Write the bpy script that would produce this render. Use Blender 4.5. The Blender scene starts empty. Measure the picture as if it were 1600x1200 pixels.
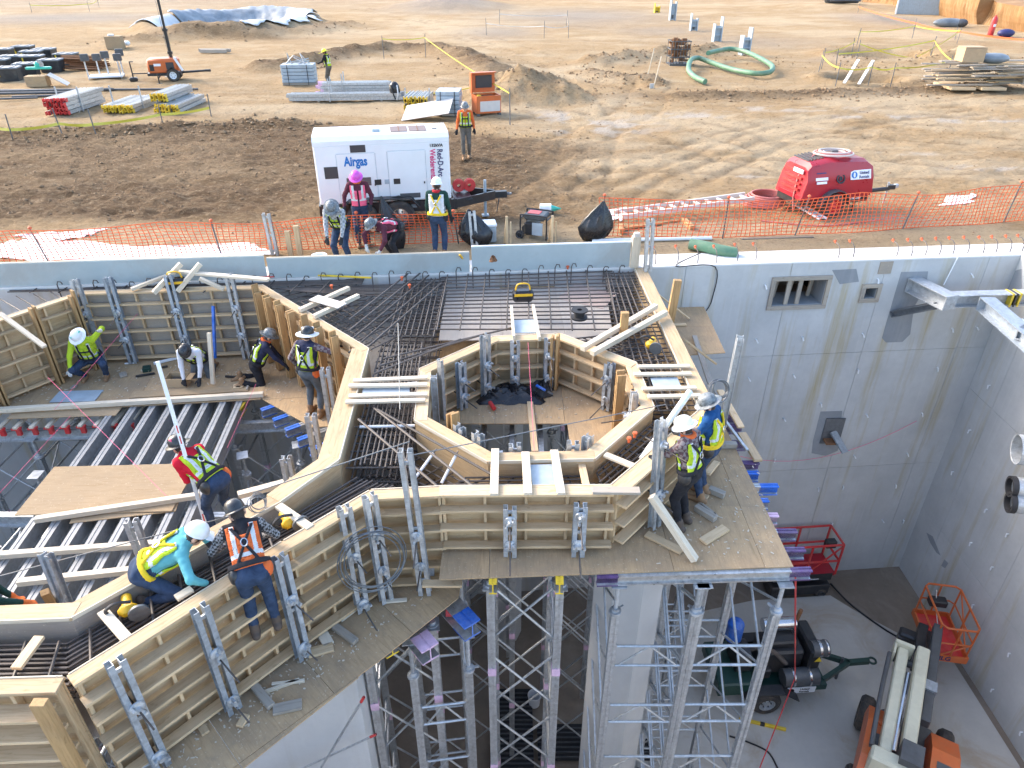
import bpy, math, random
import numpy as np
from mathutils import Vector, Matrix
random.seed(7)
SC = bpy.context.scene
COL = SC.collection
V = Vector
Z = V((0, 0, 1))
R = math.radians

# ---------------------------------------------------------------- camera, sky, sun, exposure
CAM_H, PITCH, FPX = 6.0, R(31.3), 1109.0
cam_d = bpy.data.cameras.new('camera')
cam = bpy.data.objects.new('camera', cam_d); COL.objects.link(cam)
cam.location = (0, 0, CAM_H); cam.rotation_euler = (R(90) - PITCH, 0, 0)
cam_d.sensor_width = 36.0; cam_d.lens = 36.0 * FPX / 1600.0
cam_d.clip_start = 0.1; cam_d.clip_end = 4000
SC.camera = cam
SUN_ELEV, SUN_AZ = R(32), R(-62)          # azimuth measured from +Y towards +X: the sun stands to the left, a little ahead
world = bpy.data.worlds.new('World'); SC.world = world; world.use_nodes = True
wn = world.node_tree.nodes; wl = world.node_tree.links
bg = wn['Background']; sky = wn.new('ShaderNodeTexSky')
sky.sky_type = 'NISHITA'; sky.sun_disc = False
sky.sun_elevation = SUN_ELEV; sky.sun_rotation = SUN_AZ
sky.air_density = 1.0; sky.dust_density = 3.0; sky.ozone_density = 1.0; sky.altitude = 200
wl.new(sky.outputs[0], bg.inputs[0]); bg.inputs[1].default_value = 0.15
sun_d = bpy.data.lights.new('sun', 'SUN'); sun_d.energy = 0.7; sun_d.angle = R(16); sun_d.color = (1.0, 0.90, 0.76)
sun = bpy.data.objects.new('sun', sun_d); COL.objects.link(sun)
sdir = V((math.sin(SUN_AZ) * math.cos(SUN_ELEV), math.cos(SUN_AZ) * math.cos(SUN_ELEV), math.sin(SUN_ELEV)))
sun.rotation_euler = sdir.to_track_quat('Z', 'Y').to_euler(); sun.location = sdir * 60
SC.view_settings.view_transform = 'Standard'; SC.view_settings.look = 'None'
SC.view_settings.exposure = 2.12; SC.view_settings.gamma = 1.0; SC.view_settings.use_curve_mapping = False

def at(u, v, z=0.0):
    """Survey point: where the photograph's pixel meets the level z."""
    r = (u - 800) / FPX; d = (v - 600) / FPX
    fy = math.cos(PITCH) - d * math.sin(PITCH); dn = math.sin(PITCH) + d * math.cos(PITCH)
    t = (CAM_H - z) / dn
    return V((r * t, fy * t, z))
def wallY(x): return 14.6 + 0.085 * x      # inner face of the pit's far wall
WDIR = V((1, 0.085, 0)).normalized(); WNRM = V((-0.085, 1, 0)).normalized()
def wp(x, off=0.0, z=0.0):                  # point at wall station x, off metres behind its inner face
    return V((x, wallY(x), z)) + WNRM * off

# ---------------------------------------------------------------- object helpers
WM = {}
def _wm(o): return WM.get(o.name, Matrix())
def tag(o, label=None, cat=None, group=None, kind=None):
    if label: o['label'] = label
    if cat: o['category'] = cat
    if group: o['group'] = group
    if kind: o['kind'] = kind
    return o
def TR(loc=(0, 0, 0), rz=0.0, rx=0.0, ry=0.0):
    return Matrix.Translation(V(loc)) @ Matrix.Rotation(rz, 4, 'Z') @ Matrix.Rotation(ry, 4, 'Y') @ Matrix.Rotation(rx, 4, 'X')
def thing(name, label, cat, loc=(0, 0, 0), rz=0.0, group=None, M=None):
    o = bpy.data.objects.new(name, None); COL.objects.link(o); o.empty_display_size = 0.2
    m = M if M is not None else TR(loc, rz)
    o.matrix_basis = m; WM[o.name] = m.copy()
    return tag(o, label, cat, group)
def ob(name, me, mat=None, parent=None, M=None, L=None):
    """Link a mesh. M = world matrix, L = matrix local to the parent."""
    o = bpy.data.objects.new(name, me); COL.objects.link(o)
    if mat is not None and len(me.materials) == 0: me.materials.append(mat)
    if parent is not None:
        o.parent = parent; pm = _wm(parent)
        loc = L if L is not None else (pm.inverted() @ M if M is not None else Matrix())
        o.matrix_basis = loc; WM[o.name] = pm @ loc
    else:
        m = M if M is not None else (L if L is not None else Matrix())
        o.matrix_basis = m; WM[o.name] = m.copy()
    return o
def copy_tree(o, parent=None, M=None):
    c = o.copy(); COL.objects.link(c)
    if parent is not None: c.parent = parent
    if M is not None: c.matrix_basis = M
    WM[c.name] = (_wm(parent) if parent is not None else Matrix()) @ c.matrix_basis
    for ch in list(o.children): copy_tree(ch, c)
    return c
ORD = ['first', 'second', 'third', 'fourth', 'fifth', 'sixth', 'seventh', 'eighth', 'ninth', 'tenth', 'eleventh', 'twelfth',
       'thirteenth', 'fourteenth', 'fifteenth', 'sixteenth', 'seventeenth', 'eighteenth', 'nineteenth', 'twentieth',
       'twenty-first', 'twenty-second', 'twenty-third', 'twenty-fourth', 'twenty-fifth', 'twenty-sixth']

class G:
    """Collects faces for one mesh."""
    def __init__(s): s.v = []; s.f = []; s.m = []; s.mi = 0
    def add(s, vs, fs):
        b = len(s.v); s.v += [tuple(p) for p in vs]
        for f in fs: s.f.append([b + i for i in f]); s.m.append(s.mi)
        return s
    def box(s, c, d, M=None, bev=0.0):
        cx, cy, cz = c; a, b, e = d[0] / 2, d[1] / 2, d[2] / 2
        if bev <= 0:
            vs = [V((cx + i * a, cy + j * b, cz + k * e)) for k in (-1, 1) for j in (-1, 1) for i in (-1, 1)]
            fs = [(0, 2, 3, 1), (4, 5, 7, 6), (0, 1, 5, 4), (2, 6, 7, 3), (0, 4, 6, 2), (1, 3, 7, 5)]
        else:
            q = min(bev, a * .9, b * .9, e * .9); vs = []; idx = {}
            for i in (-1, 1):
                for j in (-1, 1):
                    for k in (-1, 1):
                        for ax in range(3):
                            p = [i * (a - q), j * (b - q), k * (e - q)]; p[ax] = (i * a, j * b, k * e)[ax]
                            idx[(i, j, k, ax)] = len(vs); vs.append(V((cx + p[0], cy + p[1], cz + p[2])))
            fs = []
            for ax in range(3):
                o1, o2 = (ax + 1) % 3, (ax + 2) % 3
                for sg in (-1, 1):
                    quad = []
                    for (p1, p2) in ((-1, -1), (1, -1), (1, 1), (-1, 1)):
                        t = [0, 0, 0]; t[ax] = sg; t[o1] = p1; t[o2] = p2; quad.append(idx[(t[0], t[1], t[2], ax)])
                    fs.append(quad if sg > 0 else quad[::-1])
                for p1 in (-1, 1):
                    for p2 in (-1, 1):
                        q4 = []
                        for (sg, aa) in ((-1, o1), (1, o1), (1, o2), (-1, o2)):
                            t = [0, 0, 0]; t[ax] = sg; t[o1] = p1; t[o2] = p2; q4.append(idx[(t[0], t[1], t[2], aa)])
                        fs.append(q4 if p1 * p2 < 0 else q4[::-1])
            for i in (-1, 1):
                for j in (-1, 1):
                    for k in (-1, 1):
                        t = [idx[(i, j, k, 0)], idx[(i, j, k, 1)], idx[(i, j, k, 2)]]
                        fs.append(t if i * j * k > 0 else t[::-1])
        if M is not None: vs = [M @ p for p in vs]
        return s.add(vs, fs)
    def bar(s, p0, p1, w, h, up=Z, bev=0.0):
        M, L = along(p0, p1, up)
        return s.box((L / 2, 0, 0), (L, w, h), M, bev)
    def cyl(s, p0, p1, r0, r1=None, n=8, caps=True):
        r1 = r0 if r1 is None else r1; p0 = V(p0); p1 = V(p1); d = (p1 - p0)
        if d.length < 1e-6: return s
        d.normalize(); a = d.orthogonal().normalized(); b = d.cross(a); vs = []
        for p, r in ((p0, r0), (p1, r1)):
            for i in range(n):
                t = 2 * math.pi * i / n; vs.append(p + (a * math.cos(t) + b * math.sin(t)) * r)
        fs = [(i, (i + 1) % n, n + (i + 1) % n, n + i) for i in range(n)]
        if caps: fs += [tuple(range(n))[::-1], tuple(range(n, 2 * n))]
        return s.add(vs, fs)
    def tube(s, pts, r, n=6, closed=False, caps=True):
        pts = [V(p) for p in pts]; m = len(pts); vs = []; nrm = None
        for i in range(m):
            if closed: d = pts[(i + 1) % m] - pts[i - 1]
            else: d = pts[min(i + 1, m - 1)] - pts[max(i - 1, 0)]
            if d.length < 1e-9: d = V((0, 0, 1))
            d.normalize()
            if nrm is None: nrm = d.orthogonal().normalized()
            else:
                nrm = nrm - d * nrm.dot(d)
                nrm = nrm.normalized() if nrm.length > 1e-6 else d.orthogonal().normalized()
            b = d.cross(nrm); rr = r[i] if isinstance(r, (list, tuple)) else r
            for k in range(n):
                t = 2 * math.pi * k / n; vs.append(pts[i] + (nrm * math.cos(t) + b * math.sin(t)) * rr)
        fs = []
        for i in range(m if closed else m - 1):
            j = (i + 1) % m
            for k in range(n): fs.append((i * n + k, i * n + (k + 1) % n, j * n + (k + 1) % n, j * n + k))
        if not closed and caps: fs += [tuple(range(n))[::-1], tuple((m - 1) * n + k for k in range(n))]
        return s.add(vs, fs)
    def prism(s, poly, z0, z1, M=None):
        n = len(poly); vs = [V((p[0], p[1], z0)) for p in poly] + [V((p[0], p[1], z1)) for p in poly]
        ar = sum(poly[i][0] * poly[(i + 1) % n][1] - poly[(i + 1) % n][0] * poly[i][1] for i in range(n))
        fs = [tuple(range(n))[::-1], tuple(range(n, 2 * n))] + [(i, (i + 1) % n, n + (i + 1) % n, n + i) for i in range(n)]
        if ar < 0: fs = [f[::-1] for f in fs]
        if M is not None: vs = [M @ p for p in vs]
        return s.add(vs, fs)
    def lathe(s, prof, n=16, M=None, ang=2 * math.pi):
        vs = []; m = len(prof)
        for i in range(n):
            t = ang * i / n
            for (r, z) in prof: vs.append(V((r * math.cos(t), r * math.sin(t), z)))
        fs = []
        for i in range(n):
            j = (i + 1) % n
            for k in range(m - 1): fs.append((i * m + k, j * m + k, j * m + k + 1, i * m + k + 1))
        if M is not None: vs = [M @ p for p in vs]
        return s.add(vs, fs)
    def ball(s, c, r, nu=12, nv=8, M=None):
        rx, ry, rz = (r, r, r) if not isinstance(r, (tuple, list)) else r
        vs = [V((c[0], c[1], c[2] - rz))]
        for j in range(1, nv):
            ph = math.pi * j / nv
            for i in range(nu):
                t = 2 * math.pi * i / nu
                vs.append(V((c[0] + rx * math.sin(ph) * math.cos(t), c[1] + ry * math.sin(ph) * math.sin(t), c[2] - rz * math.cos(ph))))
        vs.append(V((c[0], c[1], c[2] + rz))); fs = []
        for i in range(nu): fs.append((0, 1 + (i + 1) % nu, 1 + i))
        for j in range(nv - 2):
            for i in range(nu):
                a = 1 + j * nu; fs.append((a + i, a + (i + 1) % nu, a + nu + (i + 1) % nu, a + nu + i))
        t = len(vs) - 1; a = 1 + (nv - 2) * nu
        for i in range(nu): fs.append((a + i, a + (i + 1) % nu, t))
        if M is not None: vs = [M @ p for p in vs]
        return s.add(vs, fs)
    def wheel(s, c, r, w, axis, n=24, bev=.03):
        c = V(c); ax = V(axis).normalized()
        Mx = Matrix.Translation(c) @ ax.to_track_quat('Z', 'Y').to_matrix().to_4x4()
        return s.lathe([(r * .56, -w / 2), (r - bev, -w / 2), (r, -w / 2 + bev), (r, w / 2 - bev), (r - bev, w / 2), (r * .56, w / 2), (r * .56, -w / 2)], n, Mx)
    def mesh(s, name, smooth=None, mats=None):
        me = bpy.data.meshes.new(name); me.from_pydata(s.v, [], s.f)
        if mats:
            for m in mats: me.materials.append(m)
            me.polygons.foreach_set('material_index', s.m)
        if smooth is not None:
            me.polygons.foreach_set('use_smooth', [True] * len(me.polygons))
            if smooth < 180: me.set_sharp_from_angle(angle=R(smooth))
        me.update()
        return me
def along(p0, p1, up=Z):
    p0 = V(p0); p1 = V(p1); d = p1 - p0; L = d.length; x = d.normalized(); up = V(up)
    if abs(x.dot(up.normalized())) > .995: up = V((0, 1, 0)) if abs(x.y) < .9 else V((1, 0, 0))
    y = up.cross(x).normalized(); z = x.cross(y)
    M = Matrix((x, y, z)).transposed().to_4x4(); M.translation = p0
    return M, L
_bc = {}
def board(name, p0, p1, w, h, mat, parent=None, up=Z, bev=0.004):
    """One stick of timber or steel: its own object, length along local X."""
    M, L = along(p0, p1, up)
    key = ('b', round(L, 2), round(w, 3), round(h, 3), mat.name, bev)
    if key not in _bc:
        _bc[key] = G().box((L / 2, 0, 0), (L, w, h), None, bev).mesh(name)
    return ob(name, _bc[key], mat, parent, M)
def rod(name, p0, p1, r, mat, parent=None, n=6):
    M, L = along(p0, p1)
    key = ('r', round(L, 2), round(r, 4), mat.name, n)
    if key not in _bc: _bc[key] = G().cyl((0, 0, 0), (L, 0, 0), r, n=n).mesh(name, 50)
    return ob(name, _bc[key], mat, parent, M)
def part(name, g, mat, parent, smooth=None, M=None, L=None, mats=None):
    return ob(name, g.mesh(name, smooth, mats), mat, parent, M, L)
def sag(p0, p1, drop, n=12):
    p0 = V(p0); p1 = V(p1)
    return [p0.lerp(p1, i / n) - Z * drop * 4 * (i / n) * (1 - i / n) for i in range(n + 1)]

# ---------------------------------------------------------------- procedural materials
def lin(c):
    if isinstance(c, str):
        c = [int(c[i:i + 2], 16) / 255 for i in (0, 2, 4)]
        return tuple(x / 12.92 if x <= .04045 else ((x + .055) / 1.055) ** 2.4 for x in c)
    return tuple(c)
class N:
    def __init__(s, name):
        s.m = bpy.data.materials.new(name); s.m.use_nodes = True; s.t = s.m.node_tree; s.n = s.t.nodes
        s.b = s.n['Principled BSDF']; s.tc = s.new('ShaderNodeTexCoord')
    def new(s, t, **k):
        nd = s.n.new(t)
        for a, b in k.items(): setattr(nd, a, b)
        return nd
    def ln(s, a, b): s.t.links.new(a, b)
    def mapping(s, scale=(1, 1, 1), coord='Object', rnd=True, loc=(0, 0, 0)):
        mp = s.new('ShaderNodeMapping'); mp.inputs['Scale'].default_value = scale
        if rnd:
            oi = s.new('ShaderNodeObjectInfo'); va = s.new('ShaderNodeVectorMath', operation='SCALE')
            va.inputs[0].default_value = (17.3, 9.1, 23.7); s.ln(oi.outputs['Random'], va.inputs['Scale'])
            ad = s.new('ShaderNodeVectorMath', operation='ADD'); s.ln(s.tc.outputs[coord], ad.inputs[0]); s.ln(va.outputs[0], ad.inputs[1])
            s.ln(ad.outputs[0], mp.inputs['Vector'])
        else: s.ln(s.tc.outputs[coord], mp.inputs['Vector'])
        return mp.outputs[0]
    def noise(s, vec, scale, detail=4, rough=.6, dist=0.0):
        t = s.new('ShaderNodeTexNoise'); t.inputs['Scale'].default_value = scale; t.inputs['Detail'].default_value = detail
        t.inputs['Roughness'].default_value = rough; t.inputs['Distortion'].default_value = dist; s.ln(vec, t.inputs['Vector'])
        return t.outputs['Fac']
    def ramp(s, fac, stops):
        r = s.new('ShaderNodeValToRGB'); e = r.color_ramp.elements
        while len(e) < len(stops): e.new(.5)
        for i, (p, c) in enumerate(stops):
            e[i].position = p; c = lin(c); e[i].color = (c[0], c[1], c[2], 1)
        s.ln(fac, r.inputs['Fac']); return r.outputs['Color']
    def mix(s, a, b, f, mode='MIX'):
        m = s.new('ShaderNodeMix', data_type='RGBA', blend_type=mode)
        for sock, val in ((m.inputs[6], a), (m.inputs[7], b)):
            if hasattr(val, 'is_linked'): s.ln(val, sock)
            else: val = lin(val); sock.default_value = (val[0], val[1], val[2], 1)
        if hasattr(f, 'is_linked'): s.ln(f, m.inputs[0])
        else: m.inputs[0].default_value = f
        return m.outputs[2]
    def mapr(s, val, a, b, c=0.0, d=1.0):
        m = s.new('ShaderNodeMapRange'); s.ln(val, m.inputs[0])
        for i, x in enumerate((a, b, c, d)): m.inputs[1 + i].default_value = x
        return m.outputs[0]
    def objrand(s, a, b):
        oi = s.new('ShaderNodeObjectInfo'); return s.mapr(oi.outputs['Random'], 0, 1, a, b)
    def value(s, col, f):       # multiply colour by a scalar socket
        h = s.new('ShaderNodeHueSaturation'); s.ln(col, h.inputs['Color']); s.ln(f, h.inputs['Value']); return h.outputs[0]
    def bump(s, h, strength=.3, dist=.02, prev=None):
        b = s.new('ShaderNodeBump'); b.inputs['Strength'].default_value = strength; b.inputs['Distance'].default_value = dist
        s.ln(h, b.inputs['Height'])
        if prev is not None: s.ln(prev, b.inputs['Normal'])
        return b.outputs[0]
    def done(s, col, rough=.7, metal=0.0, nrm=None, spec=None):
        if hasattr(col, 'is_linked'): s.ln(col, s.b.inputs['Base Color'])
        else: c = lin(col); s.b.inputs['Base Color'].default_value = (c[0], c[1], c[2], 1)
        if hasattr(rough, 'is_linked'): s.ln(rough, s.b.inputs['Roughness'])
        else: s.b.inputs['Roughness'].default_value = rough
        s.b.inputs['Metallic'].default_value = metal
        if spec is not None: s.b.inputs['Specular IOR Level'].default_value = spec
        if nrm is not None: s.ln(nrm, s.b.inputs['Normal'])
        return s.m
def m_wood(name, lt, dk, stain=None, amt=.35, var=(.86, 1.1)):
    n = N(name); v = n.mapping((1.2, 14, 14)); f = n.noise(v, 2.2, 5, .62, .6)
    c = n.ramp(f, [(.25, dk), (.52, lt), (.8, lt)])
    v2 = n.mapping((3, 5, 5)); k = n.noise(v2, 2.6, 2, .5)
    c = n.mix(c, dk, n.mapr(k, .66, .74, 0, .75))
    if stain:
        s2 = n.noise(n.mapping((1, 1, 1)), 1.7, 4, .65); c = n.mix(c, stain, n.mapr(s2, .45, .75, 0, amt))
    c = n.value(c, n.objrand(*var))
    return n.done(c, .78, 0, n.bump(f, .25, .004), .3)
def m_ply(name, lt, dk, stain, amt=.7, scale=.9):
    n = N(name); v = n.mapping((1.0, 9, 9)); f = n.noise(v, 2.4, 5, .65, 1.2)
    c = n.ramp(f, [(.28, dk), (.55, lt), (.85, lt)])
    v3 = n.mapping((1, 1, 1)); s1 = n.noise(v3, scale, 6, .68); s2 = n.noise(v3, 6.5, 5, .7)
    c = n.mix(c, stain, n.mapr(s1, .42, .66, 0, amt)); c = n.mix(c, stain, n.mapr(s2, .55, .72, 0, amt * .7))
    c = n.mix(c, (.62, .52, .38), n.mapr(n.noise(v3, 38, 2, .5), .66, .72, 0, .55))     # sawdust, chips
    return n.done(n.value(c, n.objrand(.92, 1.06)), .82, 0, n.bump(s2, .12, .01), .25)
def m_plain(name, col, rough=.6, metal=0.0, var=.12, scale=6, bump=.0, dirt=None, damt=.3, spec=None, rnd=.0):
    n = N(name); v = n.mapping((1, 1, 1)); f = n.noise(v, scale, 4, .65)
    c0 = lin(col); a = tuple(max(0, x * (1 - var)) for x in c0); b = tuple(min(1, x * (1 + var)) for x in c0)
    c = n.ramp(f, [(.3, a), (.7, b)])
    if dirt: c = n.mix(c, dirt, n.mapr(n.noise(v, scale * .45, 5, .7), .45, .7, 0, damt))
    if rnd: c = n.value(c, n.objrand(1 - rnd, 1 + rnd))
    return n.done(c, n.mapr(f, .3, .7, max(0.05, rough - .08), min(1, rough + .08)), metal, n.bump(f, bump, .01) if bump else None, spec)
def m_emb(name): return m_plain(name, (.5, .5, .5))
WOOD = m_wood('pine_fresh', (.62, .455, .275), (.45, .30, .155), (.38, .295, .20), .4, (.78, 1.12))
WOODW = m_wood('pine_pale_white', (.64, .555, .43), (.49, .395, .28), None, 0, (.92, 1.08))
WOODO = m_wood('pine_old_orange', (.44, .275, .125), (.27, .155, .065), (.23, .18, .12), .35)
WOODG = m_wood('timber_weathered_grey', (.36, .32, .27), (.22, .19, .155), (.42, .34, .24), .5)
PLY = m_ply('plywood_clean', (.40, .29, .175), (.32, .22, .12), (.27, .205, .135), .45)
PLYF = m_ply('plywood_form_face', (.54, .39, .225), (.40, .27, .14), (.35, .285, .21), .45)
PLYD = m_ply('plywood_trodden', (.48, .33, .185), (.36, .24, .13), (.27, .205, .14), .75)
PLYG = m_ply('plywood_grey_mdo', (.34, .305, .265), (.28, .25, .21), (.40, .33, .25), .5)
def m_galv(name, col, rough=.42, metal=.55):
    n = N(name); v = n.mapping((1, 1, 1)); f = n.noise(v, 14, 4, .7); f2 = n.noise(n.mapping((.8, 4, 4)), 3, 4, .7)
    c0 = lin(col); c = n.ramp(f, [(.3, tuple(x * .72 for x in c0)), (.7, tuple(min(1, x * 1.15) for x in c0))])
    c = n.mix(c, tuple(x * 1.25 for x in c0), n.mapr(f2, .52, .75, 0, .5)); c = n.mix(c, (.16, .14, .12), n.mapr(f2, .44, .28, 0, .45))
    c = n.value(c, n.objrand(.88, 1.1))
    return n.done(c, n.mapr(f, .3, .7, rough - .1, rough + .14), metal)
GALV = m_galv('steel_galvanised', (.50, .525, .545)); GALVB = m_galv('steel_galvanised_blue', (.42, .47, .525))
ALU = m_galv('aluminium_mill', (.52, .53, .53), .36, .7); STEELD = m_galv('steel_dull_dark', (.16, .17, .18), .5, .5)
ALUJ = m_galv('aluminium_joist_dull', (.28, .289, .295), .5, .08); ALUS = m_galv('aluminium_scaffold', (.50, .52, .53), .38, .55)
REBAR = m_plain('rebar_steel', (.095, .084, .077), .6, .25, .3, 9, 0, (.13, .088, .06), .4, rnd=.25)
REBARW = m_plain('rebar_pvc_sleeve_white', (.72, .74, .76), .4, 0, .05)
def m_conc(name, lt, dk, stain, amt=.5, vert=True, coord='Object'):
    n = N(name); v = n.mapping((1, 1, 1), coord, False); f = n.noise(v, .55, 7, .68); g = n.noise(v, 7, 6, .72)
    c = n.ramp(f, [(.32, dk), (.68, lt)]); c = n.mix(c, dk, n.mapr(g, .5, .75, 0, .45))
    if vert:
        vs = n.mapping((2.2, 2.2, .16), coord, False); s1 = n.noise(vs, 1.0, 5, .65)
        c = n.mix(c, stain, n.mapr(s1, .53, .72, 0, amt)); s2 = n.noise(n.mapping((6, 6, .12), coord, False, (3, 1, 4)), 1.3, 4, .6)
        c = n.mix(c, lt, n.mapr(s2, .56, .74, 0, .55))
    else:
        s1 = n.noise(v, .5, 6, .7, .8); c = n.mix(c, stain, n.mapr(s1, .5, .68, 0, amt))
    return n.done(c, .85, 0, n.bump(g, .15, .01), .3)
CONC = m_conc('concrete_wall', (.55, .555, .545), (.42, .425, .42), (.40, .335, .20), .95)
CONCP = m_conc('concrete_patch_dark', (.30, .315, .33), (.22, .235, .25), (.36, .36, .36), .6)
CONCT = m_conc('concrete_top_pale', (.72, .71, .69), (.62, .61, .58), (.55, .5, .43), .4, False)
CONCF = m_conc('concrete_floor', (.50, .475, .425), (.41, .385, .345), (.37, .295, .21), .85, False)
CONCC = m_conc('concrete_column', (.60, .60, .58), (.50, .50, .49), (.42, .38, .31), .4)
BULK = m_conc('bulkhead_board_bluegrey', (.43, .49, .495), (.34, .40, .41), (.33, .33, .31), .6, False)
BLACK = m_plain('black_rubber', (.018, .018, .02), .65, 0, .3, 12); BLACKP = m_plain('black_paint', (.022, .023, .026), .38, 0, .2, 5, 0, (.2, .15, .1), .12)
BLKPL = m_plain('black_plastic_film', (.016, .016, .019), .28, 0, .3, 4)
TYRE = m_plain('tyre_dusty', (.045, .042, .04), .85, 0, .3, 9, .3, (.20, .15, .10), .55)
WHITE = m_plain('white_paint', (.74, .76, .77), .38, 0, .03, 3, 0, (.66, .62, .56), .12)
WHITEP = m_plain('white_plastic', (.78, .80, .82), .4, 0, .05, 4); GREYL = m_plain('light_grey_panel', (.36, .43, .48), .55, 0, .12, 5, 0, (.3, .3, .29), .4)
CREAM = m_plain('cream_boom_paint', (.60, .58, .44), .42, 0, .05, 5, 0, (.35, .31, .22), .3)
ORANGE = m_plain('orange_machine_paint', (.56, .125, .03), .4, 0, .08, 4, 0, (.35, .2, .1), .25)
ORNET = m_plain('orange_fence_mesh', (.78, .125, .035), .6, 0, .1, 5); ORCAP = m_plain('orange_rebar_cap', (.62, .12, .04), .5)
RED = m_plain('red_paint', (.36, .014, .028), .33, 0, .06, 4); REDL = m_plain('red_paint_faded', (.60, .035, .035), .42, 0, .12, 6, 0, (.4, .3, .25), .2)
REDH = m_plain('hose_pinkish_red', (.50, .17, .15), .55, 0, .15, 6); PINK = m_plain('pink_string', (.75, .10, .22), .7); PINKP = m_plain('pink_paint', (.66, .45, .58), .6, 0, .2, 8)
BLUE = m_plain('blue_paint', (.012, .12, .52), .5, 0, .25, 8, 0, (.4, .42, .44), .35); PURP = m_plain('purple_paint', (.09, .05, .15), .55, 0, .4, 8, 0, (.35, .34, .38), .35)
YEL = m_plain('yellow_paint', (.72, .50, .03), .5, 0, .15, 8, 0, (.3, .25, .1), .25); TAPE = m_plain('yellow_tape', (.62, .54, .07), .45, 0, .06)
YELT = m_plain('yellow_tool', (.80, .45, .02), .45, 0, .1); GREENH = m_plain('green_hose', (.10, .22, .13), .55, 0, .2, 3, 0, (.30, .30, .22), .4)
DKGRN = m_plain('dark_green_paint', (.012, .045, .035), .4, 0, .2); BINS = m_plain('black_bin_plastic', (.025, .03, .035), .45, 0, .25, 4, 0, (.22, .21, .19), .25)
LIDS = m_plain('bin_lid_dusty', (.16, .19, .215), .55, 0, .25, 4, 0, (.28, .25, .21), .5)
TARP = m_plain('tarp_pale_blue', (.50, .51, .505), .6, 0, .1, 1.2, .3, (.36, .41, .45), .5); TARPG = m_plain('liner_grey', (.17, .20, .225), .42, 0, .3, 1.0, .3, (.42, .44, .44), .45)
GLASS = m_plain('dark_glass', (.03, .035, .04), .12); CHROME = m_plain('chrome', (.6, .62, .65), .18, .9, .05)
CARD = m_plain('cardboard', (.45, .32, .19), .8, 0, .1); GREYD = m_plain('dark_grey_metal', (.09, .095, .10), .5, .2, .2)
GRILLE = m_plain('vent_dark', (.05, .045, .045), .6); RUST = m_plain('rust_brown', (.20, .095, .045), .8, .1, .3, 8); BROWNV = m_plain('vent_brown', (.17, .12, .11), .6)
TEAL = m_plain('teal_plastic', (.05, .48, .36), .4); WATER = m_plain('muddy_water', (.13, .145, .145), .06, 0, .1, 1)
CLOUDW = m_plain('white_ground_sheet', (.86, .85, .84), .7, 0, .06, 1.5, .2, (.6, .5, .4), .3)
SHEETW = m_plain('pale_ply_board', (.62, .57, .52), .75, 0, .06)
SKIN = m_plain('skin', (.52, .30, .20), .55, 0, .08); SKIN2 = m_plain('skin_deep', (.30, .165, .10), .55, 0, .08)
HAIR = m_plain('hair_dark', (.03, .02, .015), .7); BOOT = m_plain('boot_tan', (.26, .15, .075), .75, 0, .2); BOOTD = m_plain('boot_brown_dark', (.085, .06, .045), .75, 0, .2)
def m_cloth(name, col, var=.12, weave=0):
    n = N(name); v = n.mapping((1, 1, 1)); f = n.noise(v, 9, 5, .6, .5); c0 = lin(col)
    c = n.ramp(f, [(.3, tuple(x * (1 - var) for x in c0)), (.7, tuple(min(1, x * (1 + var)) for x in c0))])
    return n.done(c, .9, 0, n.bump(f, .5, .02), .2)
def m_plaid(name, a, b, w=.06):
    n = N(name); v = n.mapping((1, 1, 1), 'Object', False); c = None
    t = n.new('ShaderNodeTexChecker'); n.ln(v, t.inputs['Vector']); t.inputs['Scale'].default_value = 1 / w
    a = lin(a); b = lin(b); t.inputs['Color1'].default_value = (*a, 1); t.inputs['Color2'].default_value = (*b, 1)
    return n.done(t.outputs['Color'], .9)
HIVIS = m_cloth('hivis_yellow', (.42, .56, .035), .1); HIVO = m_cloth('hivis_orange', (.66, .14, .04), .1); HIVP = m_cloth('vest_pink', (.80, .13, .22), .1)
REFL = m_cloth('reflective_grey', (.58, .60, .60), .08); HARN = m_cloth('harness_black', (.025, .025, .03)); HARNY = m_cloth('harness_yellow', (.72, .50, .03))
DENIM = m_cloth('denim_dark', (.035, .055, .10), .35); DENIMG = m_cloth('denim_grey', (.10, .115, .13), .3); KHAKI = m_cloth('khaki_grey', (.12, .11, .095), .25)
BLKCL = m_cloth('black_cloth', (.022, .022, .026), .3); REDS = m_cloth('red_shirt', (.56, .015, .035), .15); TEALS = m_cloth('turquoise_shirt', (.12, .38, .41), .1)
BLUES = m_cloth('blue_shirt', (.016, .075, .21), .2); GRNS = m_cloth('dark_green_shirt', (.02, .055, .045), .25); NAVY = m_cloth('navy_shirt', (.03, .035, .07), .25)
WHTS = m_cloth('white_sleeve', (.66, .67, .70), .06); MAROON = m_cloth('maroon_shirt', (.10, .03, .045), .25); GREYSH = m_cloth('grey_shirt', (.30, .32, .34), .12)
PLAIDR = m_plaid('plaid_dark_red', (.09, .05, .06), (.20, .17, .17)); PLAIDB = m_plaid('plaid_black_white', (.03, .03, .03), (.24, .24, .25), .03); PLAIDG = m_plaid('plaid_grey', (.42, .44, .46), (.22, .24, .26), .05)
GLOVB = m_cloth('glove_black', (.03, .03, .033)); GLOVG = m_cloth('glove_grey', (.52, .52, .50)); GLOVO = m_cloth('glove_orange', (.80, .19, .05)); BAND = m_cloth('bandana_red', (.45, .03, .04))
HATW = m_plain('hardhat_white', (.80, .81, .80), .3, 0, .04); HATB = m_plain('hardhat_black', (.03, .032, .036), .3, 0, .3, 14); HATG = m_plain('hardhat_grey', (.12, .14, .15), .35, 0, .7, 22, 0, (.5, .5, .5), .4)
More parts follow.
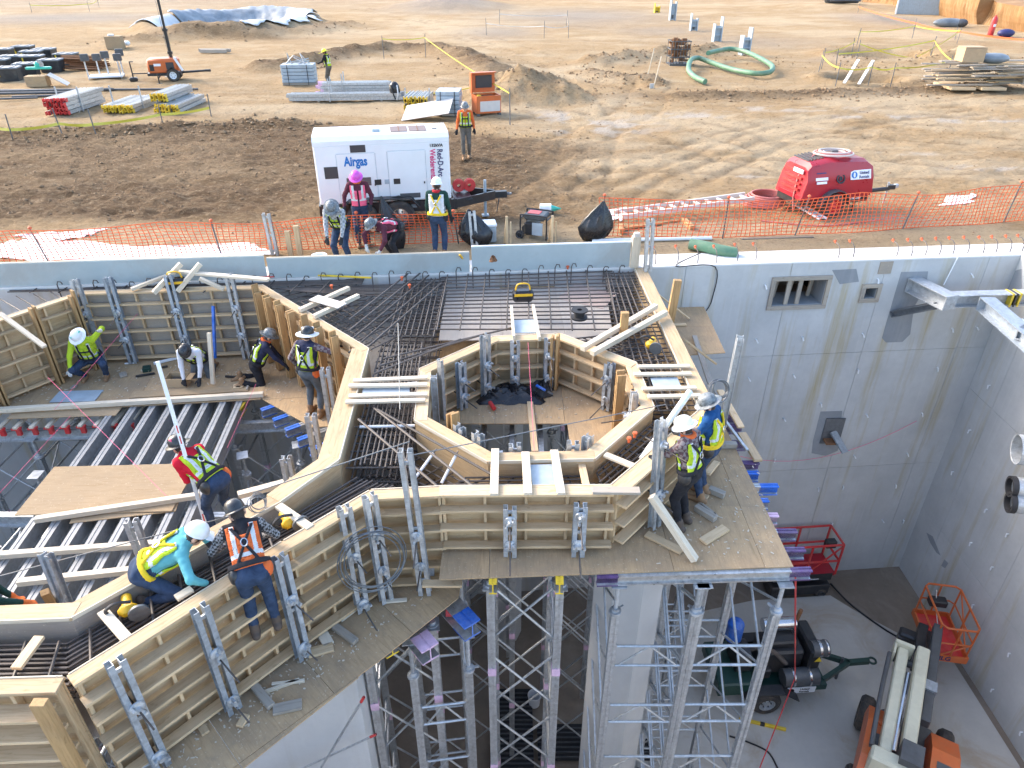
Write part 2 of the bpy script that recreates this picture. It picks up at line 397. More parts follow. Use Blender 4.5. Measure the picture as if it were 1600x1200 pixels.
HATY = m_plain('hardhat_yellow', (.84, .78, .06), .35, 0, .05); HATP = m_plain('hardhat_magenta', (.62, .09, .48), .35, 0, .06)
TXBLUE = m_plain('text_blue', (.01, .16, .46), .5); TXRED = m_plain('text_crimson', (.62, .02, .16), .5); TXNAVY = m_plain('text_navy', (.03, .03, .12), .5); TXBLK = m_plain('text_black', (.01, .01, .012), .5); TXWHT = m_plain('text_white', (.8, .8, .8), .5)
def text(name, body, size, mat, parent, L, bold=0.0, extr=.002, sx=1.0):
    cu = bpy.data.curves.new(name, 'FONT'); cu.body = body; cu.size = size; cu.extrude = extr; cu.offset = bold; cu.align_x = 'CENTER'; cu.align_y = 'CENTER'
    cu.resolution_u = 3
    tmp = bpy.data.objects.new('tmp', cu); COL.objects.link(tmp); dg = bpy.context.evaluated_depsgraph_get()
    me = bpy.data.meshes.new_from_object(tmp.evaluated_get(dg)); bpy.data.objects.remove(tmp); bpy.data.curves.remove(cu)
    if sx != 1.0: me.transform(Matrix.Diagonal((sx, 1, 1, 1)))
    me.materials.clear(); me.name = name
    return ob(name, me, mat, parent, L=L)
def face_frame(o, right, up):   # local matrix: text laid on a face with given right/up
    r = V(right).normalized(); u = V(up).normalized(); n = r.cross(u); M = Matrix((r, u, n)).transposed().to_4x4(); M.translation = V(o); return M
# ================================================================ ground
def _hash(ix, iy, sd):
    h = (ix.astype(np.int64) * 374761393 + iy.astype(np.int64) * 668265263 + sd * 974711) & 0x7fffffff
    h = ((h ^ (h >> 13)) * 1274126177) & 0x7fffffff
    return ((h ^ (h >> 16)) & 0xffff) / 65535.0
def vn(x, y, sd=0):
    ix = np.floor(x); iy = np.floor(y); fx = x - ix; fy = y - iy
    fx = fx * fx * (3 - 2 * fx); fy = fy * fy * (3 - 2 * fy)
    a = _hash(ix, iy, sd); b = _hash(ix + 1, iy, sd); c = _hash(ix, iy + 1, sd); d = _hash(ix + 1, iy + 1, sd)
    return (a * (1 - fx) + b * fx) * (1 - fy) + (c * (1 - fx) + d * fx) * fy
def fbm(x, y, sd=0, oc=4):
    s = 0; a = .5; t = 0
    for k in range(oc):
        s = s + a * vn(x * 2 ** k, y * 2 ** k, sd + k * 7); t += a; a *= .55
    return s / t
def pdist(x, y, pts):
    best = np.full(x.shape, 1e9)
    for (ax, ay), (bx, by) in zip(pts[:-1], pts[1:]):
        dx, dy = bx - ax, by - ay; t = np.clip(((x - ax) * dx + (y - ay) * dy) / (dx * dx + dy * dy), 0, 1)
        best = np.minimum(best, np.hypot(x - ax - t * dx, y - ay - t * dy))
    return best
def px(*pp): return [tuple(at(u, v)[:2]) for u, v in pp]
def sm(e0, e1, x):
    t = np.clip((x - e0) / (e1 - e0), 0, 1); return t * t * (3 - 2 * t)
B1 = px((-200, 222), (0, 212), (200, 206), (400, 198), (470, 196))
B2 = px((420, 108), (480, 100), (540, 86), (610, 78), (690, 80), (740, 96), (770, 116))
B3 = px((930, 100), (960, 96), (1005, 92), (1060, 88), (1110, 84))
B4 = px((930, 118), (970, 126), (1020, 130))
B5 = px((200, 66), (300, 60), (400, 58), (480, 52), (540, 40))
B6 = px((1060, 150), (1200, 148), (1330, 146), (1470, 140), (1560, 136))
TRK = [px((640, 30), (700, 60), (800, 95), (900, 130), (1050, 165), (1250, 195), (1600, 225)),
       px((560, 12), (700, 40), (820, 80), (960, 128), (1150, 160), (1400, 185), (1700, 200)),
       px((560, 120), (720, 150), (900, 165), (1100, 200), (1300, 250), (1600, 285)),
       px((750, 300), (850, 240), (940, 200), (1000, 170), (1020, 130)),
       px((1000, 300), (1200, 215), (1400, 175), (1600, 150)),
       px((-100, 330), (200, 315), (420, 290), (500, 270)), px((-100, 270), (200, 262), (480, 240)), px((-100, 240), (200, 236), (480, 222)),
       px((0, 60), (200, 72), (420, 62), (620, 40), (800, 20)),
       px((880, 330), (1000, 270), (1150, 215), (1300, 185), (1600, 165)), px((700, 120), (860, 150), (1000, 190), (1150, 240), (1400, 300)), px((820, 100), (900, 150), (930, 200), (900, 280)), px((1000, 235), (1300, 222), (1700, 240)), px((950, 255), (1250, 262), (1600, 258)), px((0, 190), (300, 188), (600, 182), (800, 178))]
def soilh(x, y):
    s = y - wallY(x) - .75
    near = sm(.0, 2.5, s)
    far = sm(120, 300, s)
    h = (fbm(x * .25, y * .25, 3) - .5) * .16 * near + (fbm(x * 1.3, y * 1.3, 11) - .5) * .10 * near * (1 - far) + (fbm(x * 3.1, y * 3.1, 15, 3) - .5) * .075 * near * (1 - sm(25, 60, s))
    dark = darkm(x, y)
    h = h + dark * (fbm(x * 2.6, y * 3.4, 21, 5) - .5) * .20 + (fbm(x * 4.5, y * 4.5, 5, 3) - .5) * .05 * near * (1 - sm(30, 70, s))
    for b, a, w in ((B1, .22, .55), (B2, .55, 1.3), (B3, .55, 1.2), (B4, .40, .9), (B5, .45, 1.6), (B6, .20, .6)):
        d = pdist(x, y, b); h = h + np.exp(-(d / w) ** 2) * a * (.35 + 1.3 * fbm(x * 1.1, y * 1.1, 31))
    for tr in TRK:
        d = np.abs(pdist(x, y, tr) - .95); h = h - np.exp(-(d / .18) ** 2) * .048 * near * (.4 + 1.2 * fbm(x * .5, y * .5, 77))
    c = at(815, 148); d = np.hypot((x - c.x) / 3.6, (y - c.y) / 3.2); h = h + 1.45 * np.clip(1 - d * (.8 + .4 * fbm(x * .7, y * .7, 88)), 0, 1) ** .9 * (.55 + .8 * fbm(x * 1.6, y * 1.6, 8))
    c = at(700, 10); d = np.hypot((x - c.x) / 9, (y - c.y) / 12); h = h + 1.3 * np.clip(1 - d, 0, 1) * (.7 + .6 * fbm(x * .6, y * .6, 9))
    c = at(1300, 12); d = np.hypot((x - c.x) / 10, (y - c.y) / 8); h = h + .6 * np.clip(1 - d, 0, 1)
    # pond hollow and its rim
    c = at(365, 42); d = np.hypot((x - c.x) / 6.6, (y - c.y) / 9.0); h = h + .75 * np.exp(-((d - 1.08) / .16) ** 2) * (.6 + .8 * fbm(x * .4, y * .4, 14)) - 1.0 * (1 - sm(.65, 1.0, d))
    # taped hollows
    for (u, v, rx, ry, dp) in ((1395, 88, 3.6, 4.0, 1.5), (1352, 124, 2.2, 1.7, 1.1)):
        c = at(u, v); d = np.hypot((x - c.x) / rx, (y - c.y) / ry)
        h = h - dp * (1 - sm(.55, 1.0, d)) + .35 * np.exp(-((d - 1.25) / .22) ** 2) * fbm(x * .9, y * .9, 17)
    c = at(1470, 95); d = np.hypot((x - c.x) / 6.5, (y - c.y) / 5); h = h + .8 * np.clip(1 - d, 0, 1) * (.6 + .8 * fbm(x * .8, y * .8, 19))
    return h
def darkm(x, y):
    n = (fbm(x * .18, y * .30, 41) - .5)
    yb = np.interp(x, [-40, -20, -10.4, -7, 4], [29, 29, 30.2, 30.0, 27])
    m = sm(16.8, 19.0, y + n * 4) * (1 - sm(-.6, .9, y - yb + n * 1.6)) * (1 - sm(-1.0, 5.0, x + n * 9))
    return np.clip(m * (.92 + 1.0 * n), 0, 1)
GRID = {}
def gz(x, y):
    """Ground level, read off the ground mesh's own grid."""
    s, sv, Hh = y - wallY(x) - .75, GRID['s'], GRID['h']; na = Hh.shape[1]
    if s <= 0: return 0.0
    j = min(int(np.searchsorted(sv, s)) - 1, len(sv) - 2); fj = (s - sv[j]) / (sv[j + 1] - sv[j])
    c = min(max((x / (14 + .74 * s) + 1.7) / 3.4 * (na - 1), 0), na - 1.001); i = int(c); fi = c - i
    return float((Hh[j, i] * (1 - fi) + Hh[j, i + 1] * fi) * (1 - fj) + (Hh[j + 1, i] * (1 - fi) + Hh[j + 1, i + 1] * fi) * fj)
def on(u, v, dz=0.0):
    p = at(u, v)
    for _ in range(2): p = at(u, v, gz(p.x, p.y))
    return V((p.x, p.y, gz(p.x, p.y) + dz))
def make_ground():
    na, ns = 500, 400
    a = np.linspace(-1.7, 1.7, na); s = np.concatenate([[0], 6 * (np.exp(np.linspace(.012, math.log(1500 / 6), ns - 1)) - 1)])
    A, S = np.meshgrid(a, s); X = A * (14 + .74 * S); Y = wallY(X) + .75 + S
    Hh = soilh(X, Y); GRID['s'] = s; GRID['h'] = Hh
    x, y = X, Y; dk = darkm(x, y)
    pale = sm(.50, .66, fbm(x * .11, y * .30, 51)) * .8 * (1 - dk) + .5 * sm(.55, .7, fbm(x * .5, y * 1.6, 52)) * (1 - dk)
    for tr in TRK: 
        dd = np.abs(pdist(x, y, tr) - .95); rut_ = np.exp(-(dd / .2) ** 2) * sm(.38, .6, fbm(x * .7, y * .7, 59)); ruts = rut_ if tr is TRK[0] else np.maximum(ruts, rut_)
    for tr in TRK[:5]: pale = pale + .55 * np.exp(-(pdist(x, y, tr) / 2.6) ** 2) * sm(.4, .6, fbm(x * .4, y * .6, 57))
    drk = np.maximum(dk, .42 * ruts); pale = np.maximum(pale, 0)
    for b, w, k in ((B2, 1.5, .8), (B3, 1.2, .35), (B4, 1.0, .6), (B5, 1.4, .55), (B1, .9, .8), (B6, 1.0, .75)):
        drk = np.maximum(drk, k * np.exp(-(pdist(x, y, b) / w) ** 2) * (.5 + fbm(x * 1.2, y * 1.2, 61)))
    drk = np.maximum(drk, .22 * sm(.55, .75, fbm(x * .22, y * .5, 66)))
    for (u, v, rx, ry, k) in ((840, 235, 3.2, 1.4, .8), (640, 245, 5, 2.5, .6), (1120, 150, 6, 1.1, .7), (850, 150, 1.4, 1.2, .5), (330, 60, 9, 1.5, .7), (1350, 122, 2.0, 1.6, .5)):
        c = at(u, v); drk = np.maximum(drk, k * np.exp(-(((x - c.x) / rx) ** 2 + ((y - c.y) / ry) ** 2)))
    grey = np.zeros_like(x)
    for (u, v, rx, ry, k) in ((900, 25, 11, 14, .8), (780, 50, 4, 7, .7), (1040, 48, 6, 5, .6), (90, 28, 14, 9, .9), (1390, 30, 5, 9, .8), (700, 12, 9, 11, .9), (1170, 65, 8, 6, .5), (40, 5, 60, 20, .5), (1320, 95, 3, 2, .5)):
        c = at(u, v); grey = np.maximum(grey, k * np.exp(-(((x - c.x) / rx) ** 2 + ((y - c.y) / ry) ** 2)))
    white = np.zeros_like(x)
    for (u, v, rx, ry) in ((935, 195, 2.6, 2.2), (1080, 180, 2.0, .8), (1400, 182, 4, .5), (1530, 188, 3, .5), (1410, 240, 1.4, .35), (1570, 262, 2, .5), (1120, 275, 2, .3), (1240, 170, 4, .8), (870, 180, 1.5, 1.2), (330, 170, 1.5, .25), (1300, 200, .7, .2)):
        c = at(u, v); white = np.maximum(white, np.exp(-(((x - c.x) / rx) ** 2 + ((y - c.y) / ry) ** 2)) * sm(.42, .6, fbm(x * 1.1, y * 2.2, 71)))
    vs = np.stack([X.ravel(), Y.ravel(), Hh.ravel()], 1)
    i = np.arange(ns - 1)[:, None] * na + np.arange(na - 1)[None, :]; f = np.stack([i, i + 1, i + na + 1, i + na], -1).reshape(-1, 4)
    nv = len(vs)
    ext = np.array([[12.62, -40, 0], [70, -40, 0], [70, wallY(70) + .75, 0], [12.62, wallY(12.62) + .75, 0]], float)   # yard beside the pit
    vs = np.concatenate([vs, ext]); f = np.concatenate([f, np.array([[nv, nv + 1, nv + 2, nv + 3]])])
    me = bpy.data.meshes.new('ground'); me.vertices.add(len(vs)); me.vertices.foreach_set('co', vs.ravel().astype(np.float32))
    me.loops.add(f.size); me.loops.foreach_set('vertex_index', f.ravel().astype(np.int32)); me.polygons.add(len(f))
    me.polygons.foreach_set('loop_start', np.arange(0, f.size, 4, dtype=np.int32)); me.polygons.foreach_set('use_smooth', np.ones(len(f), bool))
    at_ = me.color_attributes.new('soil', 'FLOAT_COLOR', 'POINT')
    cc = np.zeros((len(vs), 4), np.float32); cc[:nv, 0] = np.clip(drk, 0, 1).ravel(); cc[:nv, 1] = np.clip(pale, 0, 1).ravel(); cc[:nv, 2] = np.clip(grey, 0, 1).ravel(); cc[:nv, 3] = np.clip(white, 0, 1).ravel()
    at_.data.foreach_set('color', cc.ravel()); me.update(calc_edges=True); me.validate()
    n = N('soil'); v = n.mapping((1, 1, 1), 'Object', False)
    ca = n.new('ShaderNodeAttribute', attribute_name='soil'); sp = n.new('ShaderNodeSeparateColor'); n.ln(ca.outputs['Color'], sp.inputs[0])
    f1 = n.noise(v, .5, 8, .66, .3); f2 = n.noise(v, 3.2, 7, .72); f3 = n.noise(n.mapping((.6, 2.2, 1), 'Object', False), 1.4, 7, .7, .6); f4 = n.noise(v, 16, 4, .75)
    c = n.ramp(f1, [(.2, (0.315, 0.208, 0.104)), (.5, (0.375, 0.257, 0.136)), (.7, (0.425, 0.306, 0.174))])
    c = n.mix(c, (0.160, 0.105, 0.058), n.mapr(f3, .54, .70, 0, .55)); c = n.mix(c, (0.475, 0.355, 0.215), n.mapr(f2, .55, .75, 0, .5))
    c = n.mix(c, (0.490, 0.385, 0.250), n.mapr(sp.outputs[1], 0, 1, 0, .75))
    dn = n.mix((0.084, 0.049, 0.025), (0.160, 0.100, 0.053), n.mapr(f3, .38, .62)); dn = n.mix(dn, (0.060, 0.040, 0.025), n.mapr(f2, .52, .68, 0, .75))
    c = n.mix(c, dn, n.mapr(sp.outputs[0], .06, .85, 0, .95))
    c = n.mix(c, (0.240, 0.219, 0.198), n.mapr(sp.outputs[2], .1, .9, 0, .8))
    c = n.mix(c, (0.468, 0.408, 0.341), n.mapr(ca.outputs['Alpha'], .15, .8, 0, .85))
    c = n.mix(c, (0.100, 0.065, 0.037), n.mapr(f4, .60, .74, 0, .35))
    f5 = n.noise(v, 7.5, 6, .8); f6 = n.noise(n.mapping((1, 1.6, 1), 'Object', False), 1.9, 8, .78, .5); c = n.mix(c, (0.235, 0.150, 0.078), n.mapr(f6, .55, .72, 0, .42)); c = n.mix(c, (0.52, 0.40, 0.255), n.mapr(f6, .46, .30, 0, .5)); b = n.bump(f2, .8, .14); b = n.bump(f6, .55, .12, b); b = n.bump(f4, .7, .05, b); b = n.bump(f3, .5, .08, b); b = n.bump(f5, .9, .07, b)
    c = n.mix(c, (0.110, 0.070, 0.040), n.mapr(f5, .53, .66, 0, .62)); c = n.mix(c, (0.358, 0.265, 0.160), n.mapr(f5, .47, .36, 0, .6))
    n.done(c, .95, 0, b, .15)
    return tag(ob('ground', me, n.m), kind='structure')
make_ground()

def make_clods():
    rg = np.random.RandomState(12); P_ = []
    def add(xs, ys, lo, hi):
        for x, y in zip(xs, ys):
            if y - wallY(x) > 1.2: P_.append((x, y, lo + (hi - lo) * rg.rand() ** 2.2))
    for b, w, n in ((B1, .7, 700), (B2, 1.6, 450), (B3, 1.5, 350), (B4, 1.0, 250), (B5, 1.6, 300), (B6, .9, 800)):
        k = rg.randint(0, len(b) - 1, n); t = rg.rand(n); b_ = np.array(b); c = b_[k] * (1 - t)[:, None] + b_[k + 1] * t[:, None]; add(c[:, 0] + rg.randn(n) * w, c[:, 1] + rg.randn(n) * w, .02, .13)
    x = rg.uniform(-22, 3, 2600); y = rg.uniform(18, 29.5, 2600); add(x, y, .015, .075)
    c = at(815, 148); add(c.x + rg.randn(350) * 2.4, c.y + rg.randn(350) * 2.0, .02, .12); add(rg.uniform(-20, 24, 1500), rg.uniform(17, 46, 1500), .012, .055); c = at(1395, 100); add(c.x + rg.randn(500) * 5, c.y + rg.randn(500) * 3.5, .02, .13)
    base = np.array([(1, 0, 0), (0, 1, 0), (-1, 0, 0), (0, -1, 0), (0, 0, 1), (0, 0, -1)], float); tri = np.array([(0, 1, 4), (1, 2, 4), (2, 3, 4), (3, 0, 4), (1, 0, 5), (2, 1, 5), (3, 2, 5), (0, 3, 5)]); vs = []; fs = []
    for i, (x, y, r) in enumerate(P_):
        a = rg.rand() * 6; q = base * rg.uniform(.6, 1.25, (6, 3)) * r * np.array([1, .9, .6]); q = np.stack([q[:, 0] * math.cos(a) - q[:, 1] * math.sin(a), q[:, 0] * math.sin(a) + q[:, 1] * math.cos(a), q[:, 2]], 1); vs.append(q + (x, y, gz(x, y) + r * .2)); fs.append(tri + 6 * i)
    vs = np.concatenate(vs); fs = np.concatenate(fs); me = bpy.data.meshes.new('dirt_clods'); me.from_pydata(vs.tolist(), [], fs.tolist()); me.update()
    tag(ob('dirt_clods', me, m_plain('clod_soil', (.25, .165, .09), .95, 0, .4, 1.1, 0, (.14, .09, .052), .7)), 'brown dirt clods and stones scattered over the yard', 'clods', kind='stuff')
make_clods()

# ================================================================ pit: floor and walls
FLZ = -10.0
SOILP = m_conc('pit_soil', (.26, .21, .16), (.18, .14, .105), (.33, .29, .235), .6, False)
tag(ob('pit_floor', G().box((-4, 7, FLZ - .1), (34, 26, .2)).mesh('pit_floor'), SOILP), kind='structure')
sl = [tuple(at(u, v, FLZ)[:2]) for u, v in ((1175, 942), (1296, 934), (1330, 955), (1420, 1003), (1478, 1022), (1590, 1200))] + [(10.5, 2.0), (2.6, 2.0), (2.6, 11.2), (4.6, 13.6)]
tag(ob('floor_slab', G().prism(sl, FLZ + .004, FLZ + .1).mesh('floor_slab'), CONCF), kind='structure')
def wall_panels(name, label, P0, P1, nrm, holes, vj, hj, thick=.75, zt=0.0, zb=FLZ - .1, coremat=CONCP):
    """Concrete wall between two stations: a recessed core, one cast face panel per bay with joints open between them."""
    P0 = V(P0); P1 = V(P1); d = (P1 - P0); Lw = d.length; d.normalize(); nrm = V(nrm).normalized()
    root = thing(name, label, 'wall', P0 + Z * zb)
    Mw = Matrix((d, nrm, Z)).transposed().to_4x4(); Mw.translation = P0      # local x along, y outward (away from the pit), z up
    xs = sorted(set([0, Lw] + [h[0] for h in holes] + [h[1] for h in holes])); core = G()
    def solid(g, x0, x1, y0, y1, z0, z1):
        g.box(((x0 + x1) / 2, (y0 + y1) / 2, (z0 + z1) / 2), (x1 - x0, y1 - y0, z1 - z0))
    for x0, x1 in zip(xs[:-1], xs[1:]):
        hs = [h for h in holes if h[0] <= x0 + 1e-6 and h[1] >= x1 - 1e-6]; z = zb
        for h in sorted(hs, key=lambda q: q[2]): solid(core, x0, x1, .03, thick, z, h[2]); z = h[3]
        solid(core, x0, x1, .03, thick, z, zt - .02)
    part('core', core, coremat, root, M=Mw)
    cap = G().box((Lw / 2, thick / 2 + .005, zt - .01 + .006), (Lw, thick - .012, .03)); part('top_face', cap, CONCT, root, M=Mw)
    vj = [0] + vj + [Lw]; hj = [zb] + hj + [zt - .014]; gp = .0045
    for x0, x1 in zip(vj[:-1], vj[1:]):
        for z0, z1 in zip(hj[:-1], hj[1:]):
            cuts = [h for h in holes if h[0] < x1 and h[1] > x0 and h[2] < z1 and h[3] > z0]; g = G()
            X = sorted(set([x0 + gp, x1 - gp] + [min(max(c, x0 + gp), x1 - gp) for h in cuts for c in h[:2]]))
            for a, b in zip(X[:-1], X[1:]):
                z = z0 + gp
                for h in sorted([h for h in cuts if h[0] <= a + 1e-6 and h[1] >= b - 1e-6], key=lambda q: q[2]):
                    if h[2] > z: solid(g, a, b, 0, .028, z, h[2])
                    z = max(z, h[3])
                if z < z1 - gp: solid(g, a, b, 0, .028, z, z1 - gp)
            part('face_panel', g, CONC, root, M=Mw)
    return root, Mw
def wx(x): return (x - XL) / WDIR.x
XL, XR = -16.0, 11.8
PL, PR = wp(XL), wp(XR + .55)
LW = (PR - PL).length
def wspot(u, v):        # pixel to (along, z) on the far wall's face
    r = (u - 800) / FPX; d = (v - 600) / FPX; fy = math.cos(PITCH) - d * math.sin(PITCH); dn = math.sin(PITCH) + d * math.cos(PITCH)
    t = 14.6 / (fy - .085 * r); x = r * t; return (wx(x), CAM_H - dn * t)
w0 = wspot(1204, 478); w1 = wspot(1293, 436); s0 = wspot(1348, 466); s1 = wspot(1371, 449)
holes = [(w0[0], w1[0], w0[1], w1[1]), (s0[0], s1[0], s0[1], s1[1])]
vjs = [wx(-8), wx(-2), wx(3.9), wx(6.35), wx(8.6), wx(11.05)]
farwall, MWF = wall_panels('concrete_wall', 'long grey concrete pit wall with timber-framed openings and stains, at the far side', PL, PR, WNRM, holes, vjs, [-6.0, -2.4])
RP0 = wp(XR); RP1 = V((11.95, -6, 0)); rd = (RP1 - RP0).normalized()
sidewall, MWS = wall_panels('concrete_wall', 'grey concrete pit wall along the right edge, running toward the viewer', RP0, RP1, V((rd.y * -1, rd.x, 0)) if (V((rd.y * -1, rd.x, 0))).x > 0 else V((rd.y, -rd.x, 0)), [], [1.0, 3.5, 6.0, 9, 12, 15], [-7.6, -3.6], coremat=CONCP)
wall_panels('concrete_wall', 'unseen concrete wall added beyond the left edge to shade the pit', V((-15.95, 13.25, 0)), V((-15.95, -6, 0)), V((-1, 0, 0)), [], [4, 8, 12, 16], [-6, -2.4]); wall_panels('concrete_wall', 'unseen concrete wall added on the near side, below the viewpoint, to shade the pit', V((-15.95, -6, 0)), V((11.9, -6, 0)), V((0, -1, 0)), [], [5, 10, 15, 20, 25], [-6, -2.4])  # both out of view, added to cut the light reaching the pit floor
# timber frames in the openings, darkness of the room behind, studs in the wide one
def frame_in(h, studs):
    t = thing('opening_frame', 'timber-framed %s opening cast in the far concrete wall' % ('wide barred' if studs else 'small square'), 'frame', MWF @ V((h[0], 0, h[2])))
    x0, x1, z0, z1 = h; w = .10
    def bd(a, b, nm='frame_board', wd=w, th=.05, y=-.02): board(nm, MWF @ V((a[0], y, a[1])), MWF @ V((b[0], y, b[1])), th, wd, WOODG, t, up=V((0, -1, 0)) if False else MWF.to_3x3() @ (Z if abs(a[1] - b[1]) < 1e-6 else V((1, 0, 0))))
    bd((x0 - .1, z1 + .05), (x1 + .1, z1 + .05)); bd((x0 - .1, z0 - .05), (x1 + .1, z0 - .05)); bd((x0 - .05, z0), (x0 - .05, z1)); bd((x1 + .05, z0), (x1 + .05, z1))
    for k in studs: bd((x0 + (x1 - x0) * k, z0), (x0 + (x1 - x0) * k, z1), 'stud', .1, .05, .06)
    if studs:
        for k in (.2, .5, .9): bd((x0 + (x1 - x0) * k, z0), (x0 + (x1 - x0) * k + .05, z1), 'brace', .09, .05, .5)
    return t
frame_in(holes[0], (.30, .52)); frame_in(holes[1], ())
# blind box behind the openings so that they look into a dark void, not the yard
vg = G()
for h in holes: vg.box(((h[0] + h[1]) / 2, 1.6, (h[2] + h[3]) / 2), (h[1] - h[0] + .6, .08, h[3] - h[2] + .9)); vg.box(((h[0] + h[1]) / 2, 1.15, h[2] - .2), (h[1] - h[0] + .6, .8, .06))
part('recess_lining', vg, SOILP, farwall, M=MWF)
# patches, ply blockout, cast-in plates and tie ends
def on_wall(name, u0, v0, u1, v1, mat, th=.006, root=None, poly=None):
    pts = [wspot(u, v) for u, v in poly]; g = G(); n = len(pts)
    M = MWF @ Matrix(((1, 0, 0, 0), (0, 0, -1, 0), (0, 1, 0, 0), (0, 0, 0, 1)))
    g.prism(pts, .0005, th, M); return part(name, g, mat, farwall, M=Matrix())
on_wall('patch', 0, 0, 0, 0, CONCP, .006, poly=[(1408, 425), (1450, 424), (1447, 446), (1428, 480), (1422, 522), (1410, 534), (1384, 535), (1378, 528), (1386, 500)])
on_wall('patch', 0, 0, 0, 0, CONCP, .005, poly=[(1282, 643), (1316, 642), (1309, 704), (1290, 712), (1268, 708), (1270, 690)])
on_wall('patch', 0, 0, 0, 0, CONCP, .005, poly=[(1300, 422), (1338, 420), (1342, 440), (1312, 444)])
on_wall('plywood_blockout', 0, 0, 0, 0, PLYG, .02, poly=[(1376, 409), (1396, 408), (1391, 427), (1371, 428)])
tie = G().box((0, -.03, 0), (.025, .06, .025)).box((0, -.05, -.05), (.03, .02, .10)).mesh('form_tie'); tie.materials.append(WHITEP)
for (u, v) in ((1253, 526), (1347, 521), (1340, 577), (1239, 585), (1464, 574), (1487, 513), (1517, 428), (1371, 436), (1525, 510), (1282, 630), (1224, 653), (1353, 647), (1440, 645), (1210, 716), (1334, 711), (1417, 708), (1278, 762), (1317, 759), (1399, 757), (1472, 787), (1300, 816), (1378, 812), (1411, 812), (1195, 445), (1181, 530), (1169, 590)):
    x, z = wspot(u, v); ob('form_tie', tie, None, farwall, M=MWF @ TR((x, 0, z), 0, 0, random.uniform(-.7, .2)))
def sspot(u, v, x=11.86):
    r = (u - 800) / FPX; d = (v - 600) / FPX; fy = math.cos(PITCH) - d * math.sin(PITCH); dn = math.sin(PITCH) + d * math.cos(PITCH); t = x / r
    return V((x, fy * t, CAM_H - dn * t))
for (u, v) in ((1547, 602), (1517, 672), (1490, 737), (1542, 796), (1575, 834), (1518, 848), (1551, 886), (1521, 945), (1577, 1021), (1595, 1144), (1551, 1077), (1590, 705)):
    p = sspot(u, v, 11.80); p.x = 11.8 + (RP0.y - p.y) * (RP1.x - RP0.x) / (RP0.y - RP1.y)
    ob('form_tie', tie, None, sidewall, M=TR(p, R(-90), 0, random.uniform(-.3, .1)))
def smear(poly, mat):
    pts = [sspot(u, v, 11.85) for u, v in poly]; q = [V((11.8 + (RP0.y - p.y) * (RP1.x - RP0.x) / (RP0.y - RP1.y) - .004, p.y, p.z)) for p in pts]
    g = G(); n = len(q); g.add(q + [p + V((.006, 0, 0)) for p in q], [tuple(range(n))] + [(i, (i + 1) % n, n + (i + 1) % n, n + i) for i in range(n)]); part('tar_smear', g, CONCP, sidewall, M=Matrix())
smear([(1450, 832), (1460, 838), (1468, 858), (1472, 868), (1466, 864), (1456, 848)], CONCP); smear([(1478, 874), (1484, 880), (1479, 888), (1473, 884)], CONCP); smear([(1556, 432), (1600, 420), (1600, 450), (1585, 460)], CONCP)
# hooked dowels with orange caps in the far wall's top
for i, (u, v) in enumerate(((893, 400), (1024, 412), (1059, 410), (1090, 411), (1119, 410), (1152, 407), (1181, 406), (1310, 402), (1333, 401), (1401, 400), (1424, 399), (1446, 398), (1468, 397), (1489, 396), (1512, 395), (1536, 395), (1556, 394), (1578, 393), (1597, 392))):
    if u < 1000: continue
    p = at(u, v, 0.02); q = p + WNRM * .28
    g = G().tube([p - Z * .05, p + Z * .12, p + Z * .22 + WNRM * .05, p + Z * .27 + WNRM * .15, q + Z * .26], .011, 5); dw = part('dowel_bar', g, REBAR, farwall, 40, M=Matrix())
    part('rebar_cap', G().lathe([(0, .04), (.032, .035), (.036, .015), (.022, 0), (.018, -.04), (0, -.04)], 10, TR(q + Z * .27, 0, R(-60))), ORCAP, dw, 40, M=Matrix())
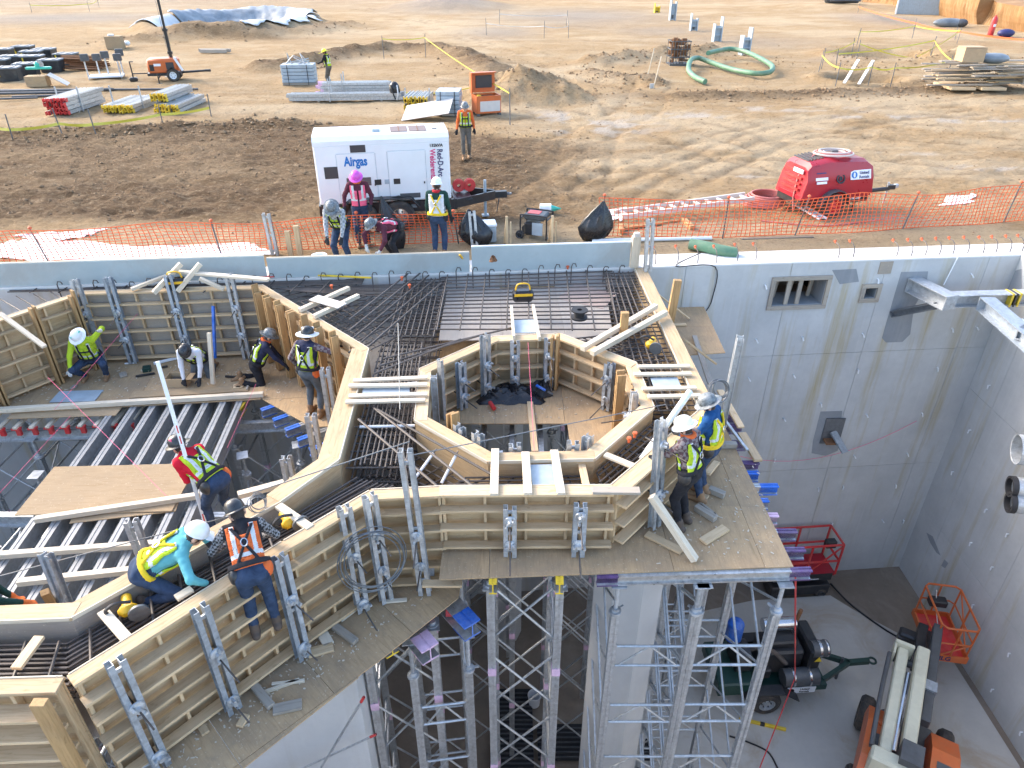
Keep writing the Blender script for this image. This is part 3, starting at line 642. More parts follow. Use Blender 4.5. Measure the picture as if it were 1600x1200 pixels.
# ================================================================ formwork
DK, LDK, ODK = -.97, -1.6, -1.62         # walking levels: right deck, left deck, low outer deck
O8 = [(-.34, 11.53), (.89, 11.64), (2.12, 10.56), (2.19, 9.17), (1.14, 7.87), (-.33, 7.81), (-1.46, 8.83), (-1.55, 10.35)]
_pk = [0]
def form_panel(label, a, b, out, zb, zt=0.0, walers=3, studs=.42, plate=.19, posts=None, pmat=WOOD, wmat=WOOD, name='form_panel', ends=(0, 0), wdep=.10, face=PLYF):
    """Side form from a to b: ply face towards the concrete, studs and walers on the side 'out', flat plate on top."""
    a = V((a[0], a[1], 0)); b = V((b[0], b[1], 0)); d = (b - a).normalized(); L = (b - a).length; n = V((out[0], out[1], 0)); n = (n - d * n.dot(d)).normalized()
    t = thing(name, label, 'form panel', a + Z * zb)
    M, _ = along(a + Z * ((zb + zt) / 2 - .02), b + Z * ((zb + zt) / 2 - .02))
    sy = 1 if (M.to_3x3() @ V((0, 1, 0))).dot(n) > 0 else -1
    part('ply_face', G().box((L / 2, sy * .010, 0), (L, .018, zt - zb - .045)), face, t, M=M)
    k = max(2, int(round(L / studs)) + 1)
    for i in range(k):
        p = a + d * (.03 + (L - .06) * i / (k - 1)) + n * .065
        board('stud', p + Z * (zb + .005), p + Z * (zt - .045), .04, .088, WOOD, t, up=n)
    for i in range(walers):
        z = zb + .10 + (zt - zb - .34) * i / max(1, walers - 1); j = random.uniform(-.01, .01)
        board('waler', a - d * (.02 + ends[0] + random.uniform(0, .03)) + n * (.112 + wdep / 2) + Z * (z + j), b + d * (ends[1] + random.uniform(0, .03)) + n * (.112 + wdep / 2) + Z * (z + j), wdep, .04, wmat, t)
    _pk[0] += 1; zt += (_pk[0] % 3) * .005
    board('top_plate', a - d * .02 + n * (plate / 2 - .012) + Z * (zt - .02), b + d * .02 + n * (plate / 2 - .012) + Z * (zt - .02), plate, .04, pmat, t)
    part('ply_edge', G().box((L / 2, -sy * .010, (zt - zb) / 2 + .006), (L, .014, .05)), WOODW, t, M=M)
    for q in (posts or []):
        p = a + d * (L * q) + n * .30
        for s in (-1, 1):
            board('post', p + d * (.036 * s) + Z * (zb + .01), p + d * (.036 * s) + Z * (zt + random.uniform(.02, .22)), .04, .14, WOODO, t, up=n)
    return t
cx, cy = sum(p[0] for p in O8) / 8, sum(p[1] for p in O8) / 8
side = ['far', 'far right', 'right', 'near right', 'near', 'near left', 'left', 'far left']
for i in range(8):
    a, b = O8[i], O8[(i + 1) % 8]; m = V(((a[0] + b[0]) / 2, (a[1] + b[1]) / 2, 0)); o = V((cx, cy, 0)) - m
    form_panel('%s side of the eight-sided timber form ring in the middle' % side[i], a, b, o, DK, walers=3 if i in (0, 1, 7, 6) else 2, plate=.20, wdep=.12 if i in (0, 1, 7) else .09)
A0, B0, C0, D0 = (2.74, 14.85), (2.90, 9.12), (1.30, 7.29), (-.93, 7.27)
E0, E1, E2 = (-1.86, 7.18), (-2.72, 6.26), (-4.30, 4.42)
form_panel('long side form running from the far wall down the right of the slab', A0, B0, (1, 0), DK, walers=2, plate=.26)
form_panel('short slanting form panel beside the white-helmeted worker', B0, C0, (1, -1), DK, walers=3, plate=.24, wdep=.16)
form_panel('low front form panel with three walers above the front deck edge', C0, D0, (0, -1), DK, walers=3, plate=.20, wdep=.13, studs=.55)
form_panel('tall form panel behind the coiled cable, left of the front panel', D0, (-1.84, 7.20), (0, -1), ODK, walers=5, plate=.20, wdep=.13)
form_panel('tall slanting outer form panel between coiled cable and orange-vested worker', E0, E1, (.6, -1), ODK, walers=5, plate=.18, wdep=.14)
form_panel('long outer form panel at the lower left with five walers', (E1[0] - .02, E1[1] - .02), E2, (1, -1), ODK, walers=5, plate=.18, wdep=.14, studs=.4)
cp = form_panel('corner form panel with step-like walers at the bottom left of the picture', (-4.36, 4.40), (-6.6, 4.32), (0, -1), ODK, walers=5, plate=.18, wdep=.20, ends=(-.1, 0))
p = V((-4.42, 4.12, 0)); board('corner_post', p + Z * (ODK + .01), p + Z * .02, .09, .14, WOODO, cp, up=V((1, 0, 0)))
F0, F1, F2, F3, F4, F5, F6 = (-2.55, 11.07), (-2.40, 7.85), (-2.96, 6.98), (-4.66, 5.12), (-6.9, 5.0), (-5.27, 13.88), (-8.89, 13.57)
form_panel('form along the left of the dark rebar channel, with broad pale plank on top', F0, F1, (-1, 0), LDK, walers=3, plate=.30)
form_panel('short inner form bend just right of the red-shirted worker', F1, F2, (-1, 1), LDK, walers=3, plate=.26)
form_panel('inner form panel behind the turquoise-shirted worker, facing the rebar beam', F2, F3, (-1, 1), LDK, walers=3, plate=.22, face=PLYG)
form_panel('inner form panel under the green-sleeved arm at the left edge', F3, F4, (0, 1), LDK, walers=3, plate=.22, face=PLYG)
form_panel('slanting form with a row of tall doubled timber posts behind the standing worker', F0, F5, (-1, -1), LDK, walers=4, plate=.16, posts=(.16, .30, .43, .56, .68, .80, .91))
form_panel('long form panel behind the kneeling workers on the left deck', F5, F6, (0, -1), LDK, walers=5, plate=.16, wdep=.11, face=PLYG, studs=.5)
form_panel('form panel at the left edge, turned toward the right, with timber posts', F6, (-10.6, 11.25), (1, -.6), LDK, walers=5, plate=.14, posts=(.12, .38, .74, .9), face=PLYF)

# ---------------------------------------------------------------- decks of plywood sheets
def clip(poly, a, b):
    out = []; n = len(poly)
    def sd(p): return (b[0] - a[0]) * (p[1] - a[1]) - (b[1] - a[1]) * (p[0] - a[0])
    for i in range(n):
        p, q = poly[i], poly[(i + 1) % n]; sp, sq = sd(p), sd(q)
        if sp >= 0: out.append(p)
        if sp * sq < 0:
            t = sp / (sp - sq); out.append((p[0] + (q[0] - p[0]) * t, p[1] + (q[1] - p[1]) * t))
    return out
def deck(label, regions, z, mat, ang=0.0, ox=0.0, oy=0.0, sw=1.22, sl=2.44, name='plywood_deck', alt=None, thick=.019):
    """Deck laid from sheets clipped to convex regions (counter-clockwise)."""
    allp = [p for r in regions for p in r]; c = V((sum(p[0] for p in allp) / len(allp), sum(p[1] for p in allp) / len(allp), z))
    t = thing(name, label, 'deck', c); ca, sa = math.cos(ang), math.sin(ang)
    for r in regions:
        n = len(r); ar = sum(r[i][0] * r[(i + 1) % n][1] - r[(i + 1) % n][0] * r[i][1] for i in range(n))
        if ar < 0: r = r[::-1]
        for i in range(-12, 13):
            for j in range(-8, 9):
                q = [(x, y) for x, y in ((i * sw, j * sl), ((i + 1) * sw, j * sl), ((i + 1) * sw, (j + 1) * sl), (i * sw, (j + 1) * sl))]
                gq = .003; q = [(q[0][0] + gq, q[0][1] + gq), (q[1][0] - gq, q[1][1] + gq), (q[2][0] - gq, q[2][1] - gq), (q[3][0] + gq, q[3][1] - gq)]
                q = [(ox + x * ca - y * sa, oy + x * sa + y * ca) for x, y in q]
                for k in range(n):
                    if len(q) < 3: break
                    q = clip(q, r[k], r[(k + 1) % n])
                if len(q) < 3: continue
                A = abs(sum(q[m][0] * q[(m + 1) % len(q)][1] - q[(m + 1) % len(q)][0] * q[m][1] for m in range(len(q)))) / 2
                if A < .004: continue
                mc = V((sum(p[0] for p in q) / len(q), sum(p[1] for p in q) / len(q), z)); mm = alt if (alt and random.random() < .3) else mat
                Ml = Matrix.Translation(mc) @ Matrix.Rotation(ang + math.pi / 2, 4, 'Z'); Mi = Ml.inverted()
                dz = random.uniform(-.002, 0); g = G().prism([tuple((Mi @ V((p[0], p[1], z)))[:2]) for p in q], -thick + dz, dz)
                part('plywood_sheet', g, mm, t, M=Ml)
    return t
HX0, HX1, HY0, HY1 = -.92, .96, 8.0, 10.15
deck('broad trodden plywood deck under the octagon and out to the right edge', [
    [(-.95, 6.57), (3.74, 6.8), (3.72, 8.0), (-.95, 8.0)], [(HX1, 8.0), (3.72, 8.0), (3.66, HY1), (HX1, HY1)], [(-1.6, 8.0), (HX0, 8.0), (HX0, HY1), (-1.6, HY1)],
    [(-1.6, HY1), (3.66, HY1), (3.62, 11.0), (-1.6, 11.0)], [(-1.6, 11.0), (2.8, 11.0), (2.8, 14.7), (-1.6, 14.35)], [(3.2, 12.55), (4.35, 12.7), (4.42, 14.9), (3.2, 14.8)]], DK, PLYD, 0.0, -.3, 6.57, alt=PLYD)
deck('grey plywood soffit under the rebar mats left of the slab', [[(-2.56, 7.9), (-1.6, 7.4), (-1.6, 14.3), (-2.56, 14.2)], [(-2.56, 11.1), (-2.56, 14.2), (-5.3, 14.0)]], DK - .03, PLYG)
deck('slab plywood with pinkish and grey sheets seen through the rebar grid', [[(-1.42, 12.05), (1.95, 12.05), (2.08, 14.75), (-1.42, 14.45)]], -.34, m_ply('plywood_slab_pale', (.43, .40, .37), (.36, .33, .30), (.46, .40, .33), .5), R(2), -1.4, 12.0, alt=PLY)
deck('dusty plywood deck where the kneeling workers are, on the left', [[(-11.5, 11.25), (-4.98, 11.93), (-5.3, 13.86), (-8.9, 13.55), (-11.5, 11.3)], [(-4.98, 11.93), (-3.75, 10.95), (-2.6, 11.05), (-5.3, 13.84)]], LDK, PLYD, R(6), -5.0, 11.9, 2.44, 1.22, alt=PLYD)
deck('low outer plywood deck strewn with shavings, lower left', [[(-.95, 7.15), (-1.3, 7.15), (-2.4, 6.45), (-4.55, 4.2), (-4.9, 3.2), (-3.9, 3.6), (-3.12, 4.73), (-2.0, 5.92), (-.95, 7.05)][::-1] if False else [(-2.75, 6.3), (-4.4, 4.4), (-4.9, 2.5), tuple(at(380, 1200, ODK)[:2]), tuple(at(560, 1058, ODK)[:2])], [(-2.75, 6.3), tuple(at(560, 1058, ODK)[:2]), tuple(at(716, 934, ODK)[:2]), (-.70, 7.4), (-1.8, 7.3)]], ODK, PLYD, R(45), -3.0, 4.5, 1.22, 2.44)
deck('plywood soffit below the near left rebar beam', [[(-.95, 7.3), (-.95, 8.0), (-2.4, 7.9), (-1.86, 7.2)], [(-1.86, 7.2), (-2.4, 7.87), (-2.96, 7.0), (-2.72, 6.27)], [(-2.72, 6.27), (-2.96, 7.0), (-4.66, 5.12), (-4.30, 4.42)], [(-4.30, 4.42), (-4.66, 5.12), (-6.9, 5.0), (-6.9, 4.4)]], -1.0, PLYG)

# ---------------------------------------------------------------- strongbacks (doubled galvanised channels)
def channel_mesh(L, w=.10, d=.06, t=.006):
    key = ('ch', round(L, 2), w, d)
    if key not in _bc:
        prof = [(-d / 2, -w / 2), (d / 2, -w / 2), (d / 2, -w / 2 + t), (-d / 2 + t, -w / 2 + t), (-d / 2 + t, w / 2 - t), (d / 2, w / 2 - t), (d / 2, w / 2), (-d / 2, w / 2)]
        g = G().prism(prof, 0, L)
        _bc[key] = g.mesh('channel')
    return _bc[key]
_clamp = G()
_clamp.lathe([(0, .05), (.03, .05), (.035, .0), (.075, -.01), (.08, -.03), (0, -.03)], 12); _clamp.box((0, 0, .02), (.16, .03, .03)); _clamp.box((.07, 0, .04), (.03, .03, .06)); _clamp.box((-.07, 0, .04), (.03, .03, .06))
CLAMP = _clamp.mesh('clamp', 40); CLAMP.materials.append(GALV)
_wn = G().lathe([(0, .03), (.028, .03), (.03, 0), (.05, -.005), (.05, -.02), (0, -.02)], 10); _wn.box((0, 0, .01), (.13, .022, .03)); WINGN = _wn.mesh('wing_nut', 40); WINGN.materials.append(GALV)
def strongback(label, base, top, tdir, n, clamps=(.45, .85), tie=True, mat=None, gap=.055, single=False, name='strongback', w=.10):
    """base/top: foot and head points; tdir runs along the form, n points away from it."""
    base = V(base); top = V(top); ax = (top - base); L = ax.length; ax.normalize(); tdir = V(tdir); tdir = (tdir - ax * tdir.dot(ax)).normalized(); nn = tdir.cross(ax)
    if nn.dot(V(n)) < 0: tdir = -tdir; nn = tdir.cross(ax)
    t = thing(name, label, 'strongback', base, group='galvanised strongbacks on the forms')
    mm = mat or random.choice([GALV, GALVB, GALV])
    for s in ((0,) if single else (-1, 1)):
        off = 0 if single else (gap / 2 + .03) * s
        Mx = Matrix((tdir * (s or 1), nn * (s or 1), ax)).transposed().to_4x4(); Mx.translation = base + tdir * off + ax * random.uniform(-.0, .03)
        me = channel_mesh(L, w); key = ('chm', round(L, 2), mm.name, w)
        if key not in _bc: c = me.copy(); c.materials.append(mm); _bc[key] = c
        ob('channel', _bc[key], None, t, M=Mx)
    if not single:
        for z in (.12, .5, .93):
            c = base + ax * L * z; board('spacer', c - tdir * .05, c + tdir * .05, .03, .05, GALV, t, up=ax)
    for q in clamps:
        Mx = Matrix((ax, tdir, nn)).transposed().to_4x4() if False else Matrix((tdir, ax * -1, nn)).transposed().to_4x4(); Mx.translation = base + ax * L * q + nn * (w / 2 + .035)
        cl = ob('clamp', CLAMP, None, t, M=Mx @ TR((0, 0, 0), random.uniform(0, 3)))
        if tie:
            a = base + ax * L * q; rod('tie_rod', a - nn * .25, a + nn * (.28 + random.uniform(0, .25)) - Z * random.uniform(.0, .22), .011, REBAR, t)
    return t
# on the low front panel (stand on the right deck)
fy = 7.28 - .30
strongback('short strongback on the low front panel, the one nearer the tall one', (at(797, 878, DK).x, fy, DK + .01), (at(797, 878, DK).x, fy, -.12), (1, 0, 0), (0, -1, 0), (.3, .8))
strongback('short strongback on the low front panel, next to the slanting corner panel', (at(903, 875, DK).x, fy, DK + .01), (at(903, 875, DK).x, fy, -.08), (1, 0, 0), (0, -1, 0), (.3, .85))
strongback('tallest strongback, rising above the front panel left of the low deck edge', (-1.20, 6.90, ODK), (-1.30, 6.96, .80), (1, 0, 0), (0, -1, 0), (.24, .46))
strongback('strongback inside the coiled cable, left one of the pair', (-2.02, 6.62, ODK), (-2.07, 6.68, .16), (.8, .6, 0), (.6, -.8, 0), (.1, .56))
strongback('strongback inside the coiled cable, right one of the pair', (-1.72, 6.78, ODK), (-1.78, 6.84, .20), (.8, .6, 0), (.6, -.8, 0), (.34, .68))
dl = V((E2[0] - E1[0], E2[1] - E1[1], 0)).normalized(); nl = V((-dl.y, dl.x, 0)); nl = nl if nl.y < 0 else -nl
for q, lab, zt in ((.10, 'strongback on the long outer form just right of the orange-vested worker', .12), (.50, 'strongback on the long outer form below the turquoise-shirted worker', .10), (.86, 'strongback on the long outer form nearest the bottom left corner', .12)):
    p = V((E1[0], E1[1], 0)).lerp(V((E2[0], E2[1], 0)), q) + nl * .33
    strongback(lab, p + Z * (ODK + .01), p - nl * .03 + Z * zt, dl, nl, (.14, .62), mat=GALVB)
# inside the octagon
def inner(i, q, zt, lab, clamps=(.25, .7), single=False, off=.30, mat=None, lean=.0):
    a = V((*O8[i], 0)); b = V((*O8[(i + 1) % 8], 0)); d = (b - a).normalized(); p = a.lerp(b, q); n = V((cx, cy, 0)) - p; n = (n - d * n.dot(d)).normalized()
    return strongback(lab, p + n * off + Z * (DK + .01), p + n * (off - lean) + Z * zt, d, n, clamps, single=single, mat=mat)
inner(7, .72, .30, 'tall strongback in the far left corner inside the octagon', (.2, .55)); inner(0, .30, .02, 'strongback behind the black tarp inside the octagon'); inner(0, .80, .04, 'strongback on the far side of the octagon, beside the pink tape')
inner(1, .80, -.02, 'strongback on the far right side of the octagon, tie rods pointing left'); inner(7, .12, .22, 'single channel inside the left side of the octagon, farther one', (), True); inner(7, .38, -.02, 'strongback on the far left side of the octagon, short one', (.3, .65))
inner(6, .62, .18, 'grey channel standing inside the left side of the octagon, nearest one', (), False, .26, GALV)
for i, q, zt, lab in ((5, .30, .09, 'strongback head beside the blue tip, inside the near left of the octagon'), (5, .55, .05, 'strongback head inside the near left of the octagon, right of the blue tip'), (4, .74, .06, 'strongback head inside the near side of the octagon, left one'), (4, .18, .08, 'strongback head inside the near side of the octagon, right one'), (3, .86, .12, 'strongback head in the near right bend of the octagon'), (2, .85, .14, 'strongback head at the right bend of the octagon')):
    inner(i, q, zt, lab, (.6,), False, .27)
# behind the left deck
a = V((*F5, 0)); b = V((*F6, 0)); d = (b - a).normalized(); n = V((0, -1, 0))
for q, zt, lab in ((.98, .32, 'strongback behind the crouching worker in lime, left one of the two'), (.80, .34, 'strongback the crouching worker in lime is reaching for'), (.47, .32, 'strongback behind the white-sleeved kneeling worker'), (.14, .34, 'strongback behind the kneeling worker with the brimmed hat')):
    p = a.lerp(b, q) + n * .30; strongback(lab, p + Z * (LDK + .01), p + Z * zt + V((-.06, .12, 0)), d, n, (.3, .62))
# loose ones and those along the channel on the left
for (u, v, zt, lab) in ((459, 752, -.55, 'strongback head left of the inner form bend'), (503, 722, -.10, 'channel standing left of the pale plank, nearer one'), (524, 652, -.02, 'channel standing left of the pale plank, by the standing worker')):
    p = at(u, v, LDK + .6); strongback(lab, (p.x - .05, p.y, LDK - .4), (p.x - .05, p.y, zt), (1, 0, 0), (-1, -.6, 0), (), False, GALV)
p = at(1022, 826, DK); strongback('pale strongback leaning beside the white-helmeted worker', p + Z * .01, (p.x - .04, p.y + .22, .72), (.7, .6, 0), (.6, -.8, 0), (.35, .8), mat=GALV)
p = at(1098, 640, DK); strongback('pale strongback standing above the blue-shirted worker', (3.42, 9.55, DK + .01), (3.52, 9.72, .92), (.2, 1, 0), (1, 0, 0), (), mat=GALV)
for (u, v, h, lab) in ((430, 398, .95, 'channel stub standing behind the far edge board, left of the bending workers'), (742, 387, .85, 'channel stub standing beside the cool box behind the edge board'), (1012, 424, 1.15, 'tall channel post at the corner of slab and far wall')):
    p = at(u, v, 0.0); strongback(lab, p - Z * .02, p + Z * h + V((-.05, .02, 0)), (1, .1, 0), (0, -1, 0), (), mat=GALV)
p = at(92, 930, LDK + .5); strongback('pair of channels poking up among the joists, lower left', (p.x, p.y, LDK - .3), (p.x - .15, p.y + .25, -.62), (1, -.3, 0), (.3, -1, 0), (), mat=GALVB)
p = at(230, 880, LDK + .5); strongback('pair of channels left of the turquoise-shirted worker', (p.x, p.y, LDK - .3), (p.x - .08, p.y + .1, -.45), (1, .2, 0), (0, -1, 0), (), mat=GALV)
# ================================================================ joists, ledgers and shoring below the decks
def ibeam(L, w=.085, h=.165, tf=.022, tw=.018, plus=0.0):
    w, h = w + plus, h + plus
    pr = [(-w / 2, -h / 2), (w / 2, -h / 2), (w / 2, -h / 2 + tf), (tw / 2, -h / 2 + tf * 1.4), (tw / 2, h / 2 - tf * 1.4), (w / 2, h / 2 - tf), (w / 2, h / 2), (.012, h / 2), (.012, h / 2 - .008), (-.012, h / 2 - .008), (-.012, h / 2), (-w / 2, h / 2), (-w / 2, h / 2 - tf), (-tw / 2, h / 2 - tf * 1.4), (-tw / 2, -h / 2 + tf * 1.4), (-w / 2, -h / 2 + tf)]
    key = ('ib', round(L, 2), w, h, tw)
    if key not in _bc: _bc[key] = G().prism(pr, 0, L)
    return _bc[key]
def joist(label, p0, p1, mat=ALU, end0=None, end1=None, h=.165, w=.085, group='aluminium joists', name='aluminium_joist', tw=.018):
    p0 = V(p0); p1 = V(p1); d = (p1 - p0); L = d.length; d.normalize(); y = Z.cross(d).normalized(); up = d.cross(y)
    t = thing(name, label, 'joist', p0, group=group)
    Mx = Matrix((y, up, d)).transposed().to_4x4(); Mx.translation = p0 - up * h / 2
    part('beam', ibeam(L, w, h, tw=tw), mat, t, M=Mx)
    if end0: part('painted_end', ibeam(.28, w, h, plus=.004), end0, t, M=Mx @ TR((0, 0, -.002)))
    if end1: part('painted_end', ibeam(.28, w, h, plus=.004), end1, t, M=Mx @ TR((0, 0, L - .278)))
    return t
# open joists on the left
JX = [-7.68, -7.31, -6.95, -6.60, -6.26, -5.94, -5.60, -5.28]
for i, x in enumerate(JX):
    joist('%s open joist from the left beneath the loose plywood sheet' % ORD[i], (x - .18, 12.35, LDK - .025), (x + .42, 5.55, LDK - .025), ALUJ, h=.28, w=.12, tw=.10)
ld = joist('long ledger beam below the left deck edge with red clips on it', (-11.6, 11.2, LDK - .34), (-3.2, 11.75, LDK - .34), ALU, h=.24, w=.12, name='ledger_beam', group='ledger beams')
for i in range(12):
    c = V((-10.7 + i * .30, 11.13 + i * .0197, LDK - .34)); g = G().box((0, 0, .05), (.09, .05, .16)).box((0, -.03, .14), (.15, .10, .03)).box((.05, -.02, .06), (.02, .06, .12)); part('red_clip', g, REDL, ld, M=TR(c))
    board('joist_end', c + V((0, -.08, .17)), c + V((0, .9, .17)), .08, .05, WOODW, ld)
joist('ledger beam crossing below the open joists in the middle', (-9.0, 8.9, LDK - .33), (-3.4, 8.9, LDK - .33), GALV, h=.24, w=.12, name='ledger_beam', group='ledger beams')
joist('ledger beam crossing below the open joists at their near end', (-9.0, 6.4, LDK - .33), (-3.9, 6.4, LDK - .33), GALV, h=.24, w=.12, name='ledger_beam', group='ledger beams')
# blue-ended joists under the left deck's corner
dj = V((.80, .60, 0))
for i in range(5):
    p = at(408 + i * 19, 640 + i * 15.5, LDK - .02); joist('%s blue-ended joist poking out under the corner of the left deck' % ORD[i], p, p + dj * 1.6, ALU, end0=BLUE, h=.17, w=.11)
joist('yellow-ended joist just left of the blue-ended ones', at(372, 640, LDK - .05), at(372, 640, LDK - .05) + V((.1, 1.5, 0)), ALU, end0=YEL)
# right deck: joist ends sticking out past the plywood
ends = [(1153, 650, PURP), (1160, 664, PURP), (1168, 690, PURP), (1186, 722, PURP), (1186, 738, BLUE), (1216, 758, BLUE), (1201, 781, BLUE), (1216, 804, PINKP), (1245, 829, PURP), (1258, 858, PURP)]
for i, (u, v, c) in enumerate(ends):
    p = at(u, v, DK - .022); joist('%s painted joist end, counted from the far side, past the right deck edge' % ORD[i], (p.x - 3.0 if i > 5 else p.x - 1.6, p.y - .02, DK - .022), p, ALU, end1=c, h=.165, w=.085)
p0 = V((1.12, 6.66, DK - .022)); p1 = at(1268, 889, DK - .022)
joist('bright edge joist with purple ends under the front deck edge', p0, p1, ALU, end0=PURP, end1=PURP, h=.165)
joist('second edge joist right behind the bright one, under the front deck edge', p0 + V((-.5, .32, 0)), p1 + V((-.4, .3, 0)), ALU, h=.165)
for (x, lab) in ((-.25, 'yellow-ended joist on the middle shoring tower, left leg'), (.62, 'yellow-ended joist on the middle shoring tower, right leg')):
    joist(lab, (x, 6.52, DK - .02), (x + .05, 9.4, DK - .02), ALU, end0=YEL, h=.20, w=.10)
for i in range(9):
    x = -.7 + i * .5; joist('%s hidden joist from the left below the octagon deck' % ORD[i], (x + .2, 7.9, DK - .24), (x + .2, 13.6, DK - .24), ALU)
# ledgers poking out below the low outer deck
dv = V((.62, -.78, 0))
def poke(label, u, v, z, L, col, w=.26, h=.26):
    p = at(u, v, z); return joist(label, p - dv * L, p, ALU, end1=col, h=h, w=w, name='ledger_beam', group='ledger beams')
poke('pale pink ended ledger beam jutting out below the low outer deck', 672, 1012, ODK - .25, 1.6, PINKP); poke('blue-ended ledger beam jutting out below the low outer deck', 738, 975, ODK - .12, 1.2, BLUE)
poke('yellow-ended ledger beam under the edge of the low outer deck', 612, 1008, ODK - .03, 1.0, YEL, .18, .2)
for (u, v, lab) in ((672, 962, 'red-tipped channel hanging below the low outer deck, left one'), (702, 962, 'red-tipped channel hanging below the low outer deck, right one')):
    p = at(u, v, ODK - .3); t = thing('hanging_channel', lab, 'channel', p); board('channel', p + V((0, .5, .5)), p, .09, .05, ALUS, t); board('painted_tip', p + V((0, .12, .13)), p + V((0, -.01, -.004)), .10, .06, REDL, t)

# ---------------------------------------------------------------- shoring towers
def leg_mesh(L):
    key = ('leg', round(L, 2))
    if key not in _bc:
        w, q, e = .056, .014, .012
        pr = [(-w, -w), (-q, -w), (-q, -w + e), (q, -w + e), (q, -w), (w, -w), (w, -q), (w - e, -q), (w - e, q), (w, q), (w, w), (q, w), (q, w - e), (-q, w - e), (-q, w), (-w, w), (-w, q), (-w + e, q), (-w + e, -q), (-w, -q)]
        _bc[key] = G().prism(pr, 0, L).mesh('leg')
        _bc[key].materials.append(ALUS)
    return _bc[key]
_col = G().box((0, 0, 0), (.122, .122, .16)).mesh('leg_coupler'); _col.materials.append(PINKP)
_nut = G().lathe([(0, .07), (.05, .07), (.055, .02), (.085, .015), (.09, -.02), (.05, -.03), (0, -.03)], 12); _nut.box((.1, 0, 0), (.10, .03, .03)); NUT = _nut.mesh('jack_nut', 40); NUT.materials.append(GALV)
def ladder(w, hh=.42):
    key = ('lad', round(w, 2), hh)
    if key not in _bc:
        g = G()
        for z in (0, hh): g.cyl((.056, 0, z), (w - .056, 0, z), .022, n=6)
        g.cyl((w / 2, 0, hh), (.14, 0, .02), .016, n=6); g.cyl((w / 2, 0, hh), (w - .14, 0, .02), .016, n=6)
        g.box((.066, 0, hh / 2), (.02, .05, hh + .1)); g.box((w - .066, 0, hh / 2), (.02, .05, hh + .1)); _bc[key] = g.mesh('ladder_frame', 40); _bc[key].materials.append(ALUS)
    return _bc[key]
def xbrace(w, h):
    key = ('xb', round(w, 2), round(h, 2))
    if key not in _bc:
        g = G().cyl((0, .03, 0), (w, .03, h), .019, n=6); g.cyl((0, -.012, h), (w, -.012, 0), .019, n=6); _bc[key] = g.mesh('cross_brace', 40); _bc[key].materials.append(ALUS)
    return _bc[key]
def tower(label, x, y, w, d, ztop, rz=0.0, jack=.5, coupler=True, style='x', zb=FLZ + .1, bays=None):
    """Four-legged shoring tower, near left leg at (x, y)."""
    t = thing('shoring_tower', label, 'shoring tower', (x, y, zb), rz, group='aluminium shoring towers'); L = ztop - jack - zb; lm = leg_mesh(L)
    for (i, j) in ((0, 0), (1, 0), (1, 1), (0, 1)):
        lo = V((i * w, j * d, 0)); lg = ob('leg', lm, None, t, L=TR(lo))
        g = G().cyl(lo + Z * (L - .1), lo + Z * (L + jack - .02), .03, n=8); jk = part('screw_jack', g, GALV, t, 40); ob('jack_nut', NUT, None, jk, L=TR(lo + Z * (L + .05), random.uniform(0, 3)))
        part('head_plate', G().box(lo + Z * (L + jack - .01), (.2, .24, .016)), GALV, jk)
        if coupler:
            for q in (.24, .52, .80): ob('leg_coupler', _col, None, t, L=TR(lo + Z * L * q))
    nb = bays or max(2, int(L / 1.35)); bh = L / nb
    for k in range(nb):
        z = k * bh + .25
        for j in (0, 1):
            if style == 'x': ob('cross_brace', xbrace(w, bh * .78), None, t, L=TR((0, j * d, z + .1)))
            else:
                ob('ladder_frame', ladder(w), None, t, L=TR((0, j * d, z)));
        for i in (0, 1):
            if style == 'x': ob('ladder_frame', ladder(d), None, t, L=TR((i * w, 0, z + bh * .5), R(90)))
            else: ob('cross_brace', xbrace(d, bh * .9), None, t, L=TR((i * w, 0, z + .1), R(90)))
    return t
T1 = (-.29, 6.72)
tower('X-braced shoring tower with yellow-ended joists, in the middle under the front deck', -.29, 6.72, .93, 1.5, DK - .24, 0, .04)
tower('ladder-braced shoring tower under the right front deck, left bay beside the column', 1.42, 6.72, 1.10, 1.6, DK - .20, 0, .62, False, 'l')
tower('ladder-braced shoring tower under the right front deck, right bay', 2.56, 6.73, 1.08, 1.6, DK - .20, 0, .62, False, 'l')
tower('shoring tower below the low outer deck beside the concrete pier', -2.06, 6.62, .95, 1.3, ODK - .42, R(8), .05)
tower('shoring tower with tall screw jacks below the pink-ended ledger', -1.42, 6.55, .80, 1.2, ODK - .46, R(8), .85, False, 'l')
tower('shoring tower far under the octagon, left of centre', -1.0, 9.6, 1.0, 1.4, DK - .42); tower('shoring tower far under the octagon, right of centre', .75, 9.7, 1.0, 1.4, DK - .42); tower('shoring tower under the slab close to the far wall, left one', -1.2, 12.3, 1.1, 1.3, DK - .42); tower('shoring tower under the slab close to the far wall, right one', 1.2, 12.4, 1.1, 1.3, DK - .42)
tower('shoring tower below the right deck behind the ladder-braced bays', 2.7, 9.6, 1.0, 1.4, DK - .2, 0, .4, False, 'l')
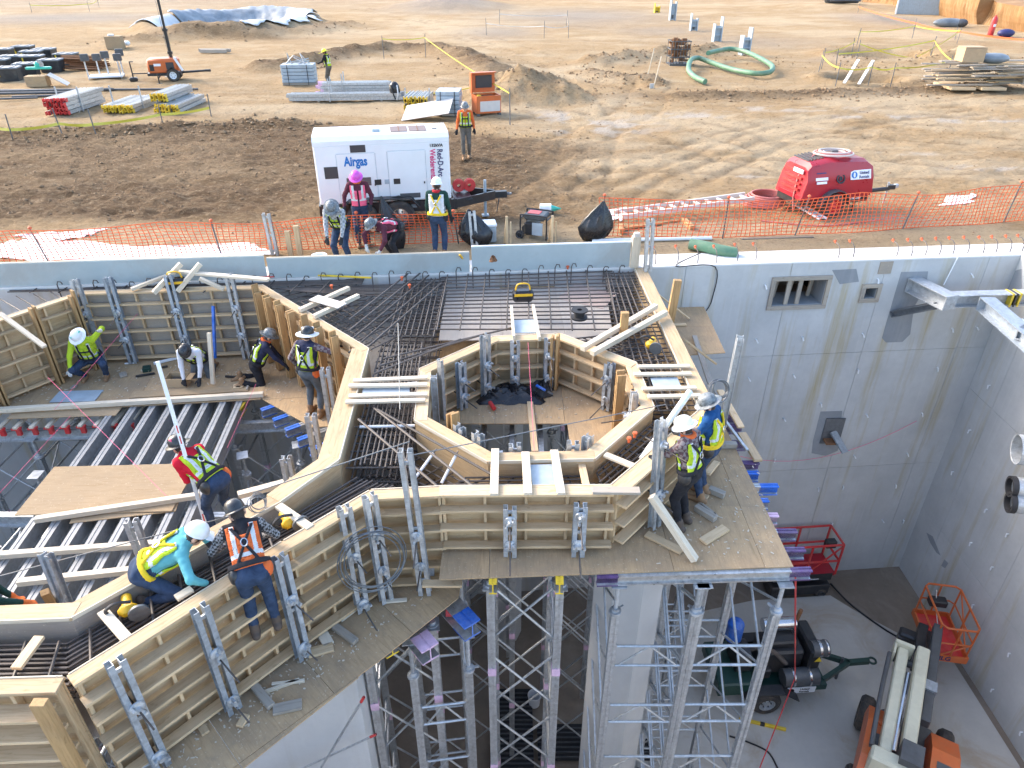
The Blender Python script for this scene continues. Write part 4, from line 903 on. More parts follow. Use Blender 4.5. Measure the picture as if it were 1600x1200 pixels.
tower('shoring tower under the open joists, leftmost near one', -8.6, 8.6, 1.1, 1.5, LDK - .45); tower('shoring tower under the open joists, behind the loose plywood', -6.5, 8.7, 1.1, 1.5, LDK - .45); tower('shoring tower below the blue-ended joists', -4.55, 9.3, 1.0, 1.4, LDK - .4, R(20)); tower('shoring tower under the left deck ledger, farther left', -10.6, 11.3, 1.2, 1.4, LDK - .5); tower('shoring tower under the left deck ledger, behind the open joists', -8.2, 11.4, 1.2, 1.4, LDK - .5); tower('shoring tower under the left deck ledger, nearest the blue-ended joists', -5.6, 11.6, 1.2, 1.3, LDK - .5); tower('shoring tower below the near left rebar beam', -3.9, 6.5, .9, 1.2, LDK - .4, R(40)); tower('shoring tower at the left edge near the green-sleeved worker', -7.4, 5.6, 1.1, 1.4, LDK - .45)
# columns and pier
def column(label, x, y, r, z0, z1, n=8, rot=0, name='concrete_column'):
    g = G().lathe([(0, z0), (r, z0), (r, z1), (0, z1)], n, TR((0, 0, 0), rot)); t = thing(name, label, 'column', (x, y, FLZ), M=TR((x, y, 0))); part('shaft', g, CONCC, t); return t
column('pale concrete column standing behind the ladder-braced shoring tower', 1.90, 8.25, .58, FLZ, -1.25, 8, R(12)); column('concrete column far under the left deck', -7.0, 13.0, .45, FLZ, -1.9, 8); column('concrete column far under the slab', -.2, 13.2, .45, FLZ, -1.3, 8)
pr = thing('concrete_pier', 'broad bluish concrete pier under the low outer deck at the bottom', 'pier', (-3.6, 6.9, FLZ))
g = G(); g.box((-4.0, 6.75, -7.9), (3.7, 1.0, 4.2)); g.box((-4.0, 6.75, -4.055), (3.7, 1.0, 3.45)); part('wall_block', g, CONCC, pr, M=Matrix()); part('pour_joint', G().box((-4.0, 6.76, -5.8), (3.68, .99, .06)), CONCP, pr, M=Matrix())
for (p, q, lab) in (((-2.0, 6.0, -2.6), (-3.5, 5.9, -5.6), 'thin steel brace rod across the face of the pier, steeper one'), ((-1.95, 6.1, -3.6), (-4.6, 5.95, -5.3), 'thin steel brace rod across the face of the pier, flatter one')):
    t = thing('brace_rod', lab, 'rod', p); rod('rod', p, q, .018, GALV, t); rod('red_tip', p, V(p).lerp(V(q), .035), .021, REDL, t)

deck('unseen decking added past the left picture edge to shade the pit below', [[(-15.8, 11.0), (-11.6, 11.27), (-11.6, 13.2), (-15.8, 13.0)], [(-15.8, 5.0), (-9.6, 5.0), (-9.6, 7.6), (-15.8, 7.6)]], LDK - .004, PLYD)  # out of view, added so less light leaks in under the left deck
# ================================================================ reinforcement
def rebar_set(label, lines, r=.011, name='rebar_mat', group=None, mat=REBAR, hooks=False):
    p0 = lines[0][0]; t = thing(name, label, 'rebar', p0, group=group)
    for a, b in lines: rod('bar', a, b, r, mat, t, 6)
    return t
def quadgrid(c00, c10, c11, c01, nu, nv, zu, zv, ju=.012, ext=0.0):
    """Bars across a four-sided patch: nu bars run along v, nv along u."""
    c00, c10, c11, c01 = [V((p[0], p[1], 0)) for p in (c00, c10, c11, c01)]; out = []
    for i in range(nu):
        q = i / max(1, nu - 1) + random.uniform(-.3, .3) / nu * .4; a = c00.lerp(c10, q); b = c01.lerp(c11, q); e = (b - a).normalized() * (ext + random.uniform(0, .06))
        out.append((a - e + Z * (zu + random.uniform(-ju, ju)), b + e + Z * (zu + random.uniform(-ju, ju))))
    for j in range(nv):
        q = j / max(1, nv - 1) + random.uniform(-.3, .3) / nv * .4; a = c00.lerp(c01, q); b = c10.lerp(c11, q); e = (b - a).normalized() * (ext + random.uniform(0, .06))
        out.append((a - e + Z * (zv + random.uniform(-ju, ju)), b + e + Z * (zv + random.uniform(-ju, ju))))
    return out
rebar_set('wide rebar grid over the slab plywood under the black tool bag', quadgrid((-1.42, 11.95), (2.0, 11.95), (2.1, 14.75), (-1.42, 14.42), 9, 15, -.02, -.05, .006, .08), .016)
rebar_set('dense rebar cage along the right side form', quadgrid((1.98, 9.2), (2.86, 9.2), (2.68, 14.75), (2.05, 14.7), 7, 36, -.05, -.08) + quadgrid((2.05, 9.2), (2.8, 9.2), (2.62, 14.7), (2.1, 14.7), 5, 26, -.42, -.44) + quadgrid((2.05, 9.2), (2.8, 9.2), (2.62, 14.7), (2.1, 14.7), 5, 20, -.8, -.82), .013)
rebar_set('dense square rebar cage left of the slab plywood', quadgrid((-2.3, 11.7), (-1.45, 11.7), (-1.45, 14.4), (-2.3, 14.3), 9, 20, -.06, -.09) + quadgrid((-2.3, 11.7), (-1.45, 11.7), (-1.45, 14.4), (-2.3, 14.3), 7, 14, -.5, -.52) + quadgrid((-2.3, 11.7), (-1.45, 11.7), (-1.45, 14.4), (-2.3, 14.3), 6, 10, -.85, -.87), .013)
rebar_set('fanned rebar over the dark area left of the square cage', [(V((-5.1 + i * .08, 13.95 - i * .02, -.10)), V((-1.3 - i * .10, 14.25 - i * .10, -.10))) for i in range(9)] + [(V((-2.55 - .16 * i, 11.3 + .165 * i, -.14)), V((-1.5 - .17 * i, 12.6 + .115 * i, -.14))) for i in range(16)] + [(V((-4.6 + .3 * i, 13.95 - .24 * i, -.3)), V((-1.6 - .05 * i, 14.2 - .28 * i, -.32))) for i in range(9)] + [(V((-4.4 + .22 * i, 13.3 - .2 * i, -.28)), V((-4.0 + .26 * i, 14.05, -.3))) for i in range(10)] + [(V((-2.55 + .1 * i - .05 * i, 11.35 + .16 * i, -.2)), V((-4.6 + .14 * i, 13.5 + .05 * i, -.2))) for i in range(6)], .012)
rebar_set('heavy diagonal bars laid from the slanting form toward the far wall', [(at(545, 500 + i * 17, -.02), at(650 + i * 10, 418 + i * 6, .02)) for i in range(5)] + [(at(800 - 40 * i, 512 + 9 * i, .02), at(600 - 8 * i, 560 + 12 * i, .0)) for i in range(3)], .018)
rebar_set('rebar cage in the channel left of the octagon', quadgrid((-2.3, 8.0), (-1.5, 8.0), (-1.66, 11.6), (-2.4, 11.6), 12, 20, -.20, -.24, .03) + quadgrid((-2.3, 8.0), (-1.5, 8.0), (-1.6, 11.6), (-2.4, 11.6), 10, 14, -.45, -.5, .03) + quadgrid((-2.3, 8.0), (-1.5, 8.0), (-1.6, 11.6), (-2.4, 11.6), 8, 7, -.88, -.9), .015)
rebar_set('rebar rows crossing in front of the octagon behind the white boards', quadgrid((-1.2, 7.36), (1.2, 7.36), (1.0, 7.78), (-.6, 7.74), 9, 6, -.26, -.22, .01) + quadgrid((-1.2, 7.36), (1.2, 7.36), (1.0, 7.78), (-.6, 7.74), 5, 6, -.55, -.52) + quadgrid((-1.2, 7.36), (1.2, 7.36), (1.0, 7.78), (-.6, 7.74), 5, 5, -.85, -.83), .014)
rebar_set('rebar rows in the slanting channel right of the octagon front', quadgrid((1.28, 7.36), (1.2, 7.85), (2.22, 9.1), (2.8, 9.05), 6, 12, -.20, -.23) + quadgrid((1.3, 7.4), (1.22, 7.85), (2.2, 9.1), (2.75, 9.05), 6, 8, -.55, -.58), .014)
rebar_set('rebar in the slanting channel far right of the octagon', quadgrid((.95, 11.66), (2.12, 10.62), (2.75, 10.9), (2.0, 11.9), 10, 9, -.12, -.15) + quadgrid((.95, 11.66), (2.12, 10.62), (2.75, 10.9), (2.0, 11.9), 8, 8, -.5, -.53), .014)
rebar_set('rebar in the slanting channel near left of the octagon', quadgrid((-1.55, 8.7), (-.4, 7.75), (-.9, 7.35), (-2.2, 8.0), 8, 7, -.50, -.53) + quadgrid((-1.55, 8.7), (-.4, 7.75), (-.9, 7.35), (-2.2, 8.0), 8, 6, -.85, -.87), .014)
rebar_set('long loose diagonal bars crossing left of the octagon front', [(at(585, 638, -.02), at(745, 765, -.05)), (at(560, 655, -.02), at(695, 770, -.05)), (at(590, 640, -.0), at(780, 748, -.04))], .019)
def bundle(label, a0, a1, b0, b1, n, z, r=.016, layers=2):
    ln = []
    for L in range(layers):
        for i in range(n):
            q = i / (n - 1); ln.append((V((*V(a0).lerp(V(a1), q), z - L * .10 + random.uniform(-.015, .015))), V((*V(b0).lerp(V(b1), q), z - L * .10 + random.uniform(-.015, .015)))))
    return ln
bb = bundle('', (-1.55, 7.55), (-2.15, 7.75), (-2.80, 6.35), (-3.02, 6.75), 9, -.24, .017, 3) + bundle('', (-2.80, 6.35), (-3.02, 6.75), (-4.42, 4.50), (-4.70, 4.98), 9, -.24, .017, 3) + bundle('', (-4.42, 4.50), (-4.70, 4.98), (-6.8, 4.48), (-6.8, 4.9), 9, -.24, .017, 3)
d1 = (V((-4.3, 4.42, 0)) - V((-2.72, 6.26, 0)))
bb += [(V((-2.76, 6.3, -.18)) + d1 * q, V((-3.05, 6.85, -.18)) + d1 * q) for q in (.05, .2, .36, .52, .66, .8, .93)] + [(V((-4.6 - .35 * i, 4.46, -.18)), V((-4.75 - .35 * i, 4.96, -.18))) for i in range(5)]
rebar_set('thick bundled bars lying in the near left beam form', bb, .017, 'rebar_bundle')
rebar_set('rebar rows on the wall top behind the left form panel', [(V((-10.5, 13.62 + .07 * i, -.04)), V((-3.2, 14.05 + .055 * i, -.04))) for i in range(6)] + [(V((-10 + .6 * i, 13.55, -.02)), V((-9.9 + .6 * i, 14.2, -.02))) for i in range(11)] + [(V((-9.2 - .16 * i, 13.3 - .2 * i, -.04)), V((-9.6 - .3 * i, 13.62 - .1 * i, -.04))) for i in range(9)], .013)
# white sleeved bars
for i, (a, b) in enumerate(((at(677, 708, -.1), at(650, 745, -.3)), (at(712, 712, -.1), at(690, 755, -.3)), (at(562, 667, -.15), at(648, 665, -.15)), (at(585, 605, -.15), at(652, 598, -.15)))):
    t = thing('sleeved_bar', ['white sleeved bar left of the octagon front, left of two', 'white sleeved bar left of the octagon front, right of two', 'white sleeved bar across the channel left of the octagon, nearer one', 'white sleeved bar across the channel left of the octagon, farther one'][i], 'sleeve', a)
    rod('sleeve', a, b, .022, REBARW, t); rod('bar_tip', a + (a - b).normalized() * .0, a + (a - b).normalized() * .08, .012, REBAR, t)
# hooked starter bars rising from the far wall in front of the edge board
sp = thing('starter_bars', 'row of short hooked starter bars along the foot of the edge board', 'rebar', wp(-6, -.1, 0))
for i in range(34):
    x = -9.5 + i * .36; p = wp(x, .0, -.02) - WNRM * .06; h = random.uniform(.1, .2)
    part('hooked_bar', G().tube([p - Z * .3, p + Z * h * .6, p + Z * h + WDIR * .03, p + Z * h * .95 + WDIR * .09, p + Z * h * .6 + WDIR * .11], .012, 5), REBAR, sp, 40, M=Matrix())
# ---------------------------------------------------------------- edge board of the slab along the far wall
for i, (x0, x1, h, lab) in enumerate(((-13.5, -5.25, .50, 'blue-grey edge board on the wall top, long left length'), (-5.2, -.92, .44, 'blue-grey edge board on the wall top, lower middle length where workers bend'), (-.87, 2.62, .56, 'blue-grey edge board on the wall top, right length beside the corner post'))):
    t = thing('edge_board', lab, 'edge board', wp(x0, .06, .02)); M, L = along(wp(x0, .07, .02 + h / 2), wp(x1, .07, .02 + h / 2))
    part('panel', G().box((L / 2, 0, 0), (L, .03, h)), BULK, t, M=M); board('top_batten', wp(x0, .10, .02 + h - .03), wp(x1, .10, .02 + h - .03), .045, .09, WHITEP if i == 2 else WOODW, t)
    for k in range(int(L / 1.2)): board('back_stud', wp(x0 + .5 + k * 1.2, .12, .02), wp(x0 + .5 + k * 1.2, .12, .02 + h - .08), .04, .06, WOOD, t, up=WNRM)
t = thing('corner_post', 'white-washed timber post at the right end of the edge board', 'post', wp(2.72, .05, 0)); board('post', wp(2.72, .05, 0.01), wp(2.72, .05, .72), .18, .14, WOODW, t, up=WNRM); board('block', wp(2.72, .05, .72), wp(2.72, .05, .80), .12, .10, SHEETW, t, up=WNRM)

# ================================================================ loose boards, spreaders, props
def plank(label, a, b, w=.14, h=.04, mat=WOODW, up=Z, name='timber_board', cat='board', group=None):
    o = board(name, a, b, w, h, mat, None, up); return tag(o, label, cat, group)
def bpx(label, u0, v0, u1, v1, z, w=.14, h=.04, mat=WOODW, z1=None, **k): return plank(label, at(u0, v0, z), at(u1, v1, z if z1 is None else z1), w, h, mat, **k)
ZT = .045
bpx('pale board across the channel right of the octagon, topmost of four', 996, 573, 1078, 572, ZT, .09); bpx('pale board across the channel right of the octagon, second of four', 990, 585, 1080, 584, ZT, .09); bpx('pale board across the channel right of the octagon, third of four', 1003, 608, 1088, 606, ZT, .09); bpx('pale board across the channel right of the octagon, nearest of four', 1012, 620, 1095, 618, ZT, .09)
bpx('pale board across the channel left of the octagon, farthest of four', 552, 595, 668, 590, ZT, .09); bpx('pale board across the channel left of the octagon, second of four', 545, 603, 668, 601, ZT + .006, .09); bpx('pale board across the channel left of the octagon, third of four', 545, 619, 668, 616, ZT, .09); bpx('pale board across the channel left of the octagon, nearest of four', 540, 628, 665, 625, ZT + .006, .09)
bpx('whitish board bridging the front beam, leftmost of three', 774, 702, 772, 773, ZT, .11); bpx('whitish board bridging the front beam, middle of three', 821, 707, 825, 772, ZT, .11); bpx('whitish board bridging the front beam, rightmost of three', 866, 704, 877, 772, ZT, .11)
bpx('short board wedged low in the front beam, left of the slanting channel', 908, 722, 917, 764, -.10, .1, mat=WOOD); bpx('board across the slanting channel right of the octagon front', 945, 710, 1005, 735, -.02, .1)
bpx('weathered grey board on the front panel, at its right end', 925, 766, 1000, 767, ZT + .01, .13, mat=WOODG)
bpx('pale board on edge from octagon back to the plate, left one', 799, 480, 803, 528, ZT + .1, .05, .09, z1=.05); bpx('pale board on edge from octagon back to the plate, right one', 833, 478, 843, 530, ZT + .1, .05, .09, z1=.05)
for (u0, v0, u1, v1, lab, z) in ((910, 545, 1025, 478, 'white-painted timber laid across the right cage, upper of two', .12), (925, 552, 1040, 488, 'white-painted timber laid across the right cage, lower of two', .12)): bpx(lab, u0, v0, u1, v1, z, .10, .09, WHITEP if False else WOODW)
bpx('stubby timber post standing in the right rebar cage', 973, 535, 973, 535, -.3, .12, .14, WOODO) if False else plank('stubby timber post standing in the right rebar cage', at(973, 530, -.1), at(973, 530, -.1) + Z * .55, .14, .10, WOODO, up=V((0, 1, 0)))
bpx('white-painted timber linking the two crossing timbers by the stubby post', 960, 512, 985, 520, .07, .08, .06)
plank('tall timber post on the outer deck right of the slab', at(1046, 507, -.3), at(1046, 507, -.3) + V((.05, 0, .95)), .15, .10, WOODO, up=V((0, 1, 0)))
bpx('thin brace stick on the far right outer deck, upper one', 1015, 435, 1065, 474, -.3, .05, .03, WOOD, -.93); bpx('thin brace stick on the far right outer deck, lower one', 1026, 458, 1077, 498, -.4, .05, .03, WOOD, -.93)
bpx('short timber offcut at the foot of the tall post', 1052, 508, 1072, 507, DK + .03, .08, .04, WOOD)
bpx('timber brace dropping from the side form to the deck, right of the octagon', 1068, 530, 1118, 568, -.15, .08, .04, WOOD, -.9); bpx('long timber stretched along the open right edge, above the workers', 1125, 610, 1158, 668, DK + .05, .12, .04, WOOD); bpx('long timber along the open right edge, beside the purple joists', 1159, 677, 1185, 720, DK + .05, .14, .05, WOOD); bpx('narrow timber along the open edge, farther one by the tall strongback', 1085, 525, 1110, 600, DK + .05, .1, .04, WOODG)
bpx('pale metal tube lying along the open right edge', 1126, 648, 1168, 704, DK + .1, .05, .04, ALU)
bpx('squared timber leaning from the slanting panel down to the deck', 1018, 775, 1086, 875, -.12, .10, .09, WOODW, DK + .05); bpx('short timber on the deck right of the slanting panel', 1010, 834, 1066, 862, DK + .03, .12, .04, WOOD); bpx('sleeper block on the deck in front of the blue-shirted worker', 1087, 792, 1118, 811, DK + .05, .10, .09, WOODG); bpx('sleeper block on the deck right of the blue-shirted worker', 1108, 764, 1132, 774, DK + .05, .10, .09, WOODG); bpx('sleeper block on the deck behind the blue-shirted worker', 1118, 695, 1150, 695, DK + .05, .10, .09, WOODG); bpx('pale board leaning beside the blue-shirted worker', 1105, 740, 1120, 722, -.7, .1, .04, WOOD, DK + .03)
bpx('board end jutting up near the right worker, in front of the side form', 1092, 690, 1125, 690, -.6, .12, .04, WOOD) if False else None
# north-west: boards over the left forms
bpx('pale timber leaning over the left form, left one of the crossing pair', 240, 458, 283, 412, .02, .09, .09, WOODW, .50); bpx('pale timber leaning over the left form, right one of the crossing pair', 277, 455, 313, 412, .02, .09, .09, WOODW, .50); bpx('long white board lying on the crossing timbers above the left form', 272, 424, 420, 437, .32, .12, .05, WOODW); bpx('pale timber prop from the crossing pair toward the left', 205, 452, 275, 425, .06, .09, .06, WOODW, .2); bpx('short pale timber prop from the crossing pair toward the right', 312, 435, 350, 452, .3, .09, .06, WOODW, .06)
bpx('white bracket panel on the left edge board, upper', 35, 435, 122, 421, .12, .10, .05, WHITEP); bpx('white bracket panel on the left edge board, lower', 37, 441, 126, 433, .05, .14, .04, WHITEP)
bpx('white board leaning on the left form near the picture edge', 0, 490, 70, 542, .1, .09, .05, WOODW, -.3)
bpx('pale timber bracket on the slanting form, upper arm', 468, 485, 545, 450, .06, .09, .08, WOODW); bpx('pale timber bracket on the slanting form, lower arm', 490, 495, 560, 462, .06, .09, .08, WOODW); bpx('white ply gusset on the timber bracket', 490, 465, 535, 478, .14, .26, .02, SHEETW)
bpx('long pale timber along the front edge of the left deck', -20, 642, 412, 616, LDK + .06, .10, .09, WOODW); bpx('fresh ply strip below the front edge of the left deck', 20, 645, 188, 640, LDK - .03, .42, .02, PLY)
bpx('grey sheet under the hand of the crouching worker in lime', 85, 620, 155, 618, LDK + .015, .42, .012, GREYL) ; bpx('brown ply offcut at the front of the left deck', 205, 617, 390, 606, LDK + .012, .25, .018, PLY)
sh = plank('large clean plywood sheet lying loose on the open joists', at(55, 766, LDK), at(290, 760, LDK), 1.24, .02, PLY); pl2 = plank('second plywood sheet just showing under the large loose one', at(110, 792, LDK - .022) + V((.1, .1, 0)), at(285, 768, LDK - .022), 1.0, .018, PLY)
bpx('long white timber laid over the loose plywood sheet', 55, 812, 312, 774, LDK + .05, .10, .085, WOODW); bpx('long timber across the open joists, nearer the loose sheet', -10, 868, 262, 848, LDK + .05, .10, .085, WOODW); bpx('long timber across the open joists, nearest the green-sleeved arm', 28, 910, 215, 890, LDK + .05, .10, .085, WOODW); bpx('bright timber behind the turquoise-shirted worker', 140, 940, 212, 902, -1.3, .10, .09, WOODW); bpx('long timber right of the red-shirted worker along the inner form', 372, 774, 455, 752, LDK + .25, .12, .09, WOODW)
bpx('short timber bridging the near left beam beside the orange-vested worker', 435, 790, 485, 825, .0, .11, .04, WOODW); bpx('timber spreader in the near left beam below the turquoise worker', 160, 955, 200, 1000, -.06, .11, .04, WOODW); bpx('timber spreader in the near left beam at the left edge', 62, 995, 25, 1045, -.06, .11, .04, WOOD); bpx('timber spreader in the near left beam beside the grinder', 275, 935, 300, 920, .0, .10, .04, WOODW)
bpx('pair of worn timber stubs among the joists, lower left', 70, 925, 92, 960, -1.0, .10, .09, WOODO, LDK)
bpx('grey block on the low outer deck below the coiled cable', 522, 978, 556, 1003, ODK + .05, .10, .06, WOODG); bpx('grey block on the low outer deck at the lower left', 398, 1072, 424, 1104, ODK + .05, .10, .06, WOODG); bpx('aluminium channel at the foot of the form, bottom edge', 215, 1200, 248, 1183, ODK + .06, .12, .08, ALU); bpx('slat of wood on the low outer deck beside the grey block', 532, 970, 556, 952, ODK + .03, .05, .03, WOODW); bpx('slat of wood on the low outer deck under the tallest strongback', 600, 940, 636, 937, ODK + .03, .06, .03, WOODW)
bpx('timber ledge at the right end of the low outer deck', 660, 912, 722, 912, ODK + .45, .12, .04, WOOD)
# blue-grey embed plates between the spreader boards
def plate(label, poly, z, mat=GREYL):
    pts = [at(u, v, z) for u, v in poly]; c = sum(pts, V()) / len(pts); g = G().prism([(p.x - c.x, p.y - c.y) for p in pts], -.012, 0); return tag(ob('embed_plate', g.mesh('embed_plate'), mat, None, M=TR(c)), label, 'plate', 'blue-grey embed plates')
plate('blue-grey plate between the whitish boards in front of the octagon', ((828, 726), (866, 725), (871, 756), (832, 757)), -.03); plate('blue-grey plate between the boards left of the octagon', ((567, 606), (640, 604), (640, 614), (566, 616)), .0); plate('blue-grey plate between the boards right of the octagon', ((1016, 590), (1058, 589), (1064, 603), (1022, 605)), .0); plate('blue-grey plate behind the octagon between the two pale boards', ((801, 500), (837, 499), (839, 519), (803, 520)), .03)
# timber wedge pieces inside the octagon
for (i, q, lab) in ((0, .99, 'doubled timber post in the far right corner inside the octagon'), (2, .42, 'doubled timber post at the right inside the octagon'), (5, .76, 'doubled timber post at the near left inside the octagon')):
    a = V((*O8[i], 0)); b = V((*O8[(i + 1) % 8], 0)); p = a.lerp(b, q); n = (V((cx, cy, 0)) - p).normalized(); t = thing('timber_post', lab, 'post', p + n * .36 + Z * DK); d = (b - a).normalized()
    for s in (-1, 1): board('post', p + n * .38 + d * .05 * s + Z * (DK + .01), p + n * .38 + d * .05 * s + Z * random.uniform(.1, .2), .045, .14, WOODO, t, up=n)
bpx('long timber dividing the floor hole inside the octagon', 828, 628, 836, 706, DK + .03, .11, .04, WOOD)
bpx('broad pale board leaning inside the right side of the octagon', 975, 585, 1000, 640, -.15, .2, .03, WOOD, -.3)

tubeobj0 = G().cyl((0, 0, 0), tuple(at(1003, 718, -.15) - at(1078, 612, .32)), .05, n=12); tag(ob('conduit_pipe', tubeobj0.mesh('conduit_pipe', 40), WHITEP, None, M=TR(at(1078, 612, .32))), 'white pipe slanting into the channel behind the pale strongback', 'pipe')
bpx('pinkish plywood offcut lying on the slab sheets under the grid', 885, 455, 955, 470, -.335, .9, .008, m_ply('plywood_pinkish', (.50, .385, .34), (.43, .32, .28), (.46, .41, .36), .6))

rg9 = random.Random(9)
for (poly, z, n9, lab) in (([(-2.4, 6.3), (-4.1, 4.5), (-3.4, 4.4), (-2.1, 5.8)], ODK, 7, 'short timber offcut lying loose on the low outer deck'), ([(-9.5, 11.8), (-5.2, 12.2), (-5.2, 13.2), (-8.6, 13.0)], LDK, 8, 'short timber offcut lying loose on the left deck'), ([(2.0, 6.9), (3.5, 7.0), (3.5, 8.6), (2.6, 8.2)], DK, 5, 'short timber offcut lying loose on the right deck')):
    p9s = []
    for k9 in range(n9):
        a9, b9 = rg9.random(), rg9.random(); p9 = V((*poly[0], 0)).lerp(V((*poly[1], 0)), a9).lerp(V((*poly[3], 0)).lerp(V((*poly[2], 0)), a9), b9); q9 = rg9.uniform(0, 3.1); l9 = rg9.uniform(.12, .5); d9 = V((math.cos(q9), math.sin(q9), 0)) * l9
        p9s.append(plank(lab, p9 + Z * (z + .026), p9 + d9 + Z * (z + .026), rg9.choice([.04, .09, .14]), .04, rg9.choice([WOOD, WOODW, WOODG]), name='timber_offcut', cat='offcut', group=lab.replace('short timber offcut lying loose', 'timber offcuts')))
    for k9, o9 in enumerate(sorted(p9s, key=lambda o: o.location.x)): o9['label'] = '%s loose timber offcut from the left on the %s' % (ORD[k9], lab.split('on the ')[1])
# ================================================================ machines in the yard
def wheel_set(t, c, r, w, axis, rim=CHROME, nm='wheel', out=1):
    wl_ = part(nm, G().wheel(c, r, w, axis, 28, r * .14), TYRE, t, 35); c = V(c); ax = V(axis).normalized()
    Mx = Matrix.Translation(c + ax * out * w * .18) @ (ax * out).to_track_quat('Z', 'Y').to_matrix().to_4x4()
    part('rim', G().lathe([(0, .03), (r * .16, .03), (r * .18, 0), (r * .46, -.02), (r * .50, .05), (r * .60, .06), (r * .60, -.05), (0, -.05)], 20, Mx), rim, wl_, 35)
    g = G()
    for k in range(6):
        a = k * math.pi / 3; g.cyl(Mx @ V((math.cos(a) * r * .32, math.sin(a) * r * .32, -.02)), Mx @ V((math.cos(a) * r * .32, math.sin(a) * r * .32, .03)), r * .05, n=6)
    part('lug_nuts', g, GREYD, wl_)
    return wl_
def welder():
    t = thing('generator_trailer', 'big white enclosed welder generator on a black two-axle trailer', 'generator', (-4.69, 17.12, 0), R(10.5))
    L, D, z0, z1 = 3.22, 1.3, .70, 2.30
    bd = part('enclosure', G().box((L / 2, D / 2, (z0 + z1 - .18) / 2), (L, D, z1 - .18 - z0), None, .03), WHITE, t)
    part('roof_hood', G().prism([(0, 0), (D, 0), (D, .10), (D - .12, .20), (.12, .20), (0, .10)], -.0, L, Matrix(((0, 0, 1, 0), (1, 0, 0, 0), (0, 1, 0, z1 - .20), (0, 0, 0, 1)))), WHITE, t)
    def pan(nm, x0, x1, a, b, mat, dp=.012, par=t): return part(nm, G().box(((x0 + x1) / 2, -dp / 2 + .002, (a + b) / 2), (x1 - x0, dp, b - a), None, .003), mat, par)
    def seam(x0, z0_, x1, z1_): part('panel_seam', G().box(((x0 + x1) / 2, -.001, (z0_ + z1_) / 2), (max(.007, x1 - x0), .006, max(.007, z1_ - z0_))), GREYL, t)
    fm = L / 215.0
    for (x0, x1, a, b) in ((.52, 1.42, .74, 1.90), (1.72, 2.62, .74, 1.92)):
        d = pan('access_door', x0, x1, a, b, WHITE, .016); seam(x0 - .01, a, x0 - .01, b); seam(x1 + .01, a, x1 + .01, b); seam(x0, b + .01, x1, b + .01)
        part('door_latch', G().box((x1 - .05, -.02, 1.15), (.03, .02, .05)), BLACKP, d)
    v = pan('intake_vent', .86, 1.22, 1.93, 2.10, GRILLE); pan('intake_vent', .20, .52, 1.34, 1.62, GRILLE); pan('intake_vent', .70, 1.28, 1.14, 1.34, BROWNV, .024); pan('control_window', 1.36, 1.52, 1.14, 1.27, BLACKP, .022); pan('control_window', 1.82, 1.98, 1.14, 1.27, BLACKP, .026); pan('data_plate', 1.60, 1.72, 1.15, 1.26, GREYL); pan('lower_vent', 1.95, 2.45, .78, .90, GREYD, .024)
    for (x0, x1) in ((.70, 1.28),):
        for k in range(4): part('louvre', G().box(((x0 + x1) / 2, -.026, 1.165 + k * .048), (x1 - x0, .012, .012)), GREYD, v)
    for (x0, x1) in ((1.85, 2.26), (2.30, 2.72)):
        rg = part('roof_grille', G().box(((x0 + x1) / 2, .62, z1 + .006), (x1 - x0, .62, .016)), BROWNV, t)
        part('grille_bars', G().box(((x0 + x1) / 2, .62, z1 + .016), (.02, .62, .01)), RUST, rg)
    part('roof_hatch', G().box((1.0, .6, z1 + .005), (.3, .12, .014)), GREYL, t); part('exhaust_port', G().cyl((2.92, .55, z1 - .01), (2.92, .55, z1 + .012), .07, n=14), BLACKP, t); part('roof_box', G().box((1.5, .65, z1 + .03), (.17, .5, .07)), GREYL, t)
    text('lettering', 'Airgas', .30, TXBLUE, t, face_frame((.96, -.018, 1.72), (1, 0, 0), (0, 0, 1)), .011, sx=.72)
    text('lettering', 'Red-D-Arc', .19, TXNAVY, t, face_frame((2.98, -.012, 1.60), (0, 0, -1), (1, 0, 0)), .004, sx=.78); text('lettering', 'Welderentals', .19, TXRED, t, face_frame((2.80, -.012, 1.53), (0, 0, -1), (1, 0, 0)), .004, sx=.78); text('lettering', '132kVA', .10, TXBLK, t, face_frame((2.9, -.012, 2.02), (1, 0, 0), (0, 0, 1)), .003)
    fr = part('trailer_frame', G().box((L / 2 + .05, .02, .56), (L + .1, .08, .26)).box((L / 2 + .05, D - .02, .56), (L + .1, .08, .26)).box((L / 2, D / 2, .66), (L, D, .06)).box((.0, D / 2, .56), (.08, D, .26)).box((L + .1, D / 2, .56), (.08, D, .26)), BLACKP, t)
    g = G(); g.bar((L + .05, .0, .56), (L + 1.2, D / 2 - .05, .56), .06, .22); g.bar((L + .05, D, .56), (L + 1.2, D / 2 + .05, .56), .06, .22); g.box((L + 1.35, D / 2, .56), (.35, .14, .16)); g.box((L + .3, D / 2, .60), (.5, D * .8, .05)); part('drawbar', g, BLACKP, fr)
    part('hitch_ring', G().tube([(L + 1.58 + .07 * math.cos(a), D / 2 + .07 * math.sin(a), .56) for a in [i * math.pi / 5 for i in range(10)]], .022, 6, True), STEELD, fr, 40); part('jack_post', G().cyl((L + .95, D / 2, .03), (L + .95, D / 2, .95), .04).box((L + .95, D / 2, .02), (.18, .18, .03)), GREYL, fr); part('chains', G().tube(sag((L + 1.3, .5, .5), (L + 1.25, .62, .1), .02), .015, 5), STEELD, fr)
    for x in (.98, 1.90):
        wheel_set(t, (x, -.12, .38), .38, .22, (0, -1, 0), CHROME); wheel_set(t, (x, D + .10, .38), .38, .22, (0, 1, 0), CHROME)
